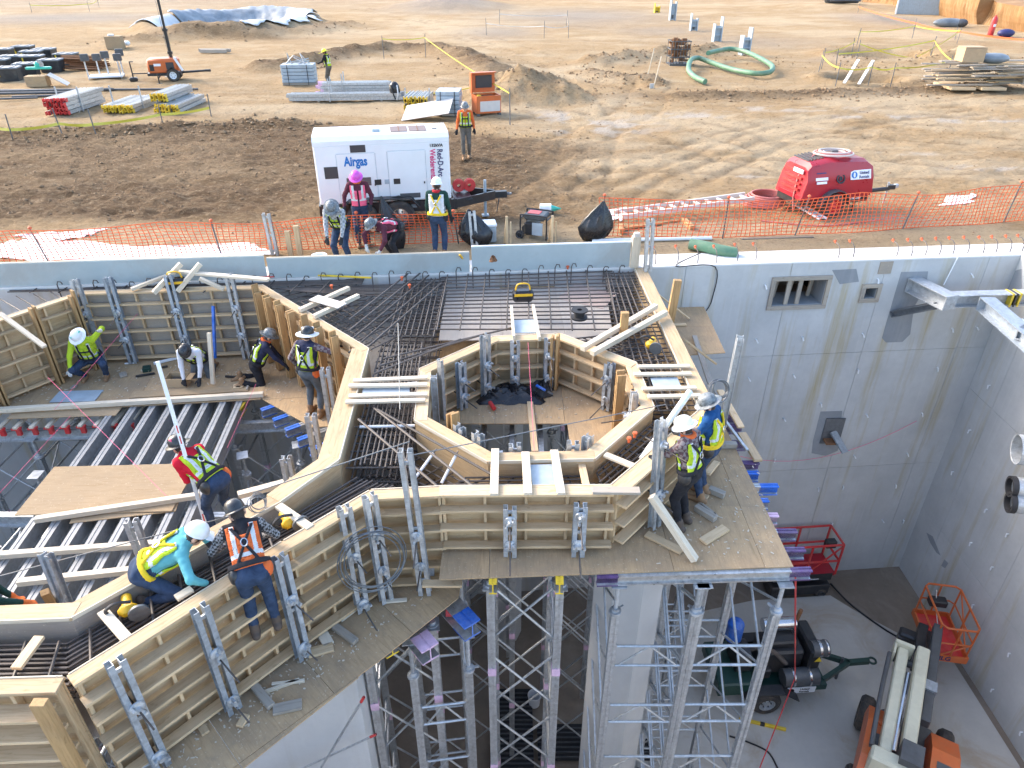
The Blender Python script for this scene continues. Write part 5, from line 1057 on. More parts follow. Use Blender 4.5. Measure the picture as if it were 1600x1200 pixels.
    fd = G().tube([(.5, -.12, .55), (.62, -.12, .78), (.98, -.12, .86), (1.44, -.12, .78), (1.90, -.12, .86), (2.26, -.12, .78), (2.38, -.12, .55)], .03, 4)
    for a, b in (((.5, .60), (.7, .82)), ((.7, .82), (1.25, .84)), ((1.25, .84), (1.62, .84)), ((1.62, .84), (2.2, .82)), ((2.2, .82), (2.4, .60))): fd.bar((a[0], -.12, a[1]), (b[0], -.12, b[1]), .26, .02)
    part('fender', fd, BLACKP, t); part('reflector', G().box((2.75, -.03, .50), (.4, .02, .06)), REDL, t); part('side_lamp', G().box((.45, -.03, .52), (.22, .02, .08)), GREYL, t); part('side_lamp', G().box((2.3, -.03, .58), (.18, .02, .08)), GREYL, t)
    for k in range(2): part('cable_reel', G().lathe([(.05, -.06), (.16, -.06), (.16, -.04), (.10, -.04), (.10, .04), (.16, .04), (.16, .06), (.05, .06)], 14, TR((L + .28 + k * .28, D * .62, .80), 0, R(90))), REDL, t, 40)
welder()
def compressor():
    t = thing('air_compressor', 'red towable air compressor with coiled hose on its hood', 'compressor', (7.48, 18.2, 0), R(15))
    L, D = 2.15, 1.15; pr = [(.02, .48), (.0, 1.0), (.18, 1.42), (.9, 1.50), (1.75, 1.46), (2.10, 1.24), (2.15, .70), (2.15, .56), (.02, .48)]
    prof = [(0, .50), (.10, 1.28), (.20, 1.40), (.75, 1.47), (1.85, 1.42), (2.08, 1.28), (2.15, .62)]
    n = len(prof); ys = [(0.0, 0), (.04, .0), (.22, .0), (D - .22, 0), (D - .04, 0), (D, 0)]; vs = []; ins = [(.0, .0), (.0, .0)]
    def ring(y, sx, dz):
        return [V((L / 2 + (x - L / 2) * sx, y, .5 + (z - .5) * dz)) for x, z in prof]
    rows = [ring(-.02, .99, .45), ring(0, 1, .62), ring(.10, .985, .93), ring(.24, .97, 1.0), ring(D - .24, .97, 1.0), ring(D - .10, .985, .93), ring(D, 1, .62), ring(D + .02, .99, .45)]
    g = G(); fl = [p for r_ in rows for p in r_]; fs = []
    for j in range(len(rows) - 1):
        for i in range(n - 1): fs.append((j * n + i, j * n + i + 1, (j + 1) * n + i + 1, (j + 1) * n + i))
    fs.append(tuple(range(n))[::-1]); fs.append(tuple((len(rows) - 1) * n + i for i in range(n)))
    fs = [f[::-1] for f in fs]; g.add(fl, fs); g.box((L / 2, D / 2, .53), (L * .98, D * .98, .1)); hd = part('hood', g, RED, t, 28)
    for k in range(4): part('grille_slat', G().box((.015 + .022 * k, D / 2, .72 + .14 * k), (.05, D * .62, .055), TR((0, 0, 0))), REDL, hd)
    for k in range(5): part('hood_louvre', G().box((.24 + .10 * k, D / 2 + .05, 1.425 + .012 * k), (.035, D * .55, .03)), GREYD, hd)
    ch = part('chassis', G().box((L / 2, D / 2, .42), (L * .96, D * .9, .22)), BLACKP, t); g = G().cyl((L, D / 2, .40), (L + 1.05, D / 2, .42), .055, n=10); g.box((L + 1.1, D / 2, .46), (.24, .10, .12)); part('drawbar', g, BLACKP, ch); part('hitch', G().box((L + 1.26, D / 2, .48), (.14, .1, .1), None, .02).cyl((L + 1.0, D / 2, .02), (L + 1.0, D / 2, .6), .03), GALV, ch); part('jack_leg', G().cyl((L - .35, .15, .0), (L - .35, .15, .4), .03), BLACKP, ch)
    for y, s in ((-.08, -1), (D + .08, 1)):
        wheel_set(t, (.95, y, .32), .32, .2, (0, s, 0), REDL)
        f = G(); a = [(.95 + .42 * math.cos(q), .33 + .40 * math.sin(q)) for q in [math.pi * i / 8 for i in range(9)]]
        for p, q in zip(a[:-1], a[1:]): f.bar((p[0], y, p[1]), (q[0], y, q[1]), .26, .02)
        part('fender', f, GREYD, t)
    yf = -.0
    def dec(nm, x, z, w, h, mat, dp=.004): 
        q = (z - .5); return part(nm, G().box((x, .005 - dp, z), (w, .012, h), None, .004), mat, t)
    FN = V((0, -.94, .34)).normalized(); UP = V((0, .34, .94)).normalized()
    def ff(x, z): # on the raked hood side
        ya = .02 + (z - 1.04) * .30 - .03; return face_frame((x, ya, z), (1, 0, 0), UP)
    part('sign_plate', G().box((0, 0, 0), (.62, .24, .012), None, .004), WHITEP, t, L=ff(1.66, 1.06)); text('lettering', 'United', .105, TXNAVY, t, ff(1.76, 1.10) @ TR((0, 0, .012)), .002); text('lettering', 'Rentals', .105, TXNAVY, t, ff(1.76, 1.00) @ TR((0, 0, .012)), .002)
    part('logo_disc', G().cyl((0, 0, 0), (0, 0, .012), .085, n=20), TXBLUE, t, L=ff(1.46, 1.06) @ TR((0, 0, .004))); part('logo_lens', G().ball((0, 0, .014), (.035, .07, .006), 12, 6), WHITEP, t, L=ff(1.46, 1.06))
    part('emblem_ring', G().lathe([(.09, 0), (.13, 0), (.13, .01), (.09, .01), (.09, 0)], 24), TXBLK, t, L=ff(1.06, 1.00)); part('emblem_bar', G().box((-.02, 0, .004), (.06, .12, .008)).box((.03, .0, .004), (.03, .09, .008)), TXBLK, t, L=ff(1.06, 1.00))
    for (x, z, w, h, m_) in ((.50, 1.02, .36, .075, WHITEP), (.50, .93, .30, .06, WHITEP), (.48, 1.16, .28, .03, TXNAVY)): part('sticker', G().box((0, 0, 0), (w, h, .01)), m_, t, L=ff(x, z))
    text('lettering', 'CPS185-100', .085, TXWHT, t, face_frame((1.66, .05, .42), (1, 0, 0), (0, 0, 1)), .003)
    part('sticker', G().box((-.0, D * .35, 1.17), (.03, .4, .10), TR((.06, 0, 0))), WHITEP, t)
    h = thing('coiled_hose', 'pale pink air hose coiled on the hood of the red compressor', 'hose', (8.42, 19.02, 1.5)); hp = []
    for k in range(5):
        g = G(); r = .44 - .05 * k; o = V((random.uniform(-.02, .02), random.uniform(-.02, .02), .02 + .022 * (k % 3)))
        part('hose_loop', g.tube([V((r * 1.15 * math.cos(a), r * .82 * math.sin(a), 0)) + o for a in [i * math.pi / 14 for i in range(28)]], .022, 6, True), REDH if k % 2 else SHEETW, h, 60)
    part('hose_tail', G().tube([(-.45, 0, .03), (-.7, -.25, -.1), (-.98, -.42, -.5), (-1.02, -.5, -1.0), (-.95, -.5, -1.35)], .02, 6), REDH, h, 60); part('hose_coupling', G().box((.02, .02, .05), (.16, .1, .08)), STEELD, h)
compressor()
def light_tower():
    p = on(262, 126); t = thing('light_tower', 'orange towable light tower with tall black mast', 'light tower', p, R(14))
    g = G().box((0, 0, .78), (1.55, 1.05, .75), None, .10); bd = part('hood', g, ORANGE, t, 40); part('logo_plate', G().box((-.25, -.53, .86), (.36, .02, .12)), WHITEP, bd); part('side_vent', G().box((.38, -.53, .80), (.4, .02, .35)), GRILLE, bd); part('control_door', G().box((-.55, -.53, .72), (.22, .02, .3)), BLACKP, bd)
    part('chassis', G().box((0, 0, .38), (1.7, 1.0, .14)).cyl((.8, 0, .4), (2.2, 0, .45), .06).box((2.2, 0, .45), (.3, .12, .12)), BLACKP, t)
    for y, s in ((-.55, -1), (.55, 1)): wheel_set(t, (.45, y, .33), .33, .2, (0, s, 0), WHITEP)
    part('fender', G().bar((.15, -.55, .55), (.45, -.55, .74), .26, .03).bar((.45, -.55, .74), (.78, -.55, .5), .26, .03).bar((.75, -.5, 1.15), (.95, -.5, .6), .1, .05), BLACKP, t); part('side_stripe', G().bar((.68, -.54, 1.2), (.98, -.54, .55), .03, .12), WHITEP, t)
    m = G()
    for k, (r, z0, z1) in enumerate(((.15, .9, 2.6), (.115, 2.5, 4.6), (.08, 4.5, 6.8))): m.box((.45, 0, (z0 + z1) / 2), (r, r, z1 - z0))
    for z in (1.4, 2.5, 4.5): m.box((.45, 0, z), (.24, .24, .12))
    ms = part('mast', m, BLACKP, t); part('winch_cable', G().tube([(.35, -.1, 1.1), (.34, -.1, 4.0), (.36, -.1, 6.6)], .012, 5), STEELD, ms)
    for s in (-.5, -.17, .17, .5): part('flood_lamp', G().box((.45 + s * 1.6, -.05, 6.9), (.42, .12, .34), None, .03), GREYD, ms)
    for s in (-1, 1): part('outrigger', G().cyl((-.2, .5 * s, .35), (-.2, 1.3 * s, .30), .035).cyl((-.2, 1.3 * s, .02), (-.2, 1.3 * s, .55), .03).box((-.2, 1.3 * s, .02), (.25, .25, .03)), BLACKP, t)
    part('outrigger', G().cyl((-.8, 0, .4), (-1.7, 0, .4), .03).cyl((-1.7, 0, .05), (-1.7, 0, 1.0), .035).box((-1.7, 0, .12), (.42, .3, .22), None, .06).box((-1.62, 0, 1.0), (.2, .05, .05)), BLACKP, t)
light_tower()
# ---------------------------------------------------------------- bins, bundles, crates
def tote():
    t = thing('storage_bin', '', 'bin', (0, 0, 0), group='black lidded storage bins'); 
    g = G(); a, b = (.50, .36), (.58, .42); vs = [(i * a[0], j * a[1], 0) for j in (-1, 1) for i in (-1, 1)] + [(i * b[0], j * b[1], .62) for j in (-1, 1) for i in (-1, 1)]
    g.add(vs, [(0, 2, 3, 1), (4, 5, 7, 6), (0, 1, 5, 4), (2, 6, 7, 3), (0, 4, 6, 2), (1, 3, 7, 5)]); part('tub', g, BINS, t); part('lid', G().box((0, 0, .665), (1.22, .92, .09), None, .03), LIDS, t)
    for s in (-.3, .3): part('lid_rib', G().box((s, 0, .72), (.12, .7, .03)), LIDS, t)
    part('latch', G().box((-.42, -.44, .45), (.07, .05, .34)).box((-.36, -.44, .33), (.07, .05, .16)), YEL, t)
    return t
spots = [(18, 126, 12, 'with a yellow latch, at the near left corner of the bin cluster'), (46, 119, 12, 'with a pink streak, right behind the nearest one'), (84, 112, 8, 'standing nearest the white lamp pallet, dusty pale lid'), (74, 94, 6, 'with a yellow latch, farthest right in the back row'), (41, 89, 10, 'in the middle of the back row'), (8, 94, 12, 'at the left end of the back row'), (56, 106, 10, 'in the middle of the cluster, behind the pink-streaked one'), (24, 106, 12, 'in the middle row, left of centre'), (2, 112, 14, 'at the left picture edge, middle row'), (108, 102, 4, 'half hidden behind the brown rebar pile'), (54, 98, 8, 'low in the gap of the back row'), (-18, 102, 12, 'cut by the left picture edge')]
for i, (u, v, a, lab) in enumerate(spots):
    p = on(u, v); M = TR(p, R(a + random.uniform(-4, 4)))
    if i == 0: t0 = tote(); t0.matrix_basis = M; t = t0
    else: t = copy_tree(t0, None, M)
    WM[t.name] = M; t['label'] = 'black storage bin ' + lab
def chan_bundle(label, u, v, rz, L, nx, nz, endmat, mat=ALUS, w=.13, h=.10, cat='bundle', name='channel_bundle', dz=0.0, posts=True, trap=False):
    p = on(u, v, dz); t = thing(name, label, cat, p, rz, group='bundles of form channels')
    for j in range(nz):
        for i in range(nx - (j if trap else 0)):
            x = (i - (nx - 1) / 2 + (j * .5 if trap else 0)) * (w + .03) + random.uniform(-.012, .012); z = .12 + j * (h + .015) + random.uniform(-.01, .01); dl = random.uniform(-.16, .16)
            g = G(); 
            for s in (-1, 1): g.box((x + s * w * .40, L / 2 + dl, z), (w * .14, L, h))
            g.box((x, L / 2 + dl, z), (w * .8, L, h * .2)); c = part('channel', g, mat, t)
            if endmat:
                e = G()
                for s in (-1, 1): e.box((x + s * w * .40, dl + .058, z), (w * .14 + .006, .14, h + .006))
                e.box((x, dl + .058, z), (w * .8, .14, h * .2 + .006)); part('painted_end', e, endmat, c)
    for y in (.25 * L, .8 * L): part('skid', G().box((0, y, .03), (nx * w + .2, .09, .06)), WOODG, t)
    if posts:
        for s in (-1, 1): part('rack_post', G().box((s * (nx * (w + .01) / 2 + .06), L * .35, .5), (.05, .05, 1.0)), GALV, t)
    return t
chan_bundle('red-ended channel bundle in the yard, left of the two yellow-ended ones', 92, 181, R(-2), 3.0, 5, 4, REDL, w=.16, h=.15); chan_bundle('yellow-ended channel bundle between the red-ended one and the double stack', 186, 178, R(-2), 2.7, 7, 2, YEL, w=.16, h=.15); chan_bundle('low yellow-ended channel bundle at the right of the yard row', 262, 178, R(-2), 2.9000000000000004, 6, 2, YEL, w=.16, h=.15, posts=False); chan_bundle('upper yellow-ended channel bundle stacked askew on the low one', 252, 174, R(-2), 2.7, 4, 2, YEL, w=.16, h=.15, dz=.35, posts=False)
chan_bundle('yellow-ended channel bundle standing end-on beside the black backpack', 650, 178, R(-4), 1.7, 6, 4, YEL, w=.15, h=.16, posts=True)
b = chan_bundle('long pale channels stacked lengthwise in front of the yellow-hatted worker', 455, 158, R(-86), 5.3, 3, 2, None, w=.17, h=.14); b2 = chan_bundle('pink-ended channels stacked on the far side of the long pale ones', 500, 150, R(-85), 3.4, 4, 4, PINKP, w=.16, h=.12, dz=.05)
def crate(label, u, v, rz, w, d, h, mat, layers=5, top=None):
    p = on(u, v); t = thing('frame_stack', label, 'crate', p, rz); part('pallet', G().box((0, 0, .06), (w, d, .1)), WOODG, t)
    for k in range(layers): part('layer', G().box((random.uniform(-.02, .02), random.uniform(-.02, .02), .12 + (k + .5) * (h - .12) / layers), (w, d, (h - .12) / layers - .02), None, .01), mat, t)
    for s in (-.3, .3): part('strap', G().box((s * w, -d / 2 - .015, h / 2), (.03, .02, h)), BLACKP, t)
    if top:
        g = G()
        for i in range(6): g.tube([(random.uniform(-.4, .4) * w, random.uniform(-.4, .4) * d, h + .01), (random.uniform(-.4, .4) * w, random.uniform(-.4, .4) * d, h + random.uniform(.1, .5)), (random.uniform(-.4, .4) * w, random.uniform(-.4, .4) * d, h)], .025, 5)
        part('loose_rods', g, top, t)
crate('pale grey slatted crate with loose rods on top, left of the yellow-hatted worker', 470, 131, R(4), 1.7, .9, 1.0, GREYL, 5, ALUS); crate('stack of grey frames beside the end-on channel bundle', 703, 178, R(-3), 1.0, 1.1, 1.0, GREYL, 5)
def gangbox():
    p = on(760, 178); t = thing('job_box', 'open orange steel tool chest with its lid up', 'tool chest', p, R(20)); w, d, h = 1.05, .75, .70; g = G()
    for c, s in (((0, -d / 2, h / 2 + .1), (w, .04, h)), ((0, d / 2, h / 2 + .1), (w, .04, h)), ((-w / 2, 0, h / 2 + .1), (.04, d, h)), ((w / 2, 0, h / 2 + .1), (.04, d, h)), ((0, 0, .12), (w, d, .04))): g.box(c, s)
    part('body', g, ORANGE, t); ld = part('lid', G().box((0, d / 2 + .12, h + .52), (w + .06, .05, .8)).box((0, d / 2 + .0, h + .92), (w + .06, .24, .04)).box((-w / 2 - .02, d / 2, h + .52), (.04, .24, .8)), ORANGE, t); part('lid_panel', G().box((.05, d / 2 + .08, h + .55), (w * .7, .03, .5)), GRILLE, ld); part('worn_label', G().box((.05, -d / 2 - .022, .38), (.9, .012, .42)), SHEETW, t); part('contents', G().box((.1, .05, h - .08), (.6, .5, .25), None, .08), BLACKP, t); part('contents', G().box((-.3, .1, h - .02), (.2, .3, .2), None, .05), YEL, t)
    for i in (-1, 1):
        for j in (-1, 1): part('foot', G().box((i * .48, j * .34, .04), (.12, .12, .09)), GREYD, t)
gangbox()
def column_stub(label, u, v, h, rz, lean=0.0, col=GREYL):
    p = on(u, v); t = thing('steel_column_stub', label, 'column', p, rz, group='grey steel column stubs in the yard')
    for s in (-1, 1):
        part('flange', G().box((s * .28, 0, h * (.5 if s < 0 else .36)), (.07, .5, h * (1.0 if s < 0 else .72))), col, t)
    part('web', G().box((0, 0, h * .33), (.5, .05, h * .62)), col, t)
    for z in (.3, .62): part('stiffener', G().box((0, .0, h * z * .9), (.5, .4, .06)), col, t)
    part('slot', G().box((0, -.032, h * .14), (.22, .012, h * .14)), GREYD, t)
column_stub('tall grey steel column stub at the top, second from the left', 1050, 32, 2.4, R(8)); column_stub('grey steel column stub with stair-like plates, third from the left', 1083, 48, 1.4, R(5)); column_stub('grey steel column stub with uneven flanges, fourth from the left', 1119, 65, 1.75, R(-172)); column_stub('grey steel column stub with ladder-like holes, nearest the green hose', 1162, 86, 1.7, R(-165)); column_stub('yellow steel stub farthest away, first from the left', 1026, 20, 1.0, R(4), 0, YEL)
def basket():
    p = on(1060, 83); t = thing('scrap_basket', 'dark wire basket filled with clamps on the dirt', 'basket', p, R(3)); part('base', G().box((0, 0, .06), (1.2, 1.1, .12)), GREYD, t)
    for i in range(7):
        for j in (-1, 1): part('upright', G().box((-.57 + i * .19, j * .52, .75), (.03, .03, 1.3)), GREYD, t)
    for z in (.5, .95, 1.38): part('rail', G().box((0, -.54, z), (1.24, .04, .05)).box((0, .54, z), (1.24, .04, .05)).box((-.6, 0, z), (.04, 1.1, .05)).box((.6, 0, z), (.04, 1.1, .05)), GREYD, t)
    g = G()
    for k in range(60): g.box((random.uniform(-.5, .5), random.uniform(-.48, .48), random.uniform(.2, 1.45)), (random.uniform(.1, .35), .1, random.uniform(.1, .3)), None)
    tag(part('clamps', g, RUST, t), kind='stuff')
basket()
# ---------------------------------------------------------------- hose, pipes, small yard things
def tubeobj(name, label, cat, pts, r, mat, n=8, group=None, smooth=60):
    c = V(pts[0]); g = G().tube([V(p) - c for p in pts], r, n); return tag(ob(name, g.mesh(name, smooth), mat, None, M=TR(c)), label, cat, group)
def spl(pts, k=6):
    pts = [V(p) for p in pts]; out = []
    for i in range(len(pts) - 1):
        p0 = pts[max(i - 1, 0)]; p1 = pts[i]; p2 = pts[i + 1]; p3 = pts[min(i + 2, len(pts) - 1)]
        for j in range(k):
            t = j / k; out.append(.5 * ((2 * p1) + (p2 - p0) * t + (2 * p0 - 5 * p1 + 4 * p2 - p3) * t * t + (3 * p1 - p0 - 3 * p2 + p3) * t ** 3))
    return out + [pts[-1]]
hp = [on(u, v, dz) for u, v, dz in ((1101, 134, .2), (1085, 128, .25), (1075, 118, .3), (1078, 108, .5), (1090, 103, .45), (1110, 106, .3), (1140, 115, .25), (1175, 122, .25), (1200, 122, .3), (1205, 114, .35), (1190, 105, .4), (1165, 95, .5), (1140, 92, .6), (1120, 95, .6), (1104, 102, .7))]
tubeobj('suction_hose', 'thick green suction hose lying in a loop on the dirt', 'hose', spl(hp), .14, GREENH, 12)
tubeobj('suction_hose', 'green pipe end resting behind the far wall', 'hose', spl([at(1078, 381, .14), at(1100, 385, .14), at(1125, 391, .12), at(1150, 396, .06)]), .13, GREENH, 12)
for i, (u0, v0, u1, v1, dz) in enumerate(((-30, 146, 178, 142, .08), (-30, 150, 150, 147, .1), (20, 154, 150, 150, .08), (-30, 143, 310, 141, .06), (0, 158, 60, 156, .1))):
    tubeobj('steel_pipe', '%s long dark pipe from the front, lying behind the channel bundles on the left' % ORD[4 - i], 'pipe', [on(u0, v0, dz), on(u1, v1, dz)], .07 - .006 * i, GREYD, 8)
def pile(name, label, cat, u, v, n, L, r, mat, spread, rz=0.0, hgt=.5):
    p = on(u, v); t = thing(name, label, cat, p, rz)
    for k in range(n):
        q = random.random(); y = random.uniform(-spread, spread) * (1 - q * .6); z = .06 + q * hgt; a = random.uniform(-.05, .05); l = L * random.uniform(.75, 1)
        rod('bar', WM[t.name] @ V((-l / 2, y - a * l, z)), WM[t.name] @ V((l / 2, y + a * l, z + random.uniform(-.04, .04))), r, mat, t)
    return t
pile('rebar_pile', 'brown rebar pile beside the black storage bins', 'rebar', 133, 108, 46, 2.9, .03, RUST, .8, R(-6), .7); pile('debris_pile', 'dark scrap heap at the far right before the embankment', 'scrap', 1315, 12, 30, 4.5, .07, GREYD, 1.2, R(5), .6)
def lamp_pallet():
    p = on(168, 122); t = thing('lamp_pallet', 'white pallet with four floodlight heads on posts', 'pallet', p, R(20)); part('board', G().box((0, 0, .12), (1.7, 1.0, .1), None, .02), WHITEP, t)
    for (x, y, h) in ((-.85, -.4, 1.0), (.75, -.35, .95), (.1, .1, 1.05), (.8, .5, 1.1), (-.4, .5, .9)):
        s = part('post', G().cyl((x, y, 0), (x, y, h), .04), GALV, t); part('lamp_head', G().box((x + .05, y, h + .12), (.42, .16, .36), TR((0, 0, 0)), .03), GREYD, s)
lamp_pallet()
p = on(72, 135); t = thing('saw_table', 'chop saw on a low timber bench beside a leaning board', 'saw', p, R(10)); part('bench', G().box((-.3, 0, .28), (1.0, .6, .5)), PLYD, t); part('leaning_board', G().box((0, 0, 0), (.95, .9, .03)), SHEETW, t, L=TR((.75, -.1, .35), R(10), 0, R(35))); part('saw_body', G().box((-.2, .3, .85), (1.2, .25, .12), None, .03).box((-.2, .3, 1.0), (.3, .25, .3), None, .08), TEAL, t); part('saw_blade', G().cyl((-.05, .22, 1.02), (-.05, .25, 1.02), .17, n=20), ALU, t)
p = on(182, 76); t = thing('plywood_box', 'plain plywood box on the dirt with white scraps on it', 'box', p, R(6)); part('case', G().box((0, 0, .42), (1.1, .7, .84)), PLY, t); part('scraps', G().box((-.2, .1, .9), (.4, .3, .12), None, .05).box((.5, .6, .3), (.6, .4, .3), None, .1), WHITEP, t)
p = on(334, 83); t = thing('timber_skid', 'two dark timber beams lying beyond the light tower', 'timber', p, R(-3)); part('beam', G().box((0, .25, .15), (2.2, .25, .2)), WOODG, t); part('beam', G().box((.1, -.25, .15), (1.8, .25, .2)), WOODG, t)
p = on(618, 157); t = thing('backpack', 'black backpack with hanging straps on the long pale channels', 'bag', p); part('pack', G().ball((0, 0, .48), (.26, .2, .36), 12, 8), BLKPL, t, 60); part('strap', G().tube(spl([(-.15, -.2, .7), (-.05, -.35, .4), (.05, -.3, .1)]), .03, 5), BLACK, t); part('strap', G().tube(spl([(.15, -.2, .7), (.2, -.4, .35), (.12, -.35, .08)]), .03, 5), REFL, t)
p = on(668, 186); t = thing('plywood_sheet', 'pale plywood sheet tilted behind the white generator', 'board', p); part('sheet', G().box((0, 0, 0), (2.1, 1.2, .03)), SHEETW, t, L=TR((0, .2, .35), R(-10), R(20), R(-10)))
p = on(335, 60)
# shovel and pick stuck in the spoil
for (u0, v0, u1, v1, lab) in ((1024, 87, 1011, 122, 'long-handled shovel stuck upright in the spoil, left one'), (1029, 87, 1022, 126, 'long-handled shovel stuck upright in the spoil, right one')):
    b = on(u1, v1); t = thing('shovel', lab, 'shovel', b); rod('handle', b, b + V((.25, 0, 1.5)), .03, WOODW, t); part('blade', G().box((0, 0, 0), (.25, .04, .35)), GALV, t, M=TR(b + V((-.08, 0, .05)), .3))
# pond liner: draped sheets over the rim
def drape(label, name, poly_c, rx, ry, a0, a1, mat, r0=.75, r1=1.35, amp=.22, na=34, nr=9, lift=.05, seed=1):
    c = at(*poly_c); vs = []; fs = []
    rng = np.random.RandomState(seed)
    for i in range(na):
        a = a0 + (a1 - a0) * i / (na - 1); w = .95 + .14 * math.sin(i * .45 + seed) + .05 * math.sin(i * 1.3)
        for j in range(nr):
            rr = r0 + (r1 - r0) * (j / (nr - 1)) * w; x = c.x + rx * rr * math.cos(a); y = c.y + ry * rr * math.sin(a)
            vs.append(V((x, y, gz(x, y) + lift + amp * float(fbm(np.array([x * .9]), np.array([y * .9]), seed)[0]))))
    for i in range(na - 1):
        for j in range(nr - 1): fs.append((i * nr + j, (i + 1) * nr + j, (i + 1) * nr + j + 1, i * nr + j + 1))
    g = G().add([v - c for v in vs], fs); o = ob(name, g.mesh(name, 180), mat, None, M=TR(c)); so = o.modifiers.new('thick', 'SOLIDIFY'); so.thickness = .03
    return tag(o, label, 'tarp')
drape('grey-blue crumpled liner along the far rim of the pond', 'pond_liner', (365, 42), 6.6, 9.0, R(12), R(165), TARPG, .80, 1.16, .5, 90, 14, .05, 2); drape('white tarp draped over the right rim of the pond', 'pond_tarp', (365, 42), 6.6, 9.0, R(-60), R(14), TARP, .76, 1.22, .16, 60, 14, .08, 5); drape('white tarp running along the left rim of the pond', 'pond_tarp', (365, 42), 6.6, 9.0, R(166), R(212), TARP, .85, 1.22, .14, 40, 12, .08, 9)
c = at(365, 42); tag(ob('pond_water', G().lathe([(0, 0), (5.4, 0)], 40, Matrix.Diagonal((1, 1.35, 1, 1))).mesh('pond_water'), WATER, None, M=TR((c.x, c.y, -.30))), kind='structure')
c = at(1395, 88); tag(ob('puddle_water', G().lathe([(0, 0), (2.3, 0)], 30, Matrix.Diagonal((1, 1.1, 1, 1))).mesh('puddle_water'), WATER, None, M=TR((c.x, c.y - .4, -1.12))), kind='structure')
# ---------------------------------------------------------------- stakes and yellow tape
def tape_run(label, stakes, h=1.0, mat=TAPE, w=.07, dip=.12, name='barrier_tape', post=STEELD, ph=1.15):
    ps = [on(u, v) for u, v in stakes]; t = thing(name, label, 'barrier tape', ps[0])
    for p in ps: rod('stake', p - Z * .1, p + Z * ph + V((random.uniform(-.08, .08), 0, 0)), .022, post, t)
    for a, b in zip(ps[:-1], ps[1:]):
        q = sag(a + Z * h, b + Z * h, dip, 10); g = G(); n_ = len(q); tw = random.uniform(0, 2)
        vs = []
        for i, p in enumerate(q):
            u_ = V((0, .3 * math.sin(i * .7 + tw), 1)).normalized() * w / 2; vs += [p - u_, p + u_]
        fs = [(2 * i, 2 * i + 2, 2 * i + 3, 2 * i + 1) for i in range(n_ - 1)]
        g.add([v for v in vs] + [v + V((0, .004, 0)) for v in vs], fs + [tuple(x + 2 * n_ for x in f[::-1]) for f in fs]); part('tape', g, mat, t, M=Matrix())
    return t
tape_run('yellow tape from the bent stake at the left edge along the row of bundles', ((-40, 214), (20, 218), (98, 212), (150, 210), (255, 196), (330, 182)), .35, TAPE, .10, .05, ph=.9); tape_run('yellow tape round the far taped hollow, upper right', ((1283, 108), (1330, 88), (1338, 72), (1425, 60), (1495, 68), (1428, 92), (1337, 98)), .9); tape_run('yellow tape round the near taped hollow, beside the two grey planks', ((1279, 112), (1305, 135), (1356, 134), (1392, 132), (1480, 122), (1450, 100), (1305, 110)), .9); tape_run('yellow cord from the far stake down past the tool chest', ((600, 92), (665, 90), (797, 195)), 1.2, TAPE, .05, .1, ph=1.4); tape_run('slack yellow tape across the middle of the yard behind the gang of channels', ((620, 150), (690, 152), (770, 156)), .2, TAPE, .05, .05, ph=.3); tape_run('pale tape on stakes round the grey patch, top centre', ((760, 55), (850, 60), (888, 60), (885, 40), (780, 38)), .9, SHEETW, .06, ph=1.3); tape_run('thin yellow tape far off at the top left', ((50, 20), (140, 18), (155, 12)), .8, TAPE, .08); tape_run('red tape line below the embankment at the top right', ((1340, 20), (1427, 48), (1492, 62), (1640, 80)), .6, ORNET, .14, .1, ph=1.0)
for (u0, v0, u1, v1, lab) in ((1327, 102, 1318, 134, 'grey plank leaning out of the near taped hollow, left one'), (1358, 97, 1341, 135, 'grey plank leaning out of the near taped hollow, right one')):
    a = on(u1, v1, .1); b = V((a.x + .7, a.y + .5, 1.2)); plank(lab, a, b, .16, .06, GALV, name='plank')
# lumber pile at the right
p = on(1525, 134); t = thing('lumber_pile', 'untidy grey lumber pile on pallets at the right edge', 'lumber', p, R(-2))
for k in range(60):
    q = k / 60; L_ = random.uniform(1.4, 3.4); x = random.uniform(-1.6, 2.4); M_ = TR((x, random.uniform(-.9, .9), .18 + q * 1.0), random.uniform(-.25, .25)); part('plank', G().box((0, 0, 0), (L_, random.uniform(.1, .3), .05)), WOODG if random.random() < .7 else WOOD, t, L=M_)
for x in (-1.2, .3): part('pallet', G().box((x, -.2, .06), (1.2, 1.9, .12)), WOOD, t)
part('crate', G().box((-.7, .1, 1.5), (1.05, .8, .62)).box((-.7, .1, 1.84), (1.05, .8, .04)), CARD, t); part('long_beam', G().box((3.6, .5, .9), (3.4, .5, .22)), SHEETW, t); part('long_beam', G().box((3.6, -.3, .35), (3.4, .6, .3)), WOODG, t); part('tarp_fold', G().ball((.6, .3, 1.3), (.8, .5, .25), 12, 6), TARPG, t, 60)
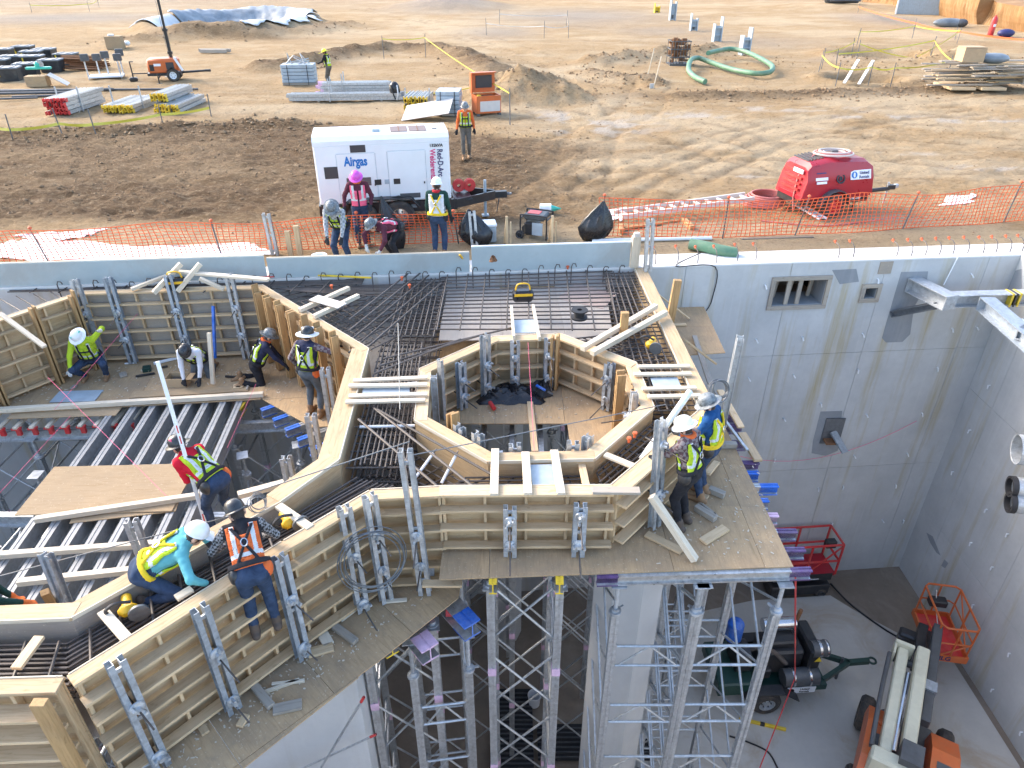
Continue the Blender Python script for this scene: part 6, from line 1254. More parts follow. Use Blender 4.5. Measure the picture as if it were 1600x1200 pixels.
# container, embankment, gas cylinder
p = on(1440, 22); t = thing('shipping_container', 'pale corrugated steel container at the top edge', 'container', p, R(-24)); g = G().box((0, 0, 1.3), (5.4, 2.3, 2.6)); part('shell', g, GREYL, t)
for k in range(26): part('corrugation', G().box((-2.55 + k * .205, -1.19, 1.3), (.10, .07, 2.4)), GREYL, t)
part('end_wall', G().box((-2.74, 0, 1.3), (.05, 2.2, 2.5)), WHITE, t); part('corner_post', G().box((-2.72, -1.2, 1.3), (.16, .16, 2.7)), WHITE, t)
def embank():
    pts = [on(u, v) for u, v in ((1345, 3), (1400, 8), (1470, 24), (1520, 36), (1560, 42), (1620, 52), (1720, 62))]; n = 160; vs = []; fs = []; rows = 6; path = spl(pts, 30); m = len(path)
    rng = random.Random(3)
    for i, p in enumerate(path):
        q = path[min(i + 1, m - 1)] - path[max(i - 1, 0)]; nr = V((-q.y, q.x, 0)).normalized(); nr = nr if nr.y > 0 else -nr; nx_ = V((.35, .94, 0)); tooth = .22 * abs(math.sin(i * 1.05)) + rng.uniform(0, .1); H_ = 2.3 + .2 * math.sin(i * .03)
        for j in range(rows):
            f = j / (rows - 1); vs.append(p + nr * (.15 + tooth * (1 - abs(2 * f - 1)) + .5 * f) + Z * (-.2 + H_ * f))
        vs.append(p + nx_ * 14 + Z * (H_ + .3)); vs.append(p + nx_ * 60 + Z * (H_ + .6))
    k = rows + 2
    for i in range(m - 1):
        for j in range(k - 1): fs.append((i * k + j, (i + 1) * k + j, (i + 1) * k + j + 1, i * k + j + 1))
    mt = m_conc('cut_soil', (.33, .19, .085), (.22, .12, .05), (.36, .25, .14), .6, False)
    tag(ob('embankment', G().add(vs, fs).mesh('embankment'), mt), kind='structure')
embank()
p = on(1547, 55); t = thing('gas_cylinder', 'red gas cylinder standing below the embankment', 'cylinder', p); part('bottle', G().lathe([(0, 0), (.22, 0), (.23, .05), (.23, 1.15), (.16, 1.35), (.06, 1.42), (.06, 1.52), (0, 1.52)], 16), REDL, t, 40); part('label', G().box((0, -.225, .75), (.2, .02, .2)), WHITEP, t)
p = on(1482, 42); t = thing('tarp_roll', 'crumpled grey tarp roll below the embankment', 'tarp', p, R(-8)); part('roll', G().ball((0, 0, .35), (1.5, .5, .4), 16, 8), TARPG, t, 60); part('dark_end', G().ball((1.0, -.1, .35), (.6, .45, .36), 12, 8), GREYD, t, 60)
p = on(1570, 58); t = thing('blue_bag', 'small blue bundle on the dirt right of the red cylinder', 'bag', p); part('bag', G().ball((0, 0, .3), (.7, .45, .32), 12, 8), TXNAVY, t, 60)
# ---------------------------------------------------------------- along the fences
def net_fence(label, pts, h, lean, posts, name='safety_fence'):
    """Orange net: strands as flat bars, on leaning posts."""
    pts = [V(p) for p in pts]; t = thing(name, label, 'fence', pts[0]); path = spl(pts, 40); lens = [0]
    for a, b in zip(path[:-1], path[1:]): lens.append(lens[-1] + (b - a).length)
    T = lens[-1]
    def pos(s, q):
        i = max(0, min(len(path) - 2, int(np.searchsorted(lens, s)) - 1)); f = (s - lens[i]) / max(1e-6, lens[i + 1] - lens[i]); p = path[i].lerp(path[i + 1], f)
        hh = h * (1 + .05 * math.sin(s * 1.3) - .06 * abs(math.sin(s * math.pi / 3.2))) * q
        return p + Z * (hh + .03) + V((math.sin(s * 2.1 + q * 3) * .05, lean * q + .04 * math.sin(s * 1.7 + 2 * q), 0))
    g = G(); ns = int(T / .125); nh = 12
    for i in range(ns):
        s = i * .125; pr = [pos(s + .02 * math.sin(i), q / 4) for q in range(5)]
        for a, b in zip(pr[:-1], pr[1:]): g.bar(a, b, .017, .004, V((0, 1, 0)))
    for k in range(nh):
        q = k / (nh - 1); pr = [pos(j * T / (int(T / .45)), q) for j in range(int(T / .45) + 1)]; w = .02 if k in (0, nh - 1) else .013
        for a, b in zip(pr[:-1], pr[1:]): g.bar(a, b, w if False else .005, w, Z)
    tag(part('net', g, ORNET, t, M=Matrix()), kind='stuff')
    for s in posts:
        a = pos(s, 0) - Z * .2; b = pos(s, 1.04); rod('post', a + V((0, .02, 0)), b + V((0, .02, 0)), .018, STEELD, t); part('post_cap', G().ball(b + V((0, .02, .03)), (.045, .045, .035), 8, 6), ORCAP, t, M=Matrix())
net_fence('orange safety net along the far wall, left half', [wp(-14, 1.35), wp(-9, 1.55), wp(-4.5, 1.75), wp(-.9, 1.95)], .80, -.16, (.9, 3.6, 7.4, 10.6, 12.9)); net_fence('orange safety net in front of the red compressor, right half', [at(931, 371), at(1110, 372), at(1250, 368), at(1430, 358), at(1600, 346), at(1750, 336)], .98, -.12, (.15, 3.1, 5.0, 7.9, 10.8))
# white sheet on the ground behind the left net
def sheet(label, poly, name='ground_sheet', mat=CLOUDW, dz=.03):
    pts = [on(u, v) for u, v in poly]; c = sum(pts, V()) / len(pts); n = len(pts); fine = []
    for i in range(n):
        for k in range(5):
            p = pts[i].lerp(pts[(i + 1) % n], k / 5) ; fine.append(p + V((random.uniform(-.12, .12), random.uniform(-.08, .08), 0)))
    g = G(); m = len(fine); rings = [1, .75, .5, .25]; vs = []
    for r_ in rings:
        for p in fine:
            q = c.lerp(p, r_); vs.append(V((q.x - c.x, q.y - c.y, gz(q.x, q.y) + dz * (1 if r_ < 1 else .3) - c.z + random.uniform(0, .02))))
    vs.append(V((0, 0, gz(c.x, c.y) + dz - c.z))); fs = []
    for k in range(3):
        for i in range(m): fs.append((k * m + i, k * m + (i + 1) % m, (k + 1) * m + (i + 1) % m, (k + 1) * m + i))
    for i in range(m): fs.append((3 * m + i, 3 * m + (i + 1) % m, 4 * m))
    g.add(vs, fs); return tag(ob(name, g.mesh(name, 180), mat, None, M=TR(c)), label, 'sheet')
sheet('white ground sheet behind the left net, larger piece', ((-30, 400), (20, 376), (80, 374), (150, 380), (240, 392), (330, 384), (400, 380), (430, 398), (300, 405), (60, 408))); sheet('white ground sheet behind the left net, small torn piece near the picture edge', ((10, 372), (60, 366), (140, 362), (165, 356), (150, 368), (90, 376)))
sheet('pinkish paper sheet behind the right net', ((945, 330), (975, 325), (972, 345), (950, 345)), 'paper_sheet'); sheet('white paper sheet on the dirt behind the right net, at the right', ((1478, 308), (1522, 303), (1518, 318), (1474, 322)), 'paper_sheet')
# aluminium ladder, hose coil, pipes
a = on(965, 350, .25); b = on(1168, 324, .30); t = thing('ladder', 'pinkish grey ladder lying on timbers behind the right net', 'ladder', a); d = (b - a).normalized(); s_ = V((-d.y, d.x, 0))
for k in (-1, 1): board('stile', a + s_ * .22 * k, b + s_ * .22 * k, .05, .12, SHEETW, t)
for k in range(11): p = a.lerp(b, (k + .5) / 11); board('rung', p - s_ * .2, p + s_ * .2, .09, .05, SHEETW, t)
bpx('brown timber under the middle of the ladder', 1068, 343, 1082, 356, .08, .12, .1, WOODO); bpx('brown timber under the left end of the ladder', 970, 352, 972, 362, .08, .12, .1, WOODO); bpx('long brown board lying in front of the ladder', 975, 356, 1060, 344, .05, .14, .05, WOODO)
t = thing('hose_coil', 'reddish hose coil on the ground left of the red compressor', 'hose', on(1190, 318))
for k in range(6): r = .62 - .03 * k; part('loop', G().tube([V((r * math.cos(q) + .03 * k, r * .9 * math.sin(q), .04 + .045 * k)) for q in [i * math.pi / 14 for i in range(28)]], .028, 6, True), REDH, t, 60)
tubeobj('pvc_pipe', 'white pipe lying in front of the right net', 'pipe', [at(925, 376, .05), at(1112, 372, .05)], .045, WHITEP); tubeobj('extension_cable', 'dark red cord trailing below the compressor', 'cable', spl([at(1190, 345, .03), at(1240, 350, .03), at(1300, 352, .03), at(1400, 340, .03)]), .018, REDH)
a = on(1245, 322, .06); b = on(1285, 345, .06); t = thing('pale_ladder_piece', 'short white ladder piece in front of the compressor wheel', 'ladder', a); d = (b - a).normalized(); s_ = V((-d.y, d.x, 0))
for k in (-1, 1): board('stile', a + s_ * .1 * k, b + s_ * .1 * k, .04, .06, WHITEP, t)
for k in range(8): p = a.lerp(b, (k + .5) / 8); board('rung', p - s_ * .1, p + s_ * .1, .04, .04, WHITEP, t)
def small_gen():
    p = on(838, 371); t = thing('portable_generator', 'black portable generator in a tube frame on the dirt', 'generator', p, R(-20)); w, d, h = .66, .5, .62
    fr = G()
    for y in (-d / 2, d / 2): fr.tube(spl([(-w / 2, y, .05), (-w / 2, y, h * .9), (-w / 2 + .06, y, h), (w / 2 - .06, y, h), (w / 2, y, h * .9), (w / 2, y, .05)], 4), .022, 6)
    for x in (-w / 2, w / 2): fr.cyl((x, -d / 2, .06), (x, d / 2, .06), .02); fr.cyl((x, -d / 2, h * .85), (x, d / 2, h * .85), .02)
    part('tube_frame', fr, BLACKP, t, 50); part('fuel_tank', G().box((0, 0, h - .06), (w * .82, d * .9, .14), None, .04), GREYD, t); part('tank_label', G().box((-.05, 0, h + .016), (.3, .25, .01)), REDL, t); part('engine', G().box((-.1, -.02, .26), (.34, .36, .34), None, .05), BLACKP, t); part('control_panel', G().box((.1, -d / 2, .30), (.26, .03, .3)), GREYL, t)
    wheel_set(t, (-w / 2 - .02, -d / 2 + .02, .11), .11, .07, (0, -1, 0), GREYD); wheel_set(t, (-w / 2 - .02, d / 2 - .02, .11), .11, .07, (0, 1, 0), GREYD)
small_gen()
p = on(852, 334); t = thing('spray_bottle', 'clear jug with green cone top lying behind the portable generator', 'bottle', p); part('jug', G().cyl((-.15, 0, .14), (.15, 0, .14), .13, n=14), WHITEP, t, 40); part('cone', G().cyl((.15, 0, .14), (.42, 0, .14), .10, .01, 14), TEAL, t, 40)
def bag(label, u, v, w, h, top, z=0.0, mat=BLKPL, seed=1):
    """Plastic bag tied at its top corner, hanging in folds."""
    p = on(u, v, z); n = 30; rows = 11; vs = []; fs = []; rg = random.Random(seed)
    for j in range(rows):
        f = j / (rows - 1); r = w / 2 * float(np.interp(f, [0, .12, .3, .5, .7, .88, 1], [.55, .86, 1.0, .82, .55, .22, .06]))
        for i in range(n):
            a = 2 * math.pi * i / n; fold = 1 + .16 * math.sin(i * 2.57 + seed) * (.3 + f) + rg.uniform(-.06, .06)
            vs.append(V((top[0] * f + r * fold * math.cos(a), top[1] * f + r * .55 * fold * math.sin(a), .02 + h * f ** .92)))
    for j in range(rows - 1):
        for i in range(n): fs.append((j * n + i, j * n + (i + 1) % n, (j + 1) * n + (i + 1) % n, (j + 1) * n + i))
    fs.append(tuple(range(n))[::-1]); fs.append(tuple((rows - 1) * n + i for i in range(n)))
    return tag(ob('plastic_bag', G().add(vs, fs).mesh('plastic_bag', 70), mat, None, M=TR(p)), label, 'bag')
bag('black plastic bag tied to the first post of the right net', 925, 376, .80, .95, (.22, 0), 0, BLKPL, 2); bag('black plastic bag hanging beside the trailer wheel', 622, 388, .55, 1.2, (-.3, .1), 0, BLKPL, 4); bag('black plastic bag slung beside the cool box', 748, 384, .8, .85, (-.22, .05), 0, BLKPL, 6)
p = on(757, 376); t = thing('cool_box', 'pale blue cool box behind the edge board', 'cool box', p, R(8)); part('tub', G().box((0, 0, .2), (.55, .38, .4), None, .03), GREYL, t); part('lid', G().box((0, 0, .43), (.58, .41, .07), None, .02), WHITEP, t)
p = at(508, 408, .0) ; p = wp(p.x + .1, .35, .02); t = thing('bucket', 'white plastic bucket on the wall behind the edge board', 'bucket', p); part('pail', G().lathe([(0, 0), (.13, 0), (.16, .36), (.17, .36), (.17, .38), (.145, .38), (.115, .02), (0, .02)], 18), WHITEP, t, 40); part('handle', G().tube([(-.17, 0, .33), (-.16, -.12, .22), (0, -.19, .17), (.16, -.12, .22), (.17, 0, .33)], .008, 5), STEELD, t)
for (u, v, lab) in ((792, 386, 'slim timber stake frame left of the portable generator'), (862, 385, 'slim timber stake frame right of the portable generator')):
    p = at(u, v, 0); t = thing('stake_frame', lab, 'stakes', p); board('stake', p, p + Z * .75, .06, .04, WOOD, t, up=V((0, 1, 0))); board('brace', p + V((-.06, .3, 0)), p + V((0, .0, .72)), .05, .035, WOOD, t); board('stake', p + V((.09, 0, 0)), p + V((.09, .05, .6)), .04, .04, WOOD, t, up=V((0, 1, 0)))
bpx('upright timber stub behind the bending workers, right one', 468, 400, 468, 400, 0, .1, .1, WOOD) if False else plank('timber stub standing behind the crouched plaid-shirted worker', at(470, 402, 0), at(470, 402, 0) + Z * .75, .12, .08, WOOD, up=V((0, 1, 0))); plank('timber stub standing left of the white bucket', at(455, 400, 0), at(455, 400, 0) + Z * .6, .12, .08, WOOD, up=V((0, 1, 0)))
# ================================================================ people
def surface_nets(f, lo, res):
    """Quad mesh of f = 0 on a grid (naive surface nets, vectorised)."""
    s = f < 0; nx, ny, nz = f.shape
    cnt = np.zeros((nx - 1, ny - 1, nz - 1)); acc = np.zeros((nx - 1, ny - 1, nz - 1, 3))
    for ax in range(3):
        sl0 = [slice(None)] * 3; sl1 = [slice(None)] * 3; sl0[ax] = slice(0, -1); sl1[ax] = slice(1, None)
        a, b = f[tuple(sl0)], f[tuple(sl1)]; cr = (a < 0) != (b < 0); t = np.where(cr, a / np.where(cr, a - b, 1), 0)
        o1, o2 = [k for k in range(3) if k != ax]
        for d1 in (0, 1):
            for d2 in (0, 1):
                sl = [slice(None)] * 3; sl[o1] = slice(d1, f.shape[o1] - 1 + d1); sl[o2] = slice(d2, f.shape[o2] - 1 + d2)
                c = cr[tuple(sl)]; tt = t[tuple(sl)]; cnt += c; acc[..., ax] += np.where(c, tt, 0); acc[..., o1] += c * d1; acc[..., o2] += c * d2
    act = cnt > 0; idx = -np.ones(act.shape, int); idx[act] = np.arange(act.sum()); ii = np.argwhere(act)
    vs = (ii + acc[act] / cnt[act][:, None]) * res + lo; fs = []
    for ax in range(3):
        o1, o2 = [(1, 2), (2, 0), (0, 1)][ax]; sl0 = [slice(1, -1)] * 3; sl0[ax] = slice(0, -1); sl1 = [slice(1, -1)] * 3; sl1[ax] = slice(1, None)
        a, b = s[tuple(sl0)], s[tuple(sl1)]; e = np.argwhere(a != b)
        if len(e) == 0: continue
        fl = a[tuple(e.T)]; e = e.copy(); e[:, o1] += 1; e[:, o2] += 1
        def cell(p, q):
            c = e.copy(); c[:, o1] -= p; c[:, o2] -= q; return idx[tuple(c.T)]
        q4 = np.stack([cell(1, 1), cell(0, 1), cell(0, 0), cell(1, 0)], 1); q4[~fl] = q4[~fl][:, ::-1]; fs.append(q4)
    return vs, np.concatenate(fs)
class SDF:
    def __init__(s, lo, hi, res):
        s.lo = np.array(lo, float); s.res = res; n = np.ceil((np.array(hi) - s.lo) / res).astype(int) + 1
        s.n = n; s.f = np.full(n, 1.0, np.float32); s.tag = np.zeros(n, np.int8); s.ax = [s.lo[k] + np.arange(n[k]) * res for k in range(3)]
    def cap(s, a, b, ra, rb, tag=0, k=.03, sc=(1, 1, 1), R3=None):
        """Tapered capsule blended in; R3+sc squash it in a local frame."""
        a = np.array(a, float); b = np.array(b, float); r = max(ra, rb) * max(1, *sc) + .09; mn = np.minimum(a, b) - r; mx = np.maximum(a, b) + r
        i0 = np.clip(((mn - s.lo) / s.res).astype(int), 0, s.n - 1); i1 = np.clip(((mx - s.lo) / s.res).astype(int) + 2, 1, s.n)
        if np.any(i1 <= i0): return
        g = np.stack(np.meshgrid(*[s.ax[q][i0[q]:i1[q]] for q in range(3)], indexing='ij'), -1); ab = b - a; L = max(1e-9, ab @ ab)
        t = np.clip(((g - a) @ ab) / L, 0, 1); d = g - a - t[..., None] * ab
        if R3 is not None: d = (d @ np.array(R3)) / np.array(sc)
        v = (np.linalg.norm(d, axis=-1) - (ra + (rb - ra) * t)).astype(np.float32)
        if R3 is not None: v = v * min(sc)
        sl = tuple(slice(i0[q], i1[q]) for q in range(3)); o = s.f[sl]; h = np.clip(.5 + .5 * (o - v) / k, 0, 1)
        s.tag[sl] = np.where(v < o, tag, s.tag[sl]); s.f[sl] = o * (1 - h) + v * h - k * h * (1 - h)
    def mesh(s, name, mats, expr=None, smooth=180, tags=True):
        f = s.f if expr is None else expr; vs, fs = surface_nets(f, s.lo, s.res)
        me = bpy.data.meshes.new(name); me.from_pydata(vs.tolist(), [], fs.tolist())
        for m in mats: me.materials.append(m)
        if tags and len(mats) > 1:
            c = vs[fs].mean(1); ii = np.clip(np.round((c - s.lo) / s.res).astype(int), 0, s.n - 1); tg = s.tag[ii[:, 0], ii[:, 1], ii[:, 2]]; me.polygons.foreach_set('material_index', np.clip(tg, 0, len(mats) - 1).astype(np.int32))
        me.polygons.foreach_set('use_smooth', [True] * len(me.polygons)); me.update(); return me
def ik(a, b, l1, l2, hint):
    a, b, hint = V(a), V(b), V(hint); d = b - a; L = d.length
    if L > (l1 + l2) * .995: b = a + d.normalized() * (l1 + l2) * .995; d = b - a; L = d.length
    d.normalize(); x = (l1 * l1 - l2 * l2 + L * L) / (2 * L); h = math.sqrt(max(0, l1 * l1 - x * x)); n = hint - d * hint.dot(d)
    n = n.normalized() if n.length > 1e-6 else d.orthogonal().normalized(); return a + d * x + n * h, b
def hat(t, M, mat, brim=.0, full=True, deco=None):
    prof = [(0, .13), (.045, .127), (.085, .108), (.112, .07), (.122, .02), (.122, 0)]
    sh = part('hard_hat', G().lathe(prof + ([(.122 + brim, -.012), (.124 + brim, -.02), (.118, -.014)] if full else [(.128, -.004), (.118, -.006)]), 22, M @ Matrix.Diagonal((.92, 1.08, 1.0, 1))), mat, t, 60)
    if not full: part('peak', G().lathe([(.10, 0), (.118, .0), (.19, -.022), (.19, -.03), (.10, -.012)], 20, M @ Matrix.Diagonal((.92, 1.08, 1, 1)) @ Matrix.Rotation(R(25), 4, 'Z'), R(140)) if False else G().box((0, .155, -.012), (.17, .10, .012), M, .005), mat, sh)
    part('ridge', G().bar(M @ V((0, -.10, .10)), M @ V((0, .10, .10)), .03, .07), mat, sh) if False else None
    if deco: part('sticker', G().box((.045, .085, .085), (.05, .02, .04), M), deco, sh); part('sticker', G().box((-.08, -.03, .085), (.02, .05, .04), M), deco, sh)
    return sh
def person(label, loc, face, pelvis=(0, 0, .95), lean=0.0, side=0.0, twist=0.0, hands=((-.26, .08, .88), (.26, .08, .88)), feet=((-.11, 0, 0), (.11, .02, 0)), knee=((-.05, 1, 0), (.05, 1, 0)), elbow=((-.6, -1, -.2), (.6, -1, -.2)), look=(0, 1, -.25), curl=0.0,
           shirt=GREYSH, sleeve=None, pants=DENIM, vest=HIVIS, harness=HARN, skin=SKIN, boots=BOOT, gloves=GLOVB, hatm=HATW, brim=.05, full=True, deco=None, neck=None, height=1.0, bare=False, shins=True, toes=None, bag=False, footdir=None, brimm=None):
    """Figure in local axes (x right, y forward, z up); face = heading of forward, in degrees from +Y towards +X."""
    t = thing('person', label, 'person', loc, R(-face)); H = height; P_ = V(pelvis)
    up = (Matrix.Rotation(R(side), 3, 'Y') @ (Matrix.Rotation(R(-lean), 3, 'X') @ V((0, 0, 1)))); rt = Matrix.Rotation(R(twist), 3, up) @ (Matrix.Rotation(R(side), 3, 'Y') @ V((1, 0, 0))); fw = up.cross(rt)
    up2 = (up + fw * curl).normalized()
    waist = P_ + up * .16; chest = waist + up2 * .22; nk = chest + up2 * .20; lk = V(look).normalized(); hd = nk + up2 * .07 + V((0, 0, .05)) * .6 + lk * .045 + Z * .02
    sh = [nk - up2 * .055 - rt * .185, nk - up2 * .055 + rt * .185]; hp = [P_ - rt * .095 - up * .02, P_ + rt * .095 - up * .02]
    el, wr, kn, an = [], [], [], []
    for i in (0, 1):
        e, w = ik(sh[i], V(hands[i]), .30, .27, Matrix((rt, fw, up2)).transposed() @ V(elbow[i])); el.append(e); wr.append(w)
        k, a = ik(hp[i], V(feet[i]) + Z * .09, .45, .43, V(knee[i])); kn.append(k); an.append(a)
    allp = sh + hp + el + wr + kn + an + [hd, hd + Z * .2, P_]
    lo = [min(p[k] for p in allp) - .32 for k in range(3)]; hi = [max(p[k] for p in allp) + .32 for k in range(3)]
    S = SDF(lo, hi, .0155); T = SDF(lo, hi, .0155)
    R3 = Matrix((rt, fw, up2)).transposed(); r3 = [[R3[i][j] for j in range(3)] for i in range(3)]
    # tags: 0 trousers 1 shirt 2 sleeve 3 skin 4 boots 5 hair
    for q in (S, T):
        q.cap(P_ - rt * .04, P_ + rt * .04, .135, .135, 0, .04, (1.10, .92, 1), r3); q.cap(P_, waist, .125, .125, 0 if q is S else 1, .05, (1.18, .86, 1), r3); q.cap(waist, chest, .125, .145, 1, .06, (1.18, .84, 1), r3); q.cap(chest, nk - up2 * .07, .145, .115, 1, .06, (1.22, .82, 1), r3); q.cap(sh[0] + rt * .03, sh[1] - rt * .03, .07, .07, 1, .06)
    for i in (0, 1):
        S.cap(hp[i], kn[i], .098, .068, 0, .035); S.cap(kn[i], an[i], .068, .050, 0, .03); S.cap(kn[i].lerp(an[i], .18), kn[i].lerp(an[i], .5), .064, .06, 0, .03)
        S.cap(sh[i], el[i], .064, .050, 2, .035); S.cap(el[i], wr[i], .050, .034, 3 if bare else 2, .025)
        fd = V(footdir[i]).normalized() if footdir else V(((kn[i] - hp[i]).x * .25, 1, 0)).normalized()
        if toes and toes[i]: fd = V(toes[i]).normalized()
        a = an[i] - Z * .045; S.cap(a - fd * .06, a + fd * .05, .052, .052, 4, .02); S.cap(a + fd * .04, a + fd * .17 - Z * .008, .050, .040, 4, .02); S.cap(an[i] + Z * .06, an[i] - Z * .03, .055, .055, 4, .02)
    S.cap(nk - up2 * .06, hd - Z * .02, .058, .055, 3, .03); hr = Matrix((lk.cross(Z).normalized() if lk.cross(Z).length > .05 else rt, lk, V((0, 0, 1)))).transposed(); hx = hr.col[0].copy(); hz = hx.cross(lk).normalized(); hz = hz if hz.z > -.2 else -hz
    H3 = [[hx[i], lk[i], hz[i]] for i in range(3)]
    S.cap(hd - hz * .01, hd + hz * .035, .078, .085, 5, .02, (.92, 1.10, 1.0), H3); S.cap(hd + lk * .028 - hz * .05, hd + lk * .025 + hz * .02, .060, .066, 3, .02); S.cap(hd + lk * .045 - hz * .085, hd + lk * .05 - hz * .075, .040, .040, 3, .02)
    S.cap(hd + lk * .092 - hz * .012, hd + lk * .105 - hz * .03, .012, .016, 3, .012); S.cap(hd + lk * .085 + hx * .03 + hz * .018, hd + lk * .085 - hx * .03 + hz * .018, .014, .014, 3, .012)
    for s in (-1, 1): S.cap(hd + hx * .083 * s - hz * .03, hd + hx * .085 * s + hz * .015, .016, .019, 3, .01)
    nz_ = np.sin(S.ax[0][:, None, None] * 41 + 3 * np.sin(S.ax[2][None, None, :] * 23)) * np.sin(S.ax[1][None, :, None] * 37 + 2) * np.sin(S.ax[2][None, None, :] * 49 + S.ax[0][:, None, None] * 13)
    body = S.mesh('body', [pants, shirt, sleeve or shirt, skin, boots, HAIR], S.f - nz_ * .006 * (S.tag < 3)); ob('body', body, None, t)
    for s in (-1, 1): part('eye', G().ball(hd + lk * .083 + hx * .03 * s + hz * .0, .011, 8, 6), BLKPL, t, 60)
    X, Y, Zg = np.meshgrid(*T.ax, indexing='ij', sparse=True)
    def comp(o, d): return (X - o[0]) * d[0] + (Y - o[1]) * d[1] + (Zg - o[2]) * d[2]
    U, Rr, Fw = comp(waist, up2), comp(waist, rt), comp(waist, fw)
    F = T.f
    if vest is not None:
        ex = np.maximum.reduce([F - .024, -(F - .006), -(U + .10), U - .385, np.abs(Rr) - .172, np.where((U > .27) & (np.abs(Rr) < .075), .02, -1)])
        ex = np.maximum(ex, np.where((Fw > .02) & (np.abs(Rr) < .012), .01, -1)); vm = T.mesh('vest', [vest, REFL, HIVIS if vest is not HIVIS else vest], ex, tags=False)
        co = np.empty(len(vm.polygons) * 3); vm.polygons.foreach_get('center', co); co = co.reshape(-1, 3); w_ = np.array(waist); uu = (co - w_) @ np.array(up2); rr = (co - w_) @ np.array(rt)
        st = ((uu > .02) & (uu < .065)) | ((np.abs(np.abs(rr) - .105) < .024) & (uu > .04)); vm.polygons.foreach_set('material_index', np.where(st, 1, 0).astype(np.int32)); ob('vest', vm, None, t)
    if harness is not None:
        sh_ = np.maximum(F - .042, -(F - .014)); w = .021; bands = [np.abs(U + .06) - .03]
        bx = np.minimum(np.abs(Rr - (U - .16) * .55) - w, np.abs(Rr + (U - .16) * .55) - w); bk = np.where(Fw < .0, bx, 1.0); fr = np.where(Fw >= 0, np.minimum(np.abs(np.abs(Rr) - .10) - w, np.maximum(np.abs(U - .20) - .018, np.abs(Rr) - .12)), 1.0)
        bands += [np.where(U > -.05, np.minimum(bk, fr), 1.0)]; ex = np.maximum.reduce([sh_, np.minimum.reduce(np.broadcast_arrays(*bands)), U - .37, -(U + .12)]); hm = T.mesh('harness', [harness], ex, tags=False); ob('harness', hm, None, t)
        c = waist + up2 * .17 - fw * .145; part('d_ring', G().tube([c + rt * .035 * math.cos(a) + up2 * .045 * math.sin(a) - fw * .03 for a in [i * math.pi / 6 for i in range(12)]], .008, 5, True), CHROME, t, 60)
    if bag:
        for s, m_ in ((-1, BLACKP), (1, bag)): part('tool_pouch', G().ball(P_ + rt * .17 * s + up * .02, (.07, .10, .11), 10, 8), m_, t, 60)
    if neck is not None: part('neck_gaiter', G().tube([nk + rt * .072 * math.cos(a) + fw * .075 * math.sin(a) + up2 * .012 for a in [i * math.pi / 8 for i in range(16)]], .034, 8, True), neck, t, 60)
    for i in (0, 1):                                            # gloved hands with separate fingers
        d = (wr[i] - el[i]).normalized(); sx = 1 if i else -1; pn = d.cross(rt * sx); pn = (pn if pn.length > .1 else d.orthogonal()).normalized(); ac = d.cross(pn).normalized()
        Q = SDF([wr[i][k] - .2 for k in range(3)], [wr[i][k] + .2 for k in range(3)], .0075); Q.cap(wr[i] - d * .03, wr[i] + d * .02, .036, .036, 0, .015)
        for q in (-1, -.33, .33, 1): Q.cap(wr[i] + d * .02 + ac * .016 * q, wr[i] + d * .085 + ac * .027 * q, .019, .017, 0, .012)
        for q, l in ((-1, .06), (-.33, .075), (.33, .072), (1, .052)):
            k0 = wr[i] + d * .085 + ac * .027 * q; k1 = k0 + (d * .8 + pn * .35).normalized() * l * .55; k2 = k1 + (d * .4 + pn * .8).normalized() * l * .5; Q.cap(k0, k1, .0125, .0115, 0, .006); Q.cap(k1, k2, .0115, .0105, 0, .006)
        th = wr[i] + d * .03 + ac * .03 * -sx; t1 = th + (d * .6 - ac * sx * .7 + pn * .3).normalized() * .045; Q.cap(th, t1, .017, .014, 0, .01); Q.cap(t1, t1 + (d * .9 + pn * .4).normalized() * .035, .0135, .0115, 0, .006)
        ob('glove' if gloves is not skin else 'hand', Q.mesh('glove', [gloves], tags=False), None, t)
    if hatm is not None: Hm = Matrix((hx, lk, hz)).transposed().to_4x4(); Hm.translation = hd + hz * .055; hat(t, Hm, hatm, brim if not brimm else .01, full, deco)
    if brimm: part('hat_brim', G().lathe([(.112, .0), (.124, .004), (.122 + brim, -.014), (.124 + brim, -.024), (.112, -.012), (.112, 0)], 24, Hm @ Matrix.Diagonal((.95, 1.08, 1, 1))), brimm, t, 60)
    if H != 1.0: t.scale = (H, H, H)
    return t
def stand(u, v, z): p = at(u, v, z); return p
# right deck pair
person('person in a white hard hat and yellow vest standing at the slanting panel', stand(1066, 822, DK), -48, lean=12, hands=((-.10, .50, 1.02), (.30, .38, 1.02)), look=(-.2, 1, -.55), shirt=PLAIDR, pants=BLKCL, boots=BOOTD, gloves=GLOVB, hatm=HATW, brim=.045, neck=HIVO, harness=HARN, bag=HARN, height=1.0)
person('person in a blue shirt and speckled brimmed hat right of the white-helmeted one', stand(1097, 778, DK), -58, lean=8, hands=((-.18, .42, 1.12), (.22, .36, 1.08)), look=(-.3, 1, -.6), shirt=BLUES, pants=DENIM, boots=BOOT, gloves=GLOVB, hatm=HATG, brim=.06, harness=HARNY, bag=YELT)
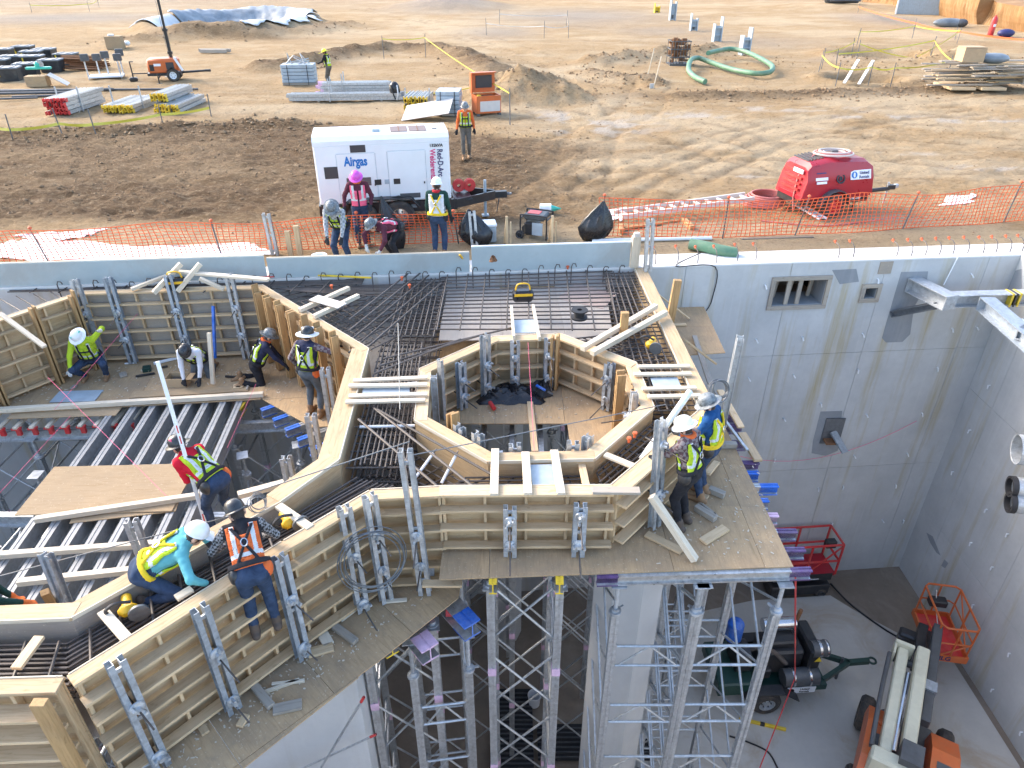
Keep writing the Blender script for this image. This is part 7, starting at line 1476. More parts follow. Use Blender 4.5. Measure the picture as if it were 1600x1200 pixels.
# yard
person('person with an orange shirt walking toward the wall', on(729, 247), 178, lean=2, hands=((-.30, -.04, .84), (.30, .10, .86)), feet=((-.09, -.05, 0), (.09, .22, 0)), shirt=HIVO, pants=KHAKI, boots=BOOT, gloves=GLOVB, hatm=HATG, brim=.03, full=True, vest=HIVIS, harness=HARN)
person('person with a wide yellow hat standing behind the long pale channels', on(517, 136), -75, lean=6, hands=((-.15, .45, 1.15), (.24, .30, 1.0)), look=(0, 1, -.3), shirt=BLKCL, pants=KHAKI, hatm=HATY, brim=.19, harness=None, vest=HIVIS, neck=HIVIS)
person('person with a magenta hard hat and pink vest in front of the white generator', on(569, 384), 172, lean=4, hands=((-.26, .18, 1.00), (.34, .12, .98)), look=(.1, 1, -.5), shirt=MAROON, pants=DENIM, gloves=GLOVB, hatm=HATP, brim=.05, vest=HIVP, harness=None, neck=HIVO)
person('person in a white hard hat seen from behind at the edge board', wp(at(694, 405).x - .02, .98, .0), 6, lean=3, hands=((-.26, .18, .92), (.26, .20, .92)), look=(0, 1, -.15), shirt=GRNS, sleeve=GRNS, pants=DENIM, hatm=HATW, brim=.02, full=True, vest=WHTS, harness=HARNY, neck=BAND, bag=HARN)
person('person in grey plaid with a grey brimmed hat leaning over the edge board', wp(at(545, 420).x - .1, .85, .0), 186, pelvis=(0, -.10, .84), lean=38, hands=((-.16, .50, .55), (.12, .55, .58)), feet=((-.14, -.05, 0), (.14, -.02, 0)), look=(-.1, .7, -.7), shirt=PLAIDG, pants=DENIM, gloves=GLOVB, hatm=HATG, brim=.06, vest=HIVIS, harness=HARN)
person('person with a pink vest doubled over the edge board beside the plaid one', wp(at(622, 412).x, .90, .0), 222, pelvis=(0, -.12, .80), lean=78, hands=((-.25, .62, .45), (.12, .68, .50)), feet=((-.14, 0, 0), (.14, -.06, 0)), look=(.2, .75, -.55), shirt=MAROON, pants=BLKCL, gloves=GLOVG, hatm=HATG, brim=.04, vest=HIVP, harness=HARN, bag=HIVO)
# left deck
person('person in lime crouching with one arm raised to a strongback', stand(152, 588, LDK), 165, pelvis=(0, -.05, .42), lean=22, hands=((-.44, .30, 1.16), (.42, .50, .04)), feet=((-.22, .12, 0), (.20, .05, 0)), knee=((-.5, 1, .3), (.4, 1, .2)), elbow=((-.5, -1, 0), (.8, -.4, 0)), look=(.2, .9, -.7), shirt=HIVIS, pants=DENIM, boots=BOOT, gloves=GLOVG, hatm=HATW, brim=.055, deco=TEAL, vest=HIVIS, harness=HARN)
person('person with white sleeves kneeling behind the cut-off box', stand(314, 592, LDK), 178, pelvis=(0, -.18, .40), lean=48, hands=((-.14, .42, .12), (.16, .42, .12)), feet=((-.13, -.48, .0), (.13, -.48, .0)), knee=((-.1, 1, -.4), (.1, 1, -.4)), toes=((0, -1, -.2), (0, -1, -.2)), look=(0, .5, -.9), shirt=WHTS, pants=DENIMG, gloves=GLOVB, hatm=HATB, brim=.02, full=True, vest=HIVIS, harness=HARN)
person('person with a dark shirt kneeling beside the tall timber posts', stand(412, 592, LDK), 70, pelvis=(0, -.10, .36), lean=30, hands=((-.20, .46, .25), (.20, .50, .30)), feet=((-.14, -.45, 0), (.16, -.42, 0)), knee=((-.2, 1, -.3), (.2, 1, -.3)), toes=((0, -1, -.2), (0, -1, -.2)), look=(0, .9, -.5), shirt=NAVY, pants=BLKCL, gloves=GLOVB, hatm=HATG, brim=.06, vest=HIVIS, harness=HARN, neck=HIVO)
person('person standing on the left deck in a black hat, arm reaching to the posts', stand(493, 648, LDK), 18, pelvis=(0, 0, .95), lean=10, hands=((-.28, .10, .98), (.44, .40, 1.36)), feet=((-.13, .05, 0), (.14, -.02, 0)), look=(.1, 1, -.2), shirt=NAVY, sleeve=PLAIDR, pants=DENIMG, boots=BOOT, gloves=GLOVB, hatm=HATB, brim=.085, deco=WHITEP, brimm=HATW, vest=HIVIS, harness=HARN, bag=HIVO)
# near left group
person('person in a red shirt bending over the grade rod', at(352, 828, -1.05), -62, pelvis=(0, -.10, .92), lean=58, hands=((-.02, .52, .98), (.08, .48, .62)), feet=((-.16, .02, 0), (.15, -.12, 0)), elbow=((-.6, -.3, -1), (.6, -.3, -1)), look=(0, .9, -.35), shirt=REDS, pants=DENIM, boots=BOOT, gloves=GLOVB, hatm=HATB, brim=.055, deco=PINK, vest=HIVIS, harness=HARN, bag=HIVO)
person('person in turquoise with a white cap bending over the rebar beam', at(264, 926, -.34), 70, pelvis=(0, -.18, .44), lean=64, hands=((-.26, .52, .34), (.34, .50, .30)), feet=((-.18, -.40, 0), (.16, -.25, 0)), knee=((-.3, 1, .2), (.3, 1, .2)), look=(0, .85, -.6), shirt=TEALS, pants=DENIM, boots=BOOTD, gloves=GLOVB, hatm=HATW, brim=.0, full=False, vest=HIVIS, harness=HARNY)
person('person in jeans and an orange vest bending over the form, seen from behind', (-2.90, 5.66, -.85), -24, pelvis=(0, -.02, .96), lean=50, hands=((-.20, .58, .94), (.16, .60, .94)), feet=((-.12, -.02, 0), (.13, .02, 0)), knee=((0, 1, 0), (0, 1, 0)), look=(-.3, .8, -.6), shirt=BLKCL, sleeve=PLAIDB, pants=DENIM, boots=BOOTD, gloves=GLOVB, hatm=HATB, brim=.03, vest=HIVO, harness=HARN, bag=HIVO)
person('person with a dark green sleeve and orange glove at the left picture edge', at(-16, 1012, -1.0), 62, pelvis=(0, -.15, .55), lean=35, hands=((-.25, .35, .45), (.10, .62, .52)), feet=((-.15, -.1, 0), (.15, -.1, 0)), knee=((-.2, 1, 0), (.2, 1, 0)), look=(0, .9, -.5), shirt=GRNS, pants=DENIM, gloves=GLOVO, hatm=HATW, vest=HIVIS, harness=None)
# ================================================================ machines and steel in the pit
FZ = FLZ + .1
def boom_lift():
    t = thing('boom_lift', 'orange and cream boom lift parked on the pit floor, basket forward', 'boom lift', (8.7, 9.3, FZ), R(-32))
    ch = part('chassis', G().box((0, -.3, .55), (1.1, 2.3, .45), None, .06).box((0, .75, .42), (1.5, .25, .22)).box((0, -1.2, .42), (1.5, .25, .22)), GREYD, t)
    for x in (-.82, .82):
        for y in (.75, -1.25): wheel_set(t, (x, y, .42), .42, .30, (1 if x > 0 else -1, 0, 0), CREAM)
    tt = part('turntable', G().box((0, -.35, .88), (1.0, 1.6, .22)), GREYD, t)
    pr = [(-1.35, .0), (-1.35, .62), (-1.05, .85), (-.15, .85), (.45, .55), (.65, 0)]
    for s, nm in ((-1, 'hood'), (1, 'hood')):
        g = G().prism(pr, 0, .52, Matrix(((0, 0, 1, s * .62 - .26), (1, 0, 0, -.35), (0, 1, 0, .95), (0, 0, 0, 1)))); h = part('engine_hood', g, ORANGE, t); part('hood_vent', G().box((s * .62, -1.0, 1.806), (.3, .4, .02)), GREYD, h)
    part('counterweight', G().box((0, -1.55, 1.15), (1.5, .45, .85), None, .1), ORANGE, t); part('fuel_cap', G().cyl((-.62, -.5, 1.8), (-.62, -.5, 1.84), .07, n=12), ORANGE, t)
    b1 = part('tower_boom', G().box((-.50, .05, 1.95), (.23, 3.1, .28), None, .03), CREAM, t); b2 = part('main_boom', G().box((-.12, .15, 2.05), (.26, 3.2, .32), None, .03), CREAM, t)
    part('boom_plate', G().box((-.50, 1.63, 1.90), (.40, .10, .62), None, .02).box((-.68, 1.5, 1.8), (.05, .45, .7)), CREAM, b1); part('pivot', G().cyl((-.75, 1.5, 1.75), (.25, 1.5, 1.75), .09, n=12), GREYD, b1); part('boom_base', G().box((-.3, -1.5, 1.85), (.9, .35, .6), None, .05), CREAM, b1); part('boom_end', G().box((-.06, -1.3, 2.1), (.4, .5, .46)), GREYD, b2)
    part('hose_bundle', G().tube(spl([(-.75, -1.3, 2.0), (-.78, 0, 2.1), (-.76, 1.3, 2.05)]), .05, 8), GREYD, b1); part('lift_cylinder', G().cyl((-.28, -.8, 1.5), (-.28, 1.2, 1.75), .06, n=10), CHROME, b1)
    part('fly_boom', G().box((.16, 1.5, 1.78), (.20, 3.0, .24), None, .02), GREYD, t); part('clamp_band', G().box((.16, .95, 1.80), (.25, .28, .30)), GALVB, t); part('jib', G().box((-.08, 2.55, 1.35), (.22, 1.5, .24), TR((0, 0, 0)), .02).box((.12, 2.6, 1.2), (.12, 1.4, .2)), BLACKP, t); part('jib_head', G().box((-.2, 3.0, 1.05), (.7, .3, .45), None, .05).cyl((-.55, 2.9, 1.1), (-.15, 2.95, 1.1), .09, n=10).box((.0, 3.1, .75), (.3, .25, .8)), BLACKP, t)
    BM = TR((.36, 3.62, .52), R(22)); bw, bl = .42, .72          # basket: narrow side toward the machine
    bk = part('basket_floor', G().box((0, 0, .38), (bw * 2, bl * 2, .07)), REDL, t, L=BM); part('toe_board', G().box((0, -bl, .46), (bw * 2, .04, .2)).box((0, bl, .46), (bw * 2, .04, .18)).box((bw, 0, .46), (.04, bl * 2, .18)).box((-bw, 0, .46), (.04, bl * 2, .18)), ORANGE, bk)
    text('lettering', 'JLG', .19, TXNAVY, bk, face_frame((-.1, -bl - .024, .46), (1, 0, 0), (0, 0, 1)), .006)
    rl = G()
    for z, r in ((1.5, .028), (.98, .022)): rl.tube([(-bw, -bl + .1, z), (-bw + .1, -bl, z), (bw - .1, -bl, z), (bw, -bl + .1, z), (bw, bl - .1, z), (bw - .1, bl, z), (-bw + .1, bl, z), (-bw, bl - .1, z)], r, 7, True)
    for (x, y) in ((-bw, -bl + .1), (bw, -bl + .1), (bw, 0), (bw, bl - .1), (-bw, bl - .1), (0, bl), (0, -bl)): rl.cyl((x, y, .4), (x, y, 1.5), .024, n=7)
    rl.cyl((bw, -bl + .1, .45), (bw, 0, .98), .02, n=6); rl.cyl((bw, 0, .98), (bw, bl - .1, 1.5), .02, n=6); rl.cyl((-bw + .1, -bl, .5), (bw - .1, -bl, .98), .02, n=6); part('guard_rail', rl, ORANGE, bk, 50); part('control_box', G().box((-.12, bl - .3, 1.2), (.42, .25, .2), None, .03), BLACKP, bk); part('lanyard', G().tube(sag((-.2, bl - .2, 1.5), (.0, 0, .5), .1), .012, 5), SHEETW, bk)
boom_lift()
def pump():
    t = thing('pump_trailer', 'dark green engine pump trailer with chrome parts on the pit floor', 'pump', (5.05, 10.75, FZ), R(4))
    fr = part('frame', G().box((1.3, .65, .55), (2.7, 1.2, .18)).box((.35, .65, .75), (.9, 1.3, .35), None, .04), DKGRN, t); g = G().bar((2.6, .2, .6), (3.5, .65, .6), .1, .14).bar((2.6, 1.1, .6), (3.5, .65, .6), .1, .14).bar((3.4, .65, .6), (4.0, .65, .62), .12, .12); part('drawbar', g, DKGRN, fr); part('hitch_ring', G().tube([(4.1 + .09 * math.cos(a), .65 + .09 * math.sin(a), .62) for a in [i * math.pi / 6 for i in range(12)]], .03, 6, True), DKGRN, fr, 50); part('jack_leg', G().cyl((3.3, .65, 0), (3.3, .65, .8), .035), GREYD, fr)
    for y, s in ((-.12, -1), (1.42, 1)):
        wheel_set(t, (1.1, y, .36), .36, .22, (0, s, 0), GALV); f = G().bar((.55, y, .55), (.75, y, .80), .28, .03).bar((.75, y, .80), (1.45, y, .80), .28, .03).bar((1.45, y, .80), (1.85, y, .50), .28, .03); part('fender', f, BLACKP, t)
    en = part('engine_block', G().box((1.55, .7, 1.15), (1.0, .7, .75), None, .05).box((1.5, .7, 1.6), (.8, .4, .2), None, .04).box((1.1, .35, .95), (.3, .3, .3), None, .03), BLACKP, t); part('radiator', G().box((2.25, .68, 1.2), (.30, 1.0, 1.0), None, .05), BLACKP, t); part('muffler', G().cyl((1.15, .95, 1.85), (1.95, .95, 1.85), .16, n=16), CHROME, t, 40); part('exhaust_pipe', G().cyl((1.98, .95, 1.9), (2.02, .95, 2.3), .05, n=10), RUST, t, 40); part('air_filter', G().cyl((2.15, .35, 1.62), (2.55, .35, 1.62), .2, n=16), GREYD, t, 40); part('filter_band', G().cyl((2.3, .35, 1.62), (2.36, .35, 1.62), .206, n=16).cyl((2.48, .35, 1.62), (2.52, .35, 1.62), .206, n=16), CHROME, t, 40)
    part('fuel_tank', G().cyl((1.5, .12, .92), (2.35, .12, .92), .22, n=18), GREYD, t, 40); part('tank_strap', G().cyl((1.7, .12, .92), (1.75, .12, .92), .226, n=18).cyl((2.1, .12, .92), (2.15, .12, .92), .226, n=18), CHROME, t, 40); part('pump_volute', G().cyl((.4, .65, 1.15), (.75, .65, 1.15), .38, n=18), BLACKP, t, 40); part('priming_tank', G().cyl((.45, .9, 1.5), (.45, .9, 2.0), .2, n=16).ball((.45, .9, 2.0), (.2, .2, .12), 14, 6), BLUE, t, 40); part('pipework', G().tube(spl([(.7, .65, 1.3), (1.0, .5, 1.6), (1.3, .4, 1.5), (1.6, .3, 1.2)]), .06, 8).tube(spl([(1.2, .9, 1.2), (1.5, 1.0, 1.7), (1.9, .8, 1.6)]), .04, 8), REBAR, t, 50)
    part('sign_plate', G().box((1.95, -.02, .60), (.75, .02, .20)), WHITEP, t); part('logo_disc', G().cyl((1.72, -.032, .60), (1.72, -.04, .60), .075, n=18), TXBLK, t); text('lettering', 'United', .085, TXBLK, t, face_frame((2.05, -.034, .64), (1, 0, 0), (0, 0, 1)), .002); text('lettering', 'Rentals', .085, TXBLK, t, face_frame((2.05, -.034, .55), (1, 0, 0), (0, 0, 1)), .002); part('warning_label', G().prism([(-.09, -.07), (.09, -.07), (0, .09)], 0, .01, face_frame((2.30, .17, 1.45), (1, 0, 0), (0, 0, 1))), YEL, t)
pump()
def scissor():
    t = thing('scissor_lift', 'red scissor lift standing against the far pit wall', 'scissor lift', (8.25, 14.72, FZ - .1), R(5)); w, d = 1.75, .78
    part('base', G().box((0, 0, .32), (w, d, .36), None, .03), BLACKP, t); part('scissor_arms', G().box((0, -.2, .62), (w * .9, .08, .10)).box((0, .2, .72), (w * .9, .08, .10)), GREYD, t)
    for x in (-.65, .65):
        for y, s in ((-.36, -1), (.36, 1)): wheel_set(t, (x, y, .16), .16, .1, (0, s, 0), GREYD)
    pf = part('platform', G().box((0, 0, .93), (w, d, .10)), RED, t); part('side_plate', G().box((.1, -d / 2 - .012, .86), (w * .8, .02, .24)), BLACKP, pf); text('lettering', 'MEC', .14, TXWHT, pf, face_frame((.45, -d / 2 - .026, .88), (1, 0, 0), (0, 0, 1)), .003) if False else None; part('stripe', G().box((-.1, -d / 2 - .026, .80), (w * .6, .008, .02)), TXWHT, pf)
    g = G()
    for z in (1.45, 2.05): g.box((0, -d / 2, z), (w, .045, .045)).box((0, d / 2, z), (w, .045, .045)).box((-w / 2, 0, z), (.045, d, .045)).box((w / 2, 0, z), (.045, d, .045))
    for x in (-w / 2, 0, w / 2):
        for y in (-d / 2, d / 2): g.box((x, y, 1.5), (.045, .045, 1.12))
    g.bar((0, -d / 2, 1.0), (w / 2, -d / 2, 2.0), .035, .035); part('guard_rail', g, REDL, pf); part('controls', G().box((.6, -.2, 1.95), (.3, .2, .25), None, .03), BLACKP, pf)
scissor()
# steel bracing in the far right corner
def hbeam(name, label, a, b, w=.30, h=.30, mat=GALV, tf=.025, cat='steel beam'):
    a, b = V(a), V(b); t = thing(name, label, cat, a); d = (b - a).normalized(); y = Z.cross(d).normalized(); up = d.cross(y); L = (b - a).length
    Mx = Matrix((d, y, up)).transposed().to_4x4(); Mx.translation = a
    part('top_flange', G().box((L / 2, 0, h / 2 - tf / 2), (L, w, tf)), mat, t, M=Mx); part('bottom_flange', G().box((L / 2, 0, -h / 2 + tf / 2), (L, w, tf)), mat, t, M=Mx); part('web', G().box((L / 2, 0, 0), (L, .02, h - 2 * tf - .002)), mat, t, M=Mx)
    part('end_plate', G().box((L + .012, 0, 0), (.022, w, h)), mat, t, M=Mx); part('end_plate', G().box((-.012, 0, 0), (.022, w, h)), mat, t, M=Mx); return t, Mx, L
zb_ = -.62; s0_ = at(1418, 437, zb_); hy = wallY(s0_.x)
hbeam('steel_bracket', 'stub beam bolted to the far wall, holding the bracing', (s0_.x, hy - .03, zb_), (s0_.x + .32, hy - 1.05, zb_), .34, .34)
p = at(1456, 468, zb_); q = at(1605, 455, zb_); bt, Mx, L = hbeam('steel_beam', 'long galvanised beam from the bracket to the right wall, banded yellow and black', (s0_.x + .30, p.y - .02, zb_), (11.75, p.y + .12, zb_), .26, .30)
for k in range(3): part('yellow_band', G().box((1.45 + .09 * k, 0, 0), (.045, .275, .315)), YEL if k != 1 else BLACKP, bt, M=Mx)
hbeam('steel_beam', 'galvanised beam running toward the viewer along the right wall', (10.45, p.y - .22, zb_ - .0), (10.05, 9.4, zb_), .32, .30, GALVB); hbeam('steel_beam', 'galvanised cross beam from the second corner to the right wall', (10.45, 13.15, zb_), (11.78, 13.2, zb_), .24, .26); hbeam('steel_beam', 'diagonal galvanised beam cutting the corner by the right wall', (10.35, 12.9, zb_ + .02), (11.76, 10.9, zb_ + .02), .24, .26)
hbeam('steel_strut', 'sloping strut below the wall bracket', (s0_.x + .25, hy - .75, zb_ - .2), (s0_.x - .25, hy - .03, zb_ - .75), .18, .16, STEELD)
b2 = wspot(1300, 672); c2 = MWF @ V((b2[0], -.02, b2[1])); t = thing('wall_bracket', 'dark steel bracket half way down the far wall', 'bracket', c2); part('plate', G().box((0, -.02, 0), (.5, .03, .8)), STEELD, t); part('arm', G().bar((0, -.05, .0), (.22, -.5, -.35), .2, .05), GALVB, t); part('gusset', G().box((-.05, -.14, -.25), (.3, .25, .06)), RUST, t)
for i, (u, v, r, lab) in enumerate(((1588, 702, .30, 'big grey pipe stub poking from the right wall, topmost'), (1578, 760, .20, 'grey pipe stub with black rim, middle one at the right edge'), (1576, 785, .20, 'grey pipe stub with black rim, lowest one at the right edge'))):
    zc = 14.0; d_ = (v - 600) / FPX; y_ = (math.cos(PITCH) - d_ * math.sin(PITCH)) * zc; z_ = CAM_H - (math.sin(PITCH) + d_ * math.cos(PITCH)) * zc; x_ = (u - 800) / FPX * zc
    t = thing('pipe_stub', lab, 'pipe', (x_, y_, z_)); a, b = V((0, 0, 0)), V((11.9 - x_, -.55, .15)); dn = (b - a).normalized(); Mx = Matrix.Translation(a) @ dn.to_track_quat('Z', 'Y').to_matrix().to_4x4(); L = (b - a).length
    part('pipe', G().lathe([(r - .02, .01), (r, 0), (r, L), (r - .02, L), (r - .02, .01)], 24, Mx), GALV, t, 40)
    if i: part('rim', G().lathe([(r - .03, -.01), (r + .012, -.01), (r + .012, .09), (r - .03, .09), (r - .03, -.01)], 24, Mx), BLACK, t, 40)
# cords, levels, buckets on the pit floor
tubeobj('red_strap', 'tight red strap running down from the deck to the pit floor', 'strap', [at(1243, 903, -1.12), at(1242, 1060, -8.6), at(1187, 1200, FZ + .05)], .013, REDL, 6); tubeobj('air_line', 'dark cable across the pit floor from the scissor lift', 'cable', spl([at(1298, 912, FZ), at(1330, 945, FZ + .03), at(1385, 985, FZ + .03), at(1420, 1003, FZ + .03), at(1440, 1010, FZ + .03)]), .025, BLACK, 6)
for (u0, v0, u1, v1, lab) in ((1155, 1123, 1228, 1140, 'yellow spirit level lying on the pit floor'),):
    a = at(u0, v0, FZ + .04); b = at(u1, v1, FZ + .04); t = thing('spirit_level', lab, 'level', a); board('body', a, b, .06, .08, YEL, t); board('vial', a.lerp(b, .45), a.lerp(b, .55), .065, .085, BLACKP, t)
t = thing('tall_bucket', 'white bucket under the middle shoring tower', 'bucket', (.55, 10.9, FZ)); part('pail', G().lathe([(0, 0), (.13, 0), (.16, .36), (.17, .36), (.16, .38), (.12, .03), (0, .03)], 18), WHITEP, t, 40)
for (x, y, w_, d_, lab) in ((.0, 10.0, 1.0, 2.6, 'dark steel grating on the pit floor, behind the middle tower'), (1.9, 9.9, 2.6, .9, 'dark steel grating on the pit floor, near the column foot')):
    t = thing('floor_grating', lab, 'grating', (x, y, FZ + .02))
    part('frame', G().box((0, 0, .0), (w_, d_, .02)), BLACK, t)
    for k in range(int(d_ / .12)): part('bar', G().box((0, -d_ / 2 + .06 + k * .12, .03), (w_, .03, .035)), GREYD, t)
tubeobj('loose_cable', 'thin black cable looped on the pit floor near the spirit level', 'cable', spl([at(1140, 1150, FZ + .02), at(1170, 1160, FZ + .02), at(1200, 1175, FZ + .02), at(1215, 1200, FZ + .02)]), .02, BLACK, 6)
tubeobj('wall_cable', 'black cable hanging down the far wall from its top', 'cable', spl([at(1095, 395, .1), wp(3.65, -.02, .02), wp(4.55, -.03, -.02), wp(4.6, -.03, -.8), wp(4.5, -.04, -1.1)]), .012, BLACK, 6); tubeobj('hanging_rope', 'pale cord hanging from the far wall top to the steel beam', 'rope', [wp(10.25, -.02, .05), wp(10.1, -.06, -.65)], .012, WHITEP, 6)
# ================================================================ small things on the decks
def line(label, pts, r=.003, mat=PINK, name='string_line', cat='string'): return tubeobj(name, label, cat, pts, r, mat, 5)
line('pink string line over the left deck from the far form down to the grade rod', [at(215, 490, -.4), at(85, 640, -1.0), at(80, 620, LDK + .5)][:2]); line('pink string line crossing the loose plywood sheet', [at(75, 590, -.6), at(260, 775, -.6)]); line('pink string line from the left edge to the deck', [at(-5, 775, -1.2), at(110, 650, -1.2)]); line('pink string line down into the shoring beside the red-shirted worker', [at(400, 600, -.8), at(355, 700, -1.4)]); line('pink string line inside the octagon', [at(825, 535, .1), at(835, 705, .05)]); line('steel wire stretched across the octagon', [at(640, 712, .12), at(1040, 632, .12)], .008, STEELD, 'guy_wire', 'wire'); line('steel wire from the coiled cable toward the left beam', [at(395, 770, .1), at(640, 690, .62)], .008, STEELD, 'guy_wire', 'wire'); line('steel wire over the near left joists', [at(0, 900, -.9), at(385, 800, -.3)], .008, STEELD, 'guy_wire', 'wire'); line('lifeline dropped over the channel left of the octagon', [at(622, 505, .5), at(625, 640, .15)], .008, STEELD, 'guy_wire', 'wire')
line('pink string sagging across the far pit wall', sag(wp(5.0, -.1, -4.9), wp(10.6, -.1, -4.5), .9, 14), .006)
# grade rod held by the red-shirted worker
a = at(326, 836, -.95); b = V((a.x - .28, a.y + .50, a.z + 2.5)); t = thing('grade_rod', 'long white and red grade rod held by the red-shirted worker', 'rod', a); board('pole', a, b, .05, .035, WHITE, t)
for q in (.03, .09, .55, .61): board('red_mark', a.lerp(b, q), a.lerp(b, q + .045), .02, .039, REDL, t)
# tools
def bagtool(label, p, rz=0):
    t = thing('tool_bag', label, 'tool bag', p, rz); part('bag', G().box((0, 0, .12), (.42, .22, .24), None, .05), BLKPL, t); part('handle', G().tube(spl([(-.15, 0, .22), (-.1, 0, .36), (.1, 0, .36), (.15, 0, .22)]), .016, 6), YELT, t, 50); part('trim', G().box((0, -.112, .17), (.36, .01, .05)), YELT, t)
bagtool('black and yellow tool bag on the slab rebar', at(817, 470, -.01), R(6)); bagtool('small black case against the left edge board', wp(-7.0, -.35, .02), R(10))
def saw(label, p, rz=0, mat=YELT):
    t = thing('power_saw', label, 'saw', p, rz); part('housing', G().box((0, 0, .12), (.20, .13, .15), None, .05), mat, t, 40); part('motor', G().cyl((0, .02, .13), (0, .2, .13), .055, n=12), mat, t, 40); part('handle', G().tube(spl([(-.12, 0, .1), (-.2, 0, .2), (-.1, 0, .27), (.05, 0, .22)]), .02, 6), BLACKP, t, 50); part('blade_guard', G().lathe([(0, 0), (.11, 0), (.11, .03), (0, .03)], 18, TR((.10, -.09, .12), 0, R(90))), STEELD, t, 40)
saw('yellow circular saw lying in the near left rebar beam', at(205, 965, -.22), R(30)); saw('yellow circular saw on the right rebar cage', at(1016, 548, -.04), R(-20)); saw('yellow grinder beside the orange-vested worker', at(455, 828, -.18), R(40))
t = thing('cable_spool', 'small black spool on the slab rebar', 'spool', at(905, 497, -.02)); part('drum', G().lathe([(.05, 0), (.16, 0), (.16, .03), (.10, .04), (.10, .14), (.16, .15), (.16, .18), (.05, .18), (.05, 0)], 18), BLACK, t, 40)
def heap(label, u, v, z, w, d, h, mat, name, cat, seed=1, n=26, m=14):
    p = at(u, v, z); rg = np.random.RandomState(seed); vs = []; fs = []
    for j in range(m):
        for i in range(n):
            a = 2 * math.pi * i / n; r = (j / (m - 1)); ed = 1 + .22 * math.sin(3 * a + seed) + .12 * math.sin(7 * a); hh = h * (1 - r ** 2) * (.45 + .55 * abs(math.sin(5 * a + 4 * r + seed))) + rg.uniform(0, .02) * (r < .98)
            vs.append(V((w / 2 * r * ed * math.cos(a), d / 2 * r * ed * math.sin(a), .004 + hh)))
    for j in range(m - 1):
        for i in range(n): fs.append((j * n + i, (j + 1) * n + i, (j + 1) * n + (i + 1) % n, j * n + (i + 1) % n))
    return tag(ob(name, G().add(vs, fs).mesh(name, 60), mat, None, M=TR(p)), label, cat)
heap('crumpled black tarp heaped on the octagon floor', 798, 618, DK + .003, 1.15, .75, .20, BLKPL, 'black_tarp', 'tarp', 3); bk = heap('dark tool pile at the right end of the black tarp', 845, 612, DK + .01, .5, .4, .24, BLACK, 'tool_heap', 'tools', 5)
t = thing('blue_tool', 'bright blue handled tool lying on the dark tool pile', 'tool', at(846, 606, DK + .24)); board('grip', at(838, 602, DK + .25), at(852, 610, DK + .25), .04, .035, BLUE, t); board('shaft', at(856, 612, DK + .25), at(864, 616, DK + .2), .03, .03, STEELD, t)
t = thing('red_bottle', 'small red bottle lying left of the black tarp', 'bottle', at(769, 636, DK + .04)); part('body', G().cyl((-.04, .1, .03), (.04, -.1, .03), .04, n=12), REDL, t, 40)
def coil(label, c, r, n, nv, mat=STEELD, rr=.011, name='cable_coil'):
    t = thing(name, label, 'cable', c); nv = V(nv).normalized(); a = nv.orthogonal().normalized(); b = nv.cross(a)
    for k in range(n):
        q = r * (1 - .05 * k + random.uniform(-.05, .05)); o = nv * random.uniform(-.05, .05) + a * random.uniform(-.05, .05); part('loop', G().tube([V(c) + o + a * q * math.cos(s) * 1.0 + b * q * math.sin(s) * 1.12 for s in [i * math.pi / 16 for i in range(32)]], rr, 5, True), mat, t, 60, M=Matrix())
coil('big steel cable coil hung on the strongback pair', (-1.76, 6.50, -.58), .42, 5, (.5, -.85, .2), STEELD, .008); coil('steel cable coil on the long pale strongback, right of the octagon', (3.2, 9.3, .25), .16, 5, (.3, -.9, .3)); coil('grey lanyard coil at the waist of the red-shirted worker', at(402, 787, .10), .10, 4, (.6, -.6, .4), STEELD, .006)
# post and pallet jack like bits on the left deck
t = thing('cut_box', 'open cardboard box with scraps on the left deck', 'box', at(280, 600, LDK)); g = G()
for c, s in (((0, -.14, .1), (.4, .012, .2)), ((0, .14, .1), (.4, .012, .2)), ((-.2, 0, .1), (.012, .28, .2)), ((.2, 0, .1), (.012, .28, .2)), ((0, 0, .008), (.4, .28, .012))): g.box(c, s)
part('walls', g, CARD, t); part('scraps', G().box((.0, 0, .08), (.3, .2, .12), None, .04), BLACKP, t); part('flap', G().box((.26, 0, .18), (.14, .27, .012)), CARD, t)
bpx('long blue-white tube lying on the left deck before the strongbacks', 240, 568, 298, 554, LDK + .04, .05, .05, WHITEP); bpx('dark hammer lying on the left deck', 212, 588, 242, 583, LDK + .03, .04, .04, BLACKP, name='hammer', cat='hammer'); bpx('green tool box tray on the left deck', 223, 577, 236, 575, LDK + .05, .16, .09, DKGRN, name='tool_tray', cat='tray'); bpx('pair of dark pliers on the left deck', 252, 574, 262, 572, LDK + .03, .05, .03, BLACKP, name='pliers', cat='pliers'); bpx('hammer lying near the kneeling worker in dark', 352, 588, 383, 590, LDK + .03, .04, .04, BLACKP, name='hammer', cat='hammer'); bpx('white chalk stick on the left deck', 195, 568, 210, 567, LDK + .02, .03, .03, WHITEP, name='chalk', cat='chalk'); bpx('white upright board beside the white-sleeved worker', 333, 600, 327, 520, LDK + .05, .09, .05, WOODW, -.5); bpx('blue upright spirit level beside the white board', 336, 560, 333, 478, LDK + .3, .05, .07, BLUE, -.3, name='spirit_level', cat='level')
for (u, v, lab) in ((1206, 732, 'x'),): pass
bpx('yellow measuring staff lying along the far rebar', 497, 430, 580, 434, .05, .045, .03, YEL, name='measuring_staff', cat='staff'); bpx('orange-red board at the foot of the left edge board', 405, 434, 458, 428, .05, .08, .03, REDL); bpx('axe handle leaning over the edge board', 718, 398, 733, 416, .45, .04, .04, YELT, .05, name='axe', cat='axe'); heap('rusty glove on the edge board', 770, 408, .42, .16, .16, .12, RUST, 'glove_rag', 'glove', 8)
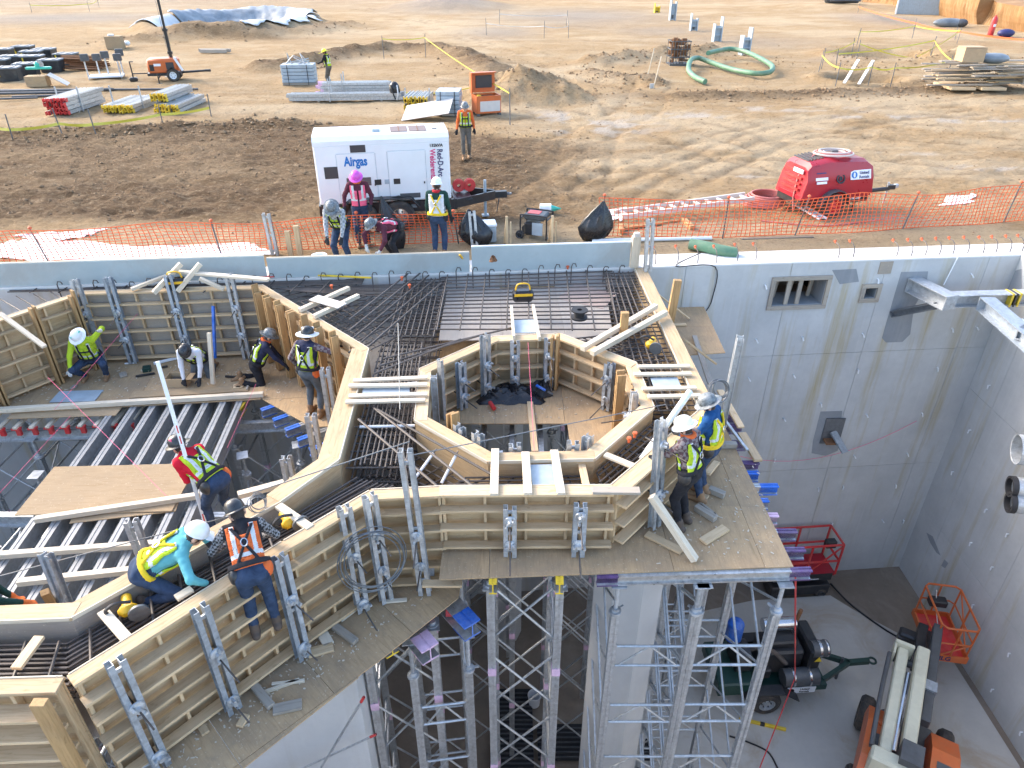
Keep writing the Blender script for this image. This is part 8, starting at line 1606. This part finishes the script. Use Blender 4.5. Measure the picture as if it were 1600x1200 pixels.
# pink paint tape strip behind the octagon, snap ties of red caps
for i, (u, v) in enumerate(((983, 687), (992, 679), (976, 525), (640, 447), (518, 448), (628, 435), (887, 418), (967, 405))):
    p = at(u, v, .05); tag(ob('rebar_guard', G().lathe([(0, .045), (.032, .04), (.036, .015), (.02, 0), (.018, -.05), (0, -.05)], 12).mesh('rebar_guard', 40), ORCAP, None, M=TR(p)), ['orange cap on the slanting channel rebar, left of two', 'orange cap on the slanting channel rebar, right of two', 'orange cap at the foot of the stubby post', 'orange cap left of the white gusset', 'orange cap on the fanned rebar near the gusset', 'orange cap by the yellow measuring staff', 'orange cap near the slab grid top', 'orange cap at the corner post'][i], 'rebar guard', 'orange rebar guards')
# shavings and chips: too many to count
g = G(); rg = random.Random(5)
def chips(n, poly, z, lo=.02, hi=.07):
    xs = [p[0] for p in poly]; ys = [p[1] for p in poly]; k = 0
    while k < n:
        x, y = rg.uniform(min(xs), max(xs)), rg.uniform(min(ys), max(ys)); ins = False
        for i in range(len(poly)):
            a, b = poly[i], poly[i - 1]
            if (a[1] > y) != (b[1] > y) and x < (b[0] - a[0]) * (y - a[1]) / (b[1] - a[1]) + a[0]: ins = not ins
        if not ins: continue
        k += 1; g.box((0, 0, 0), (rg.uniform(lo, hi), rg.uniform(.006, .022), .006), TR((x, y, z + .005), rg.uniform(0, 3)))
chips(230, [(-2.6, 6.1), (-4.3, 4.3), (-4.6, 3.3), (-3.12, 4.8), (-2.0, 5.95), (-1.0, 7.05)], ODK, .01, .05); chips(110, [(1.6, 6.8), (3.65, 7.0), (3.9, 9.0), (3.2, 9.2), (1.9, 7.6)], DK, .01, .06); chips(260, [(-10.5, 11.5), (-5, 12.0), (-3.6, 11.1), (-3.0, 11.2), (-5.3, 13.5), (-8.8, 13.3)], LDK, .01, .07); chips(60, [(-.6, 10.3), (1.3, 10.3), (1.4, 10.9), (.5, 11.2), (-.5, 10.9)], DK, .01, .05)
tag(ob('wood_shavings', g.mesh('wood_shavings'), WOODW), 'pale wood shavings and chips scattered over the plywood decks', 'shavings', kind='stuff')
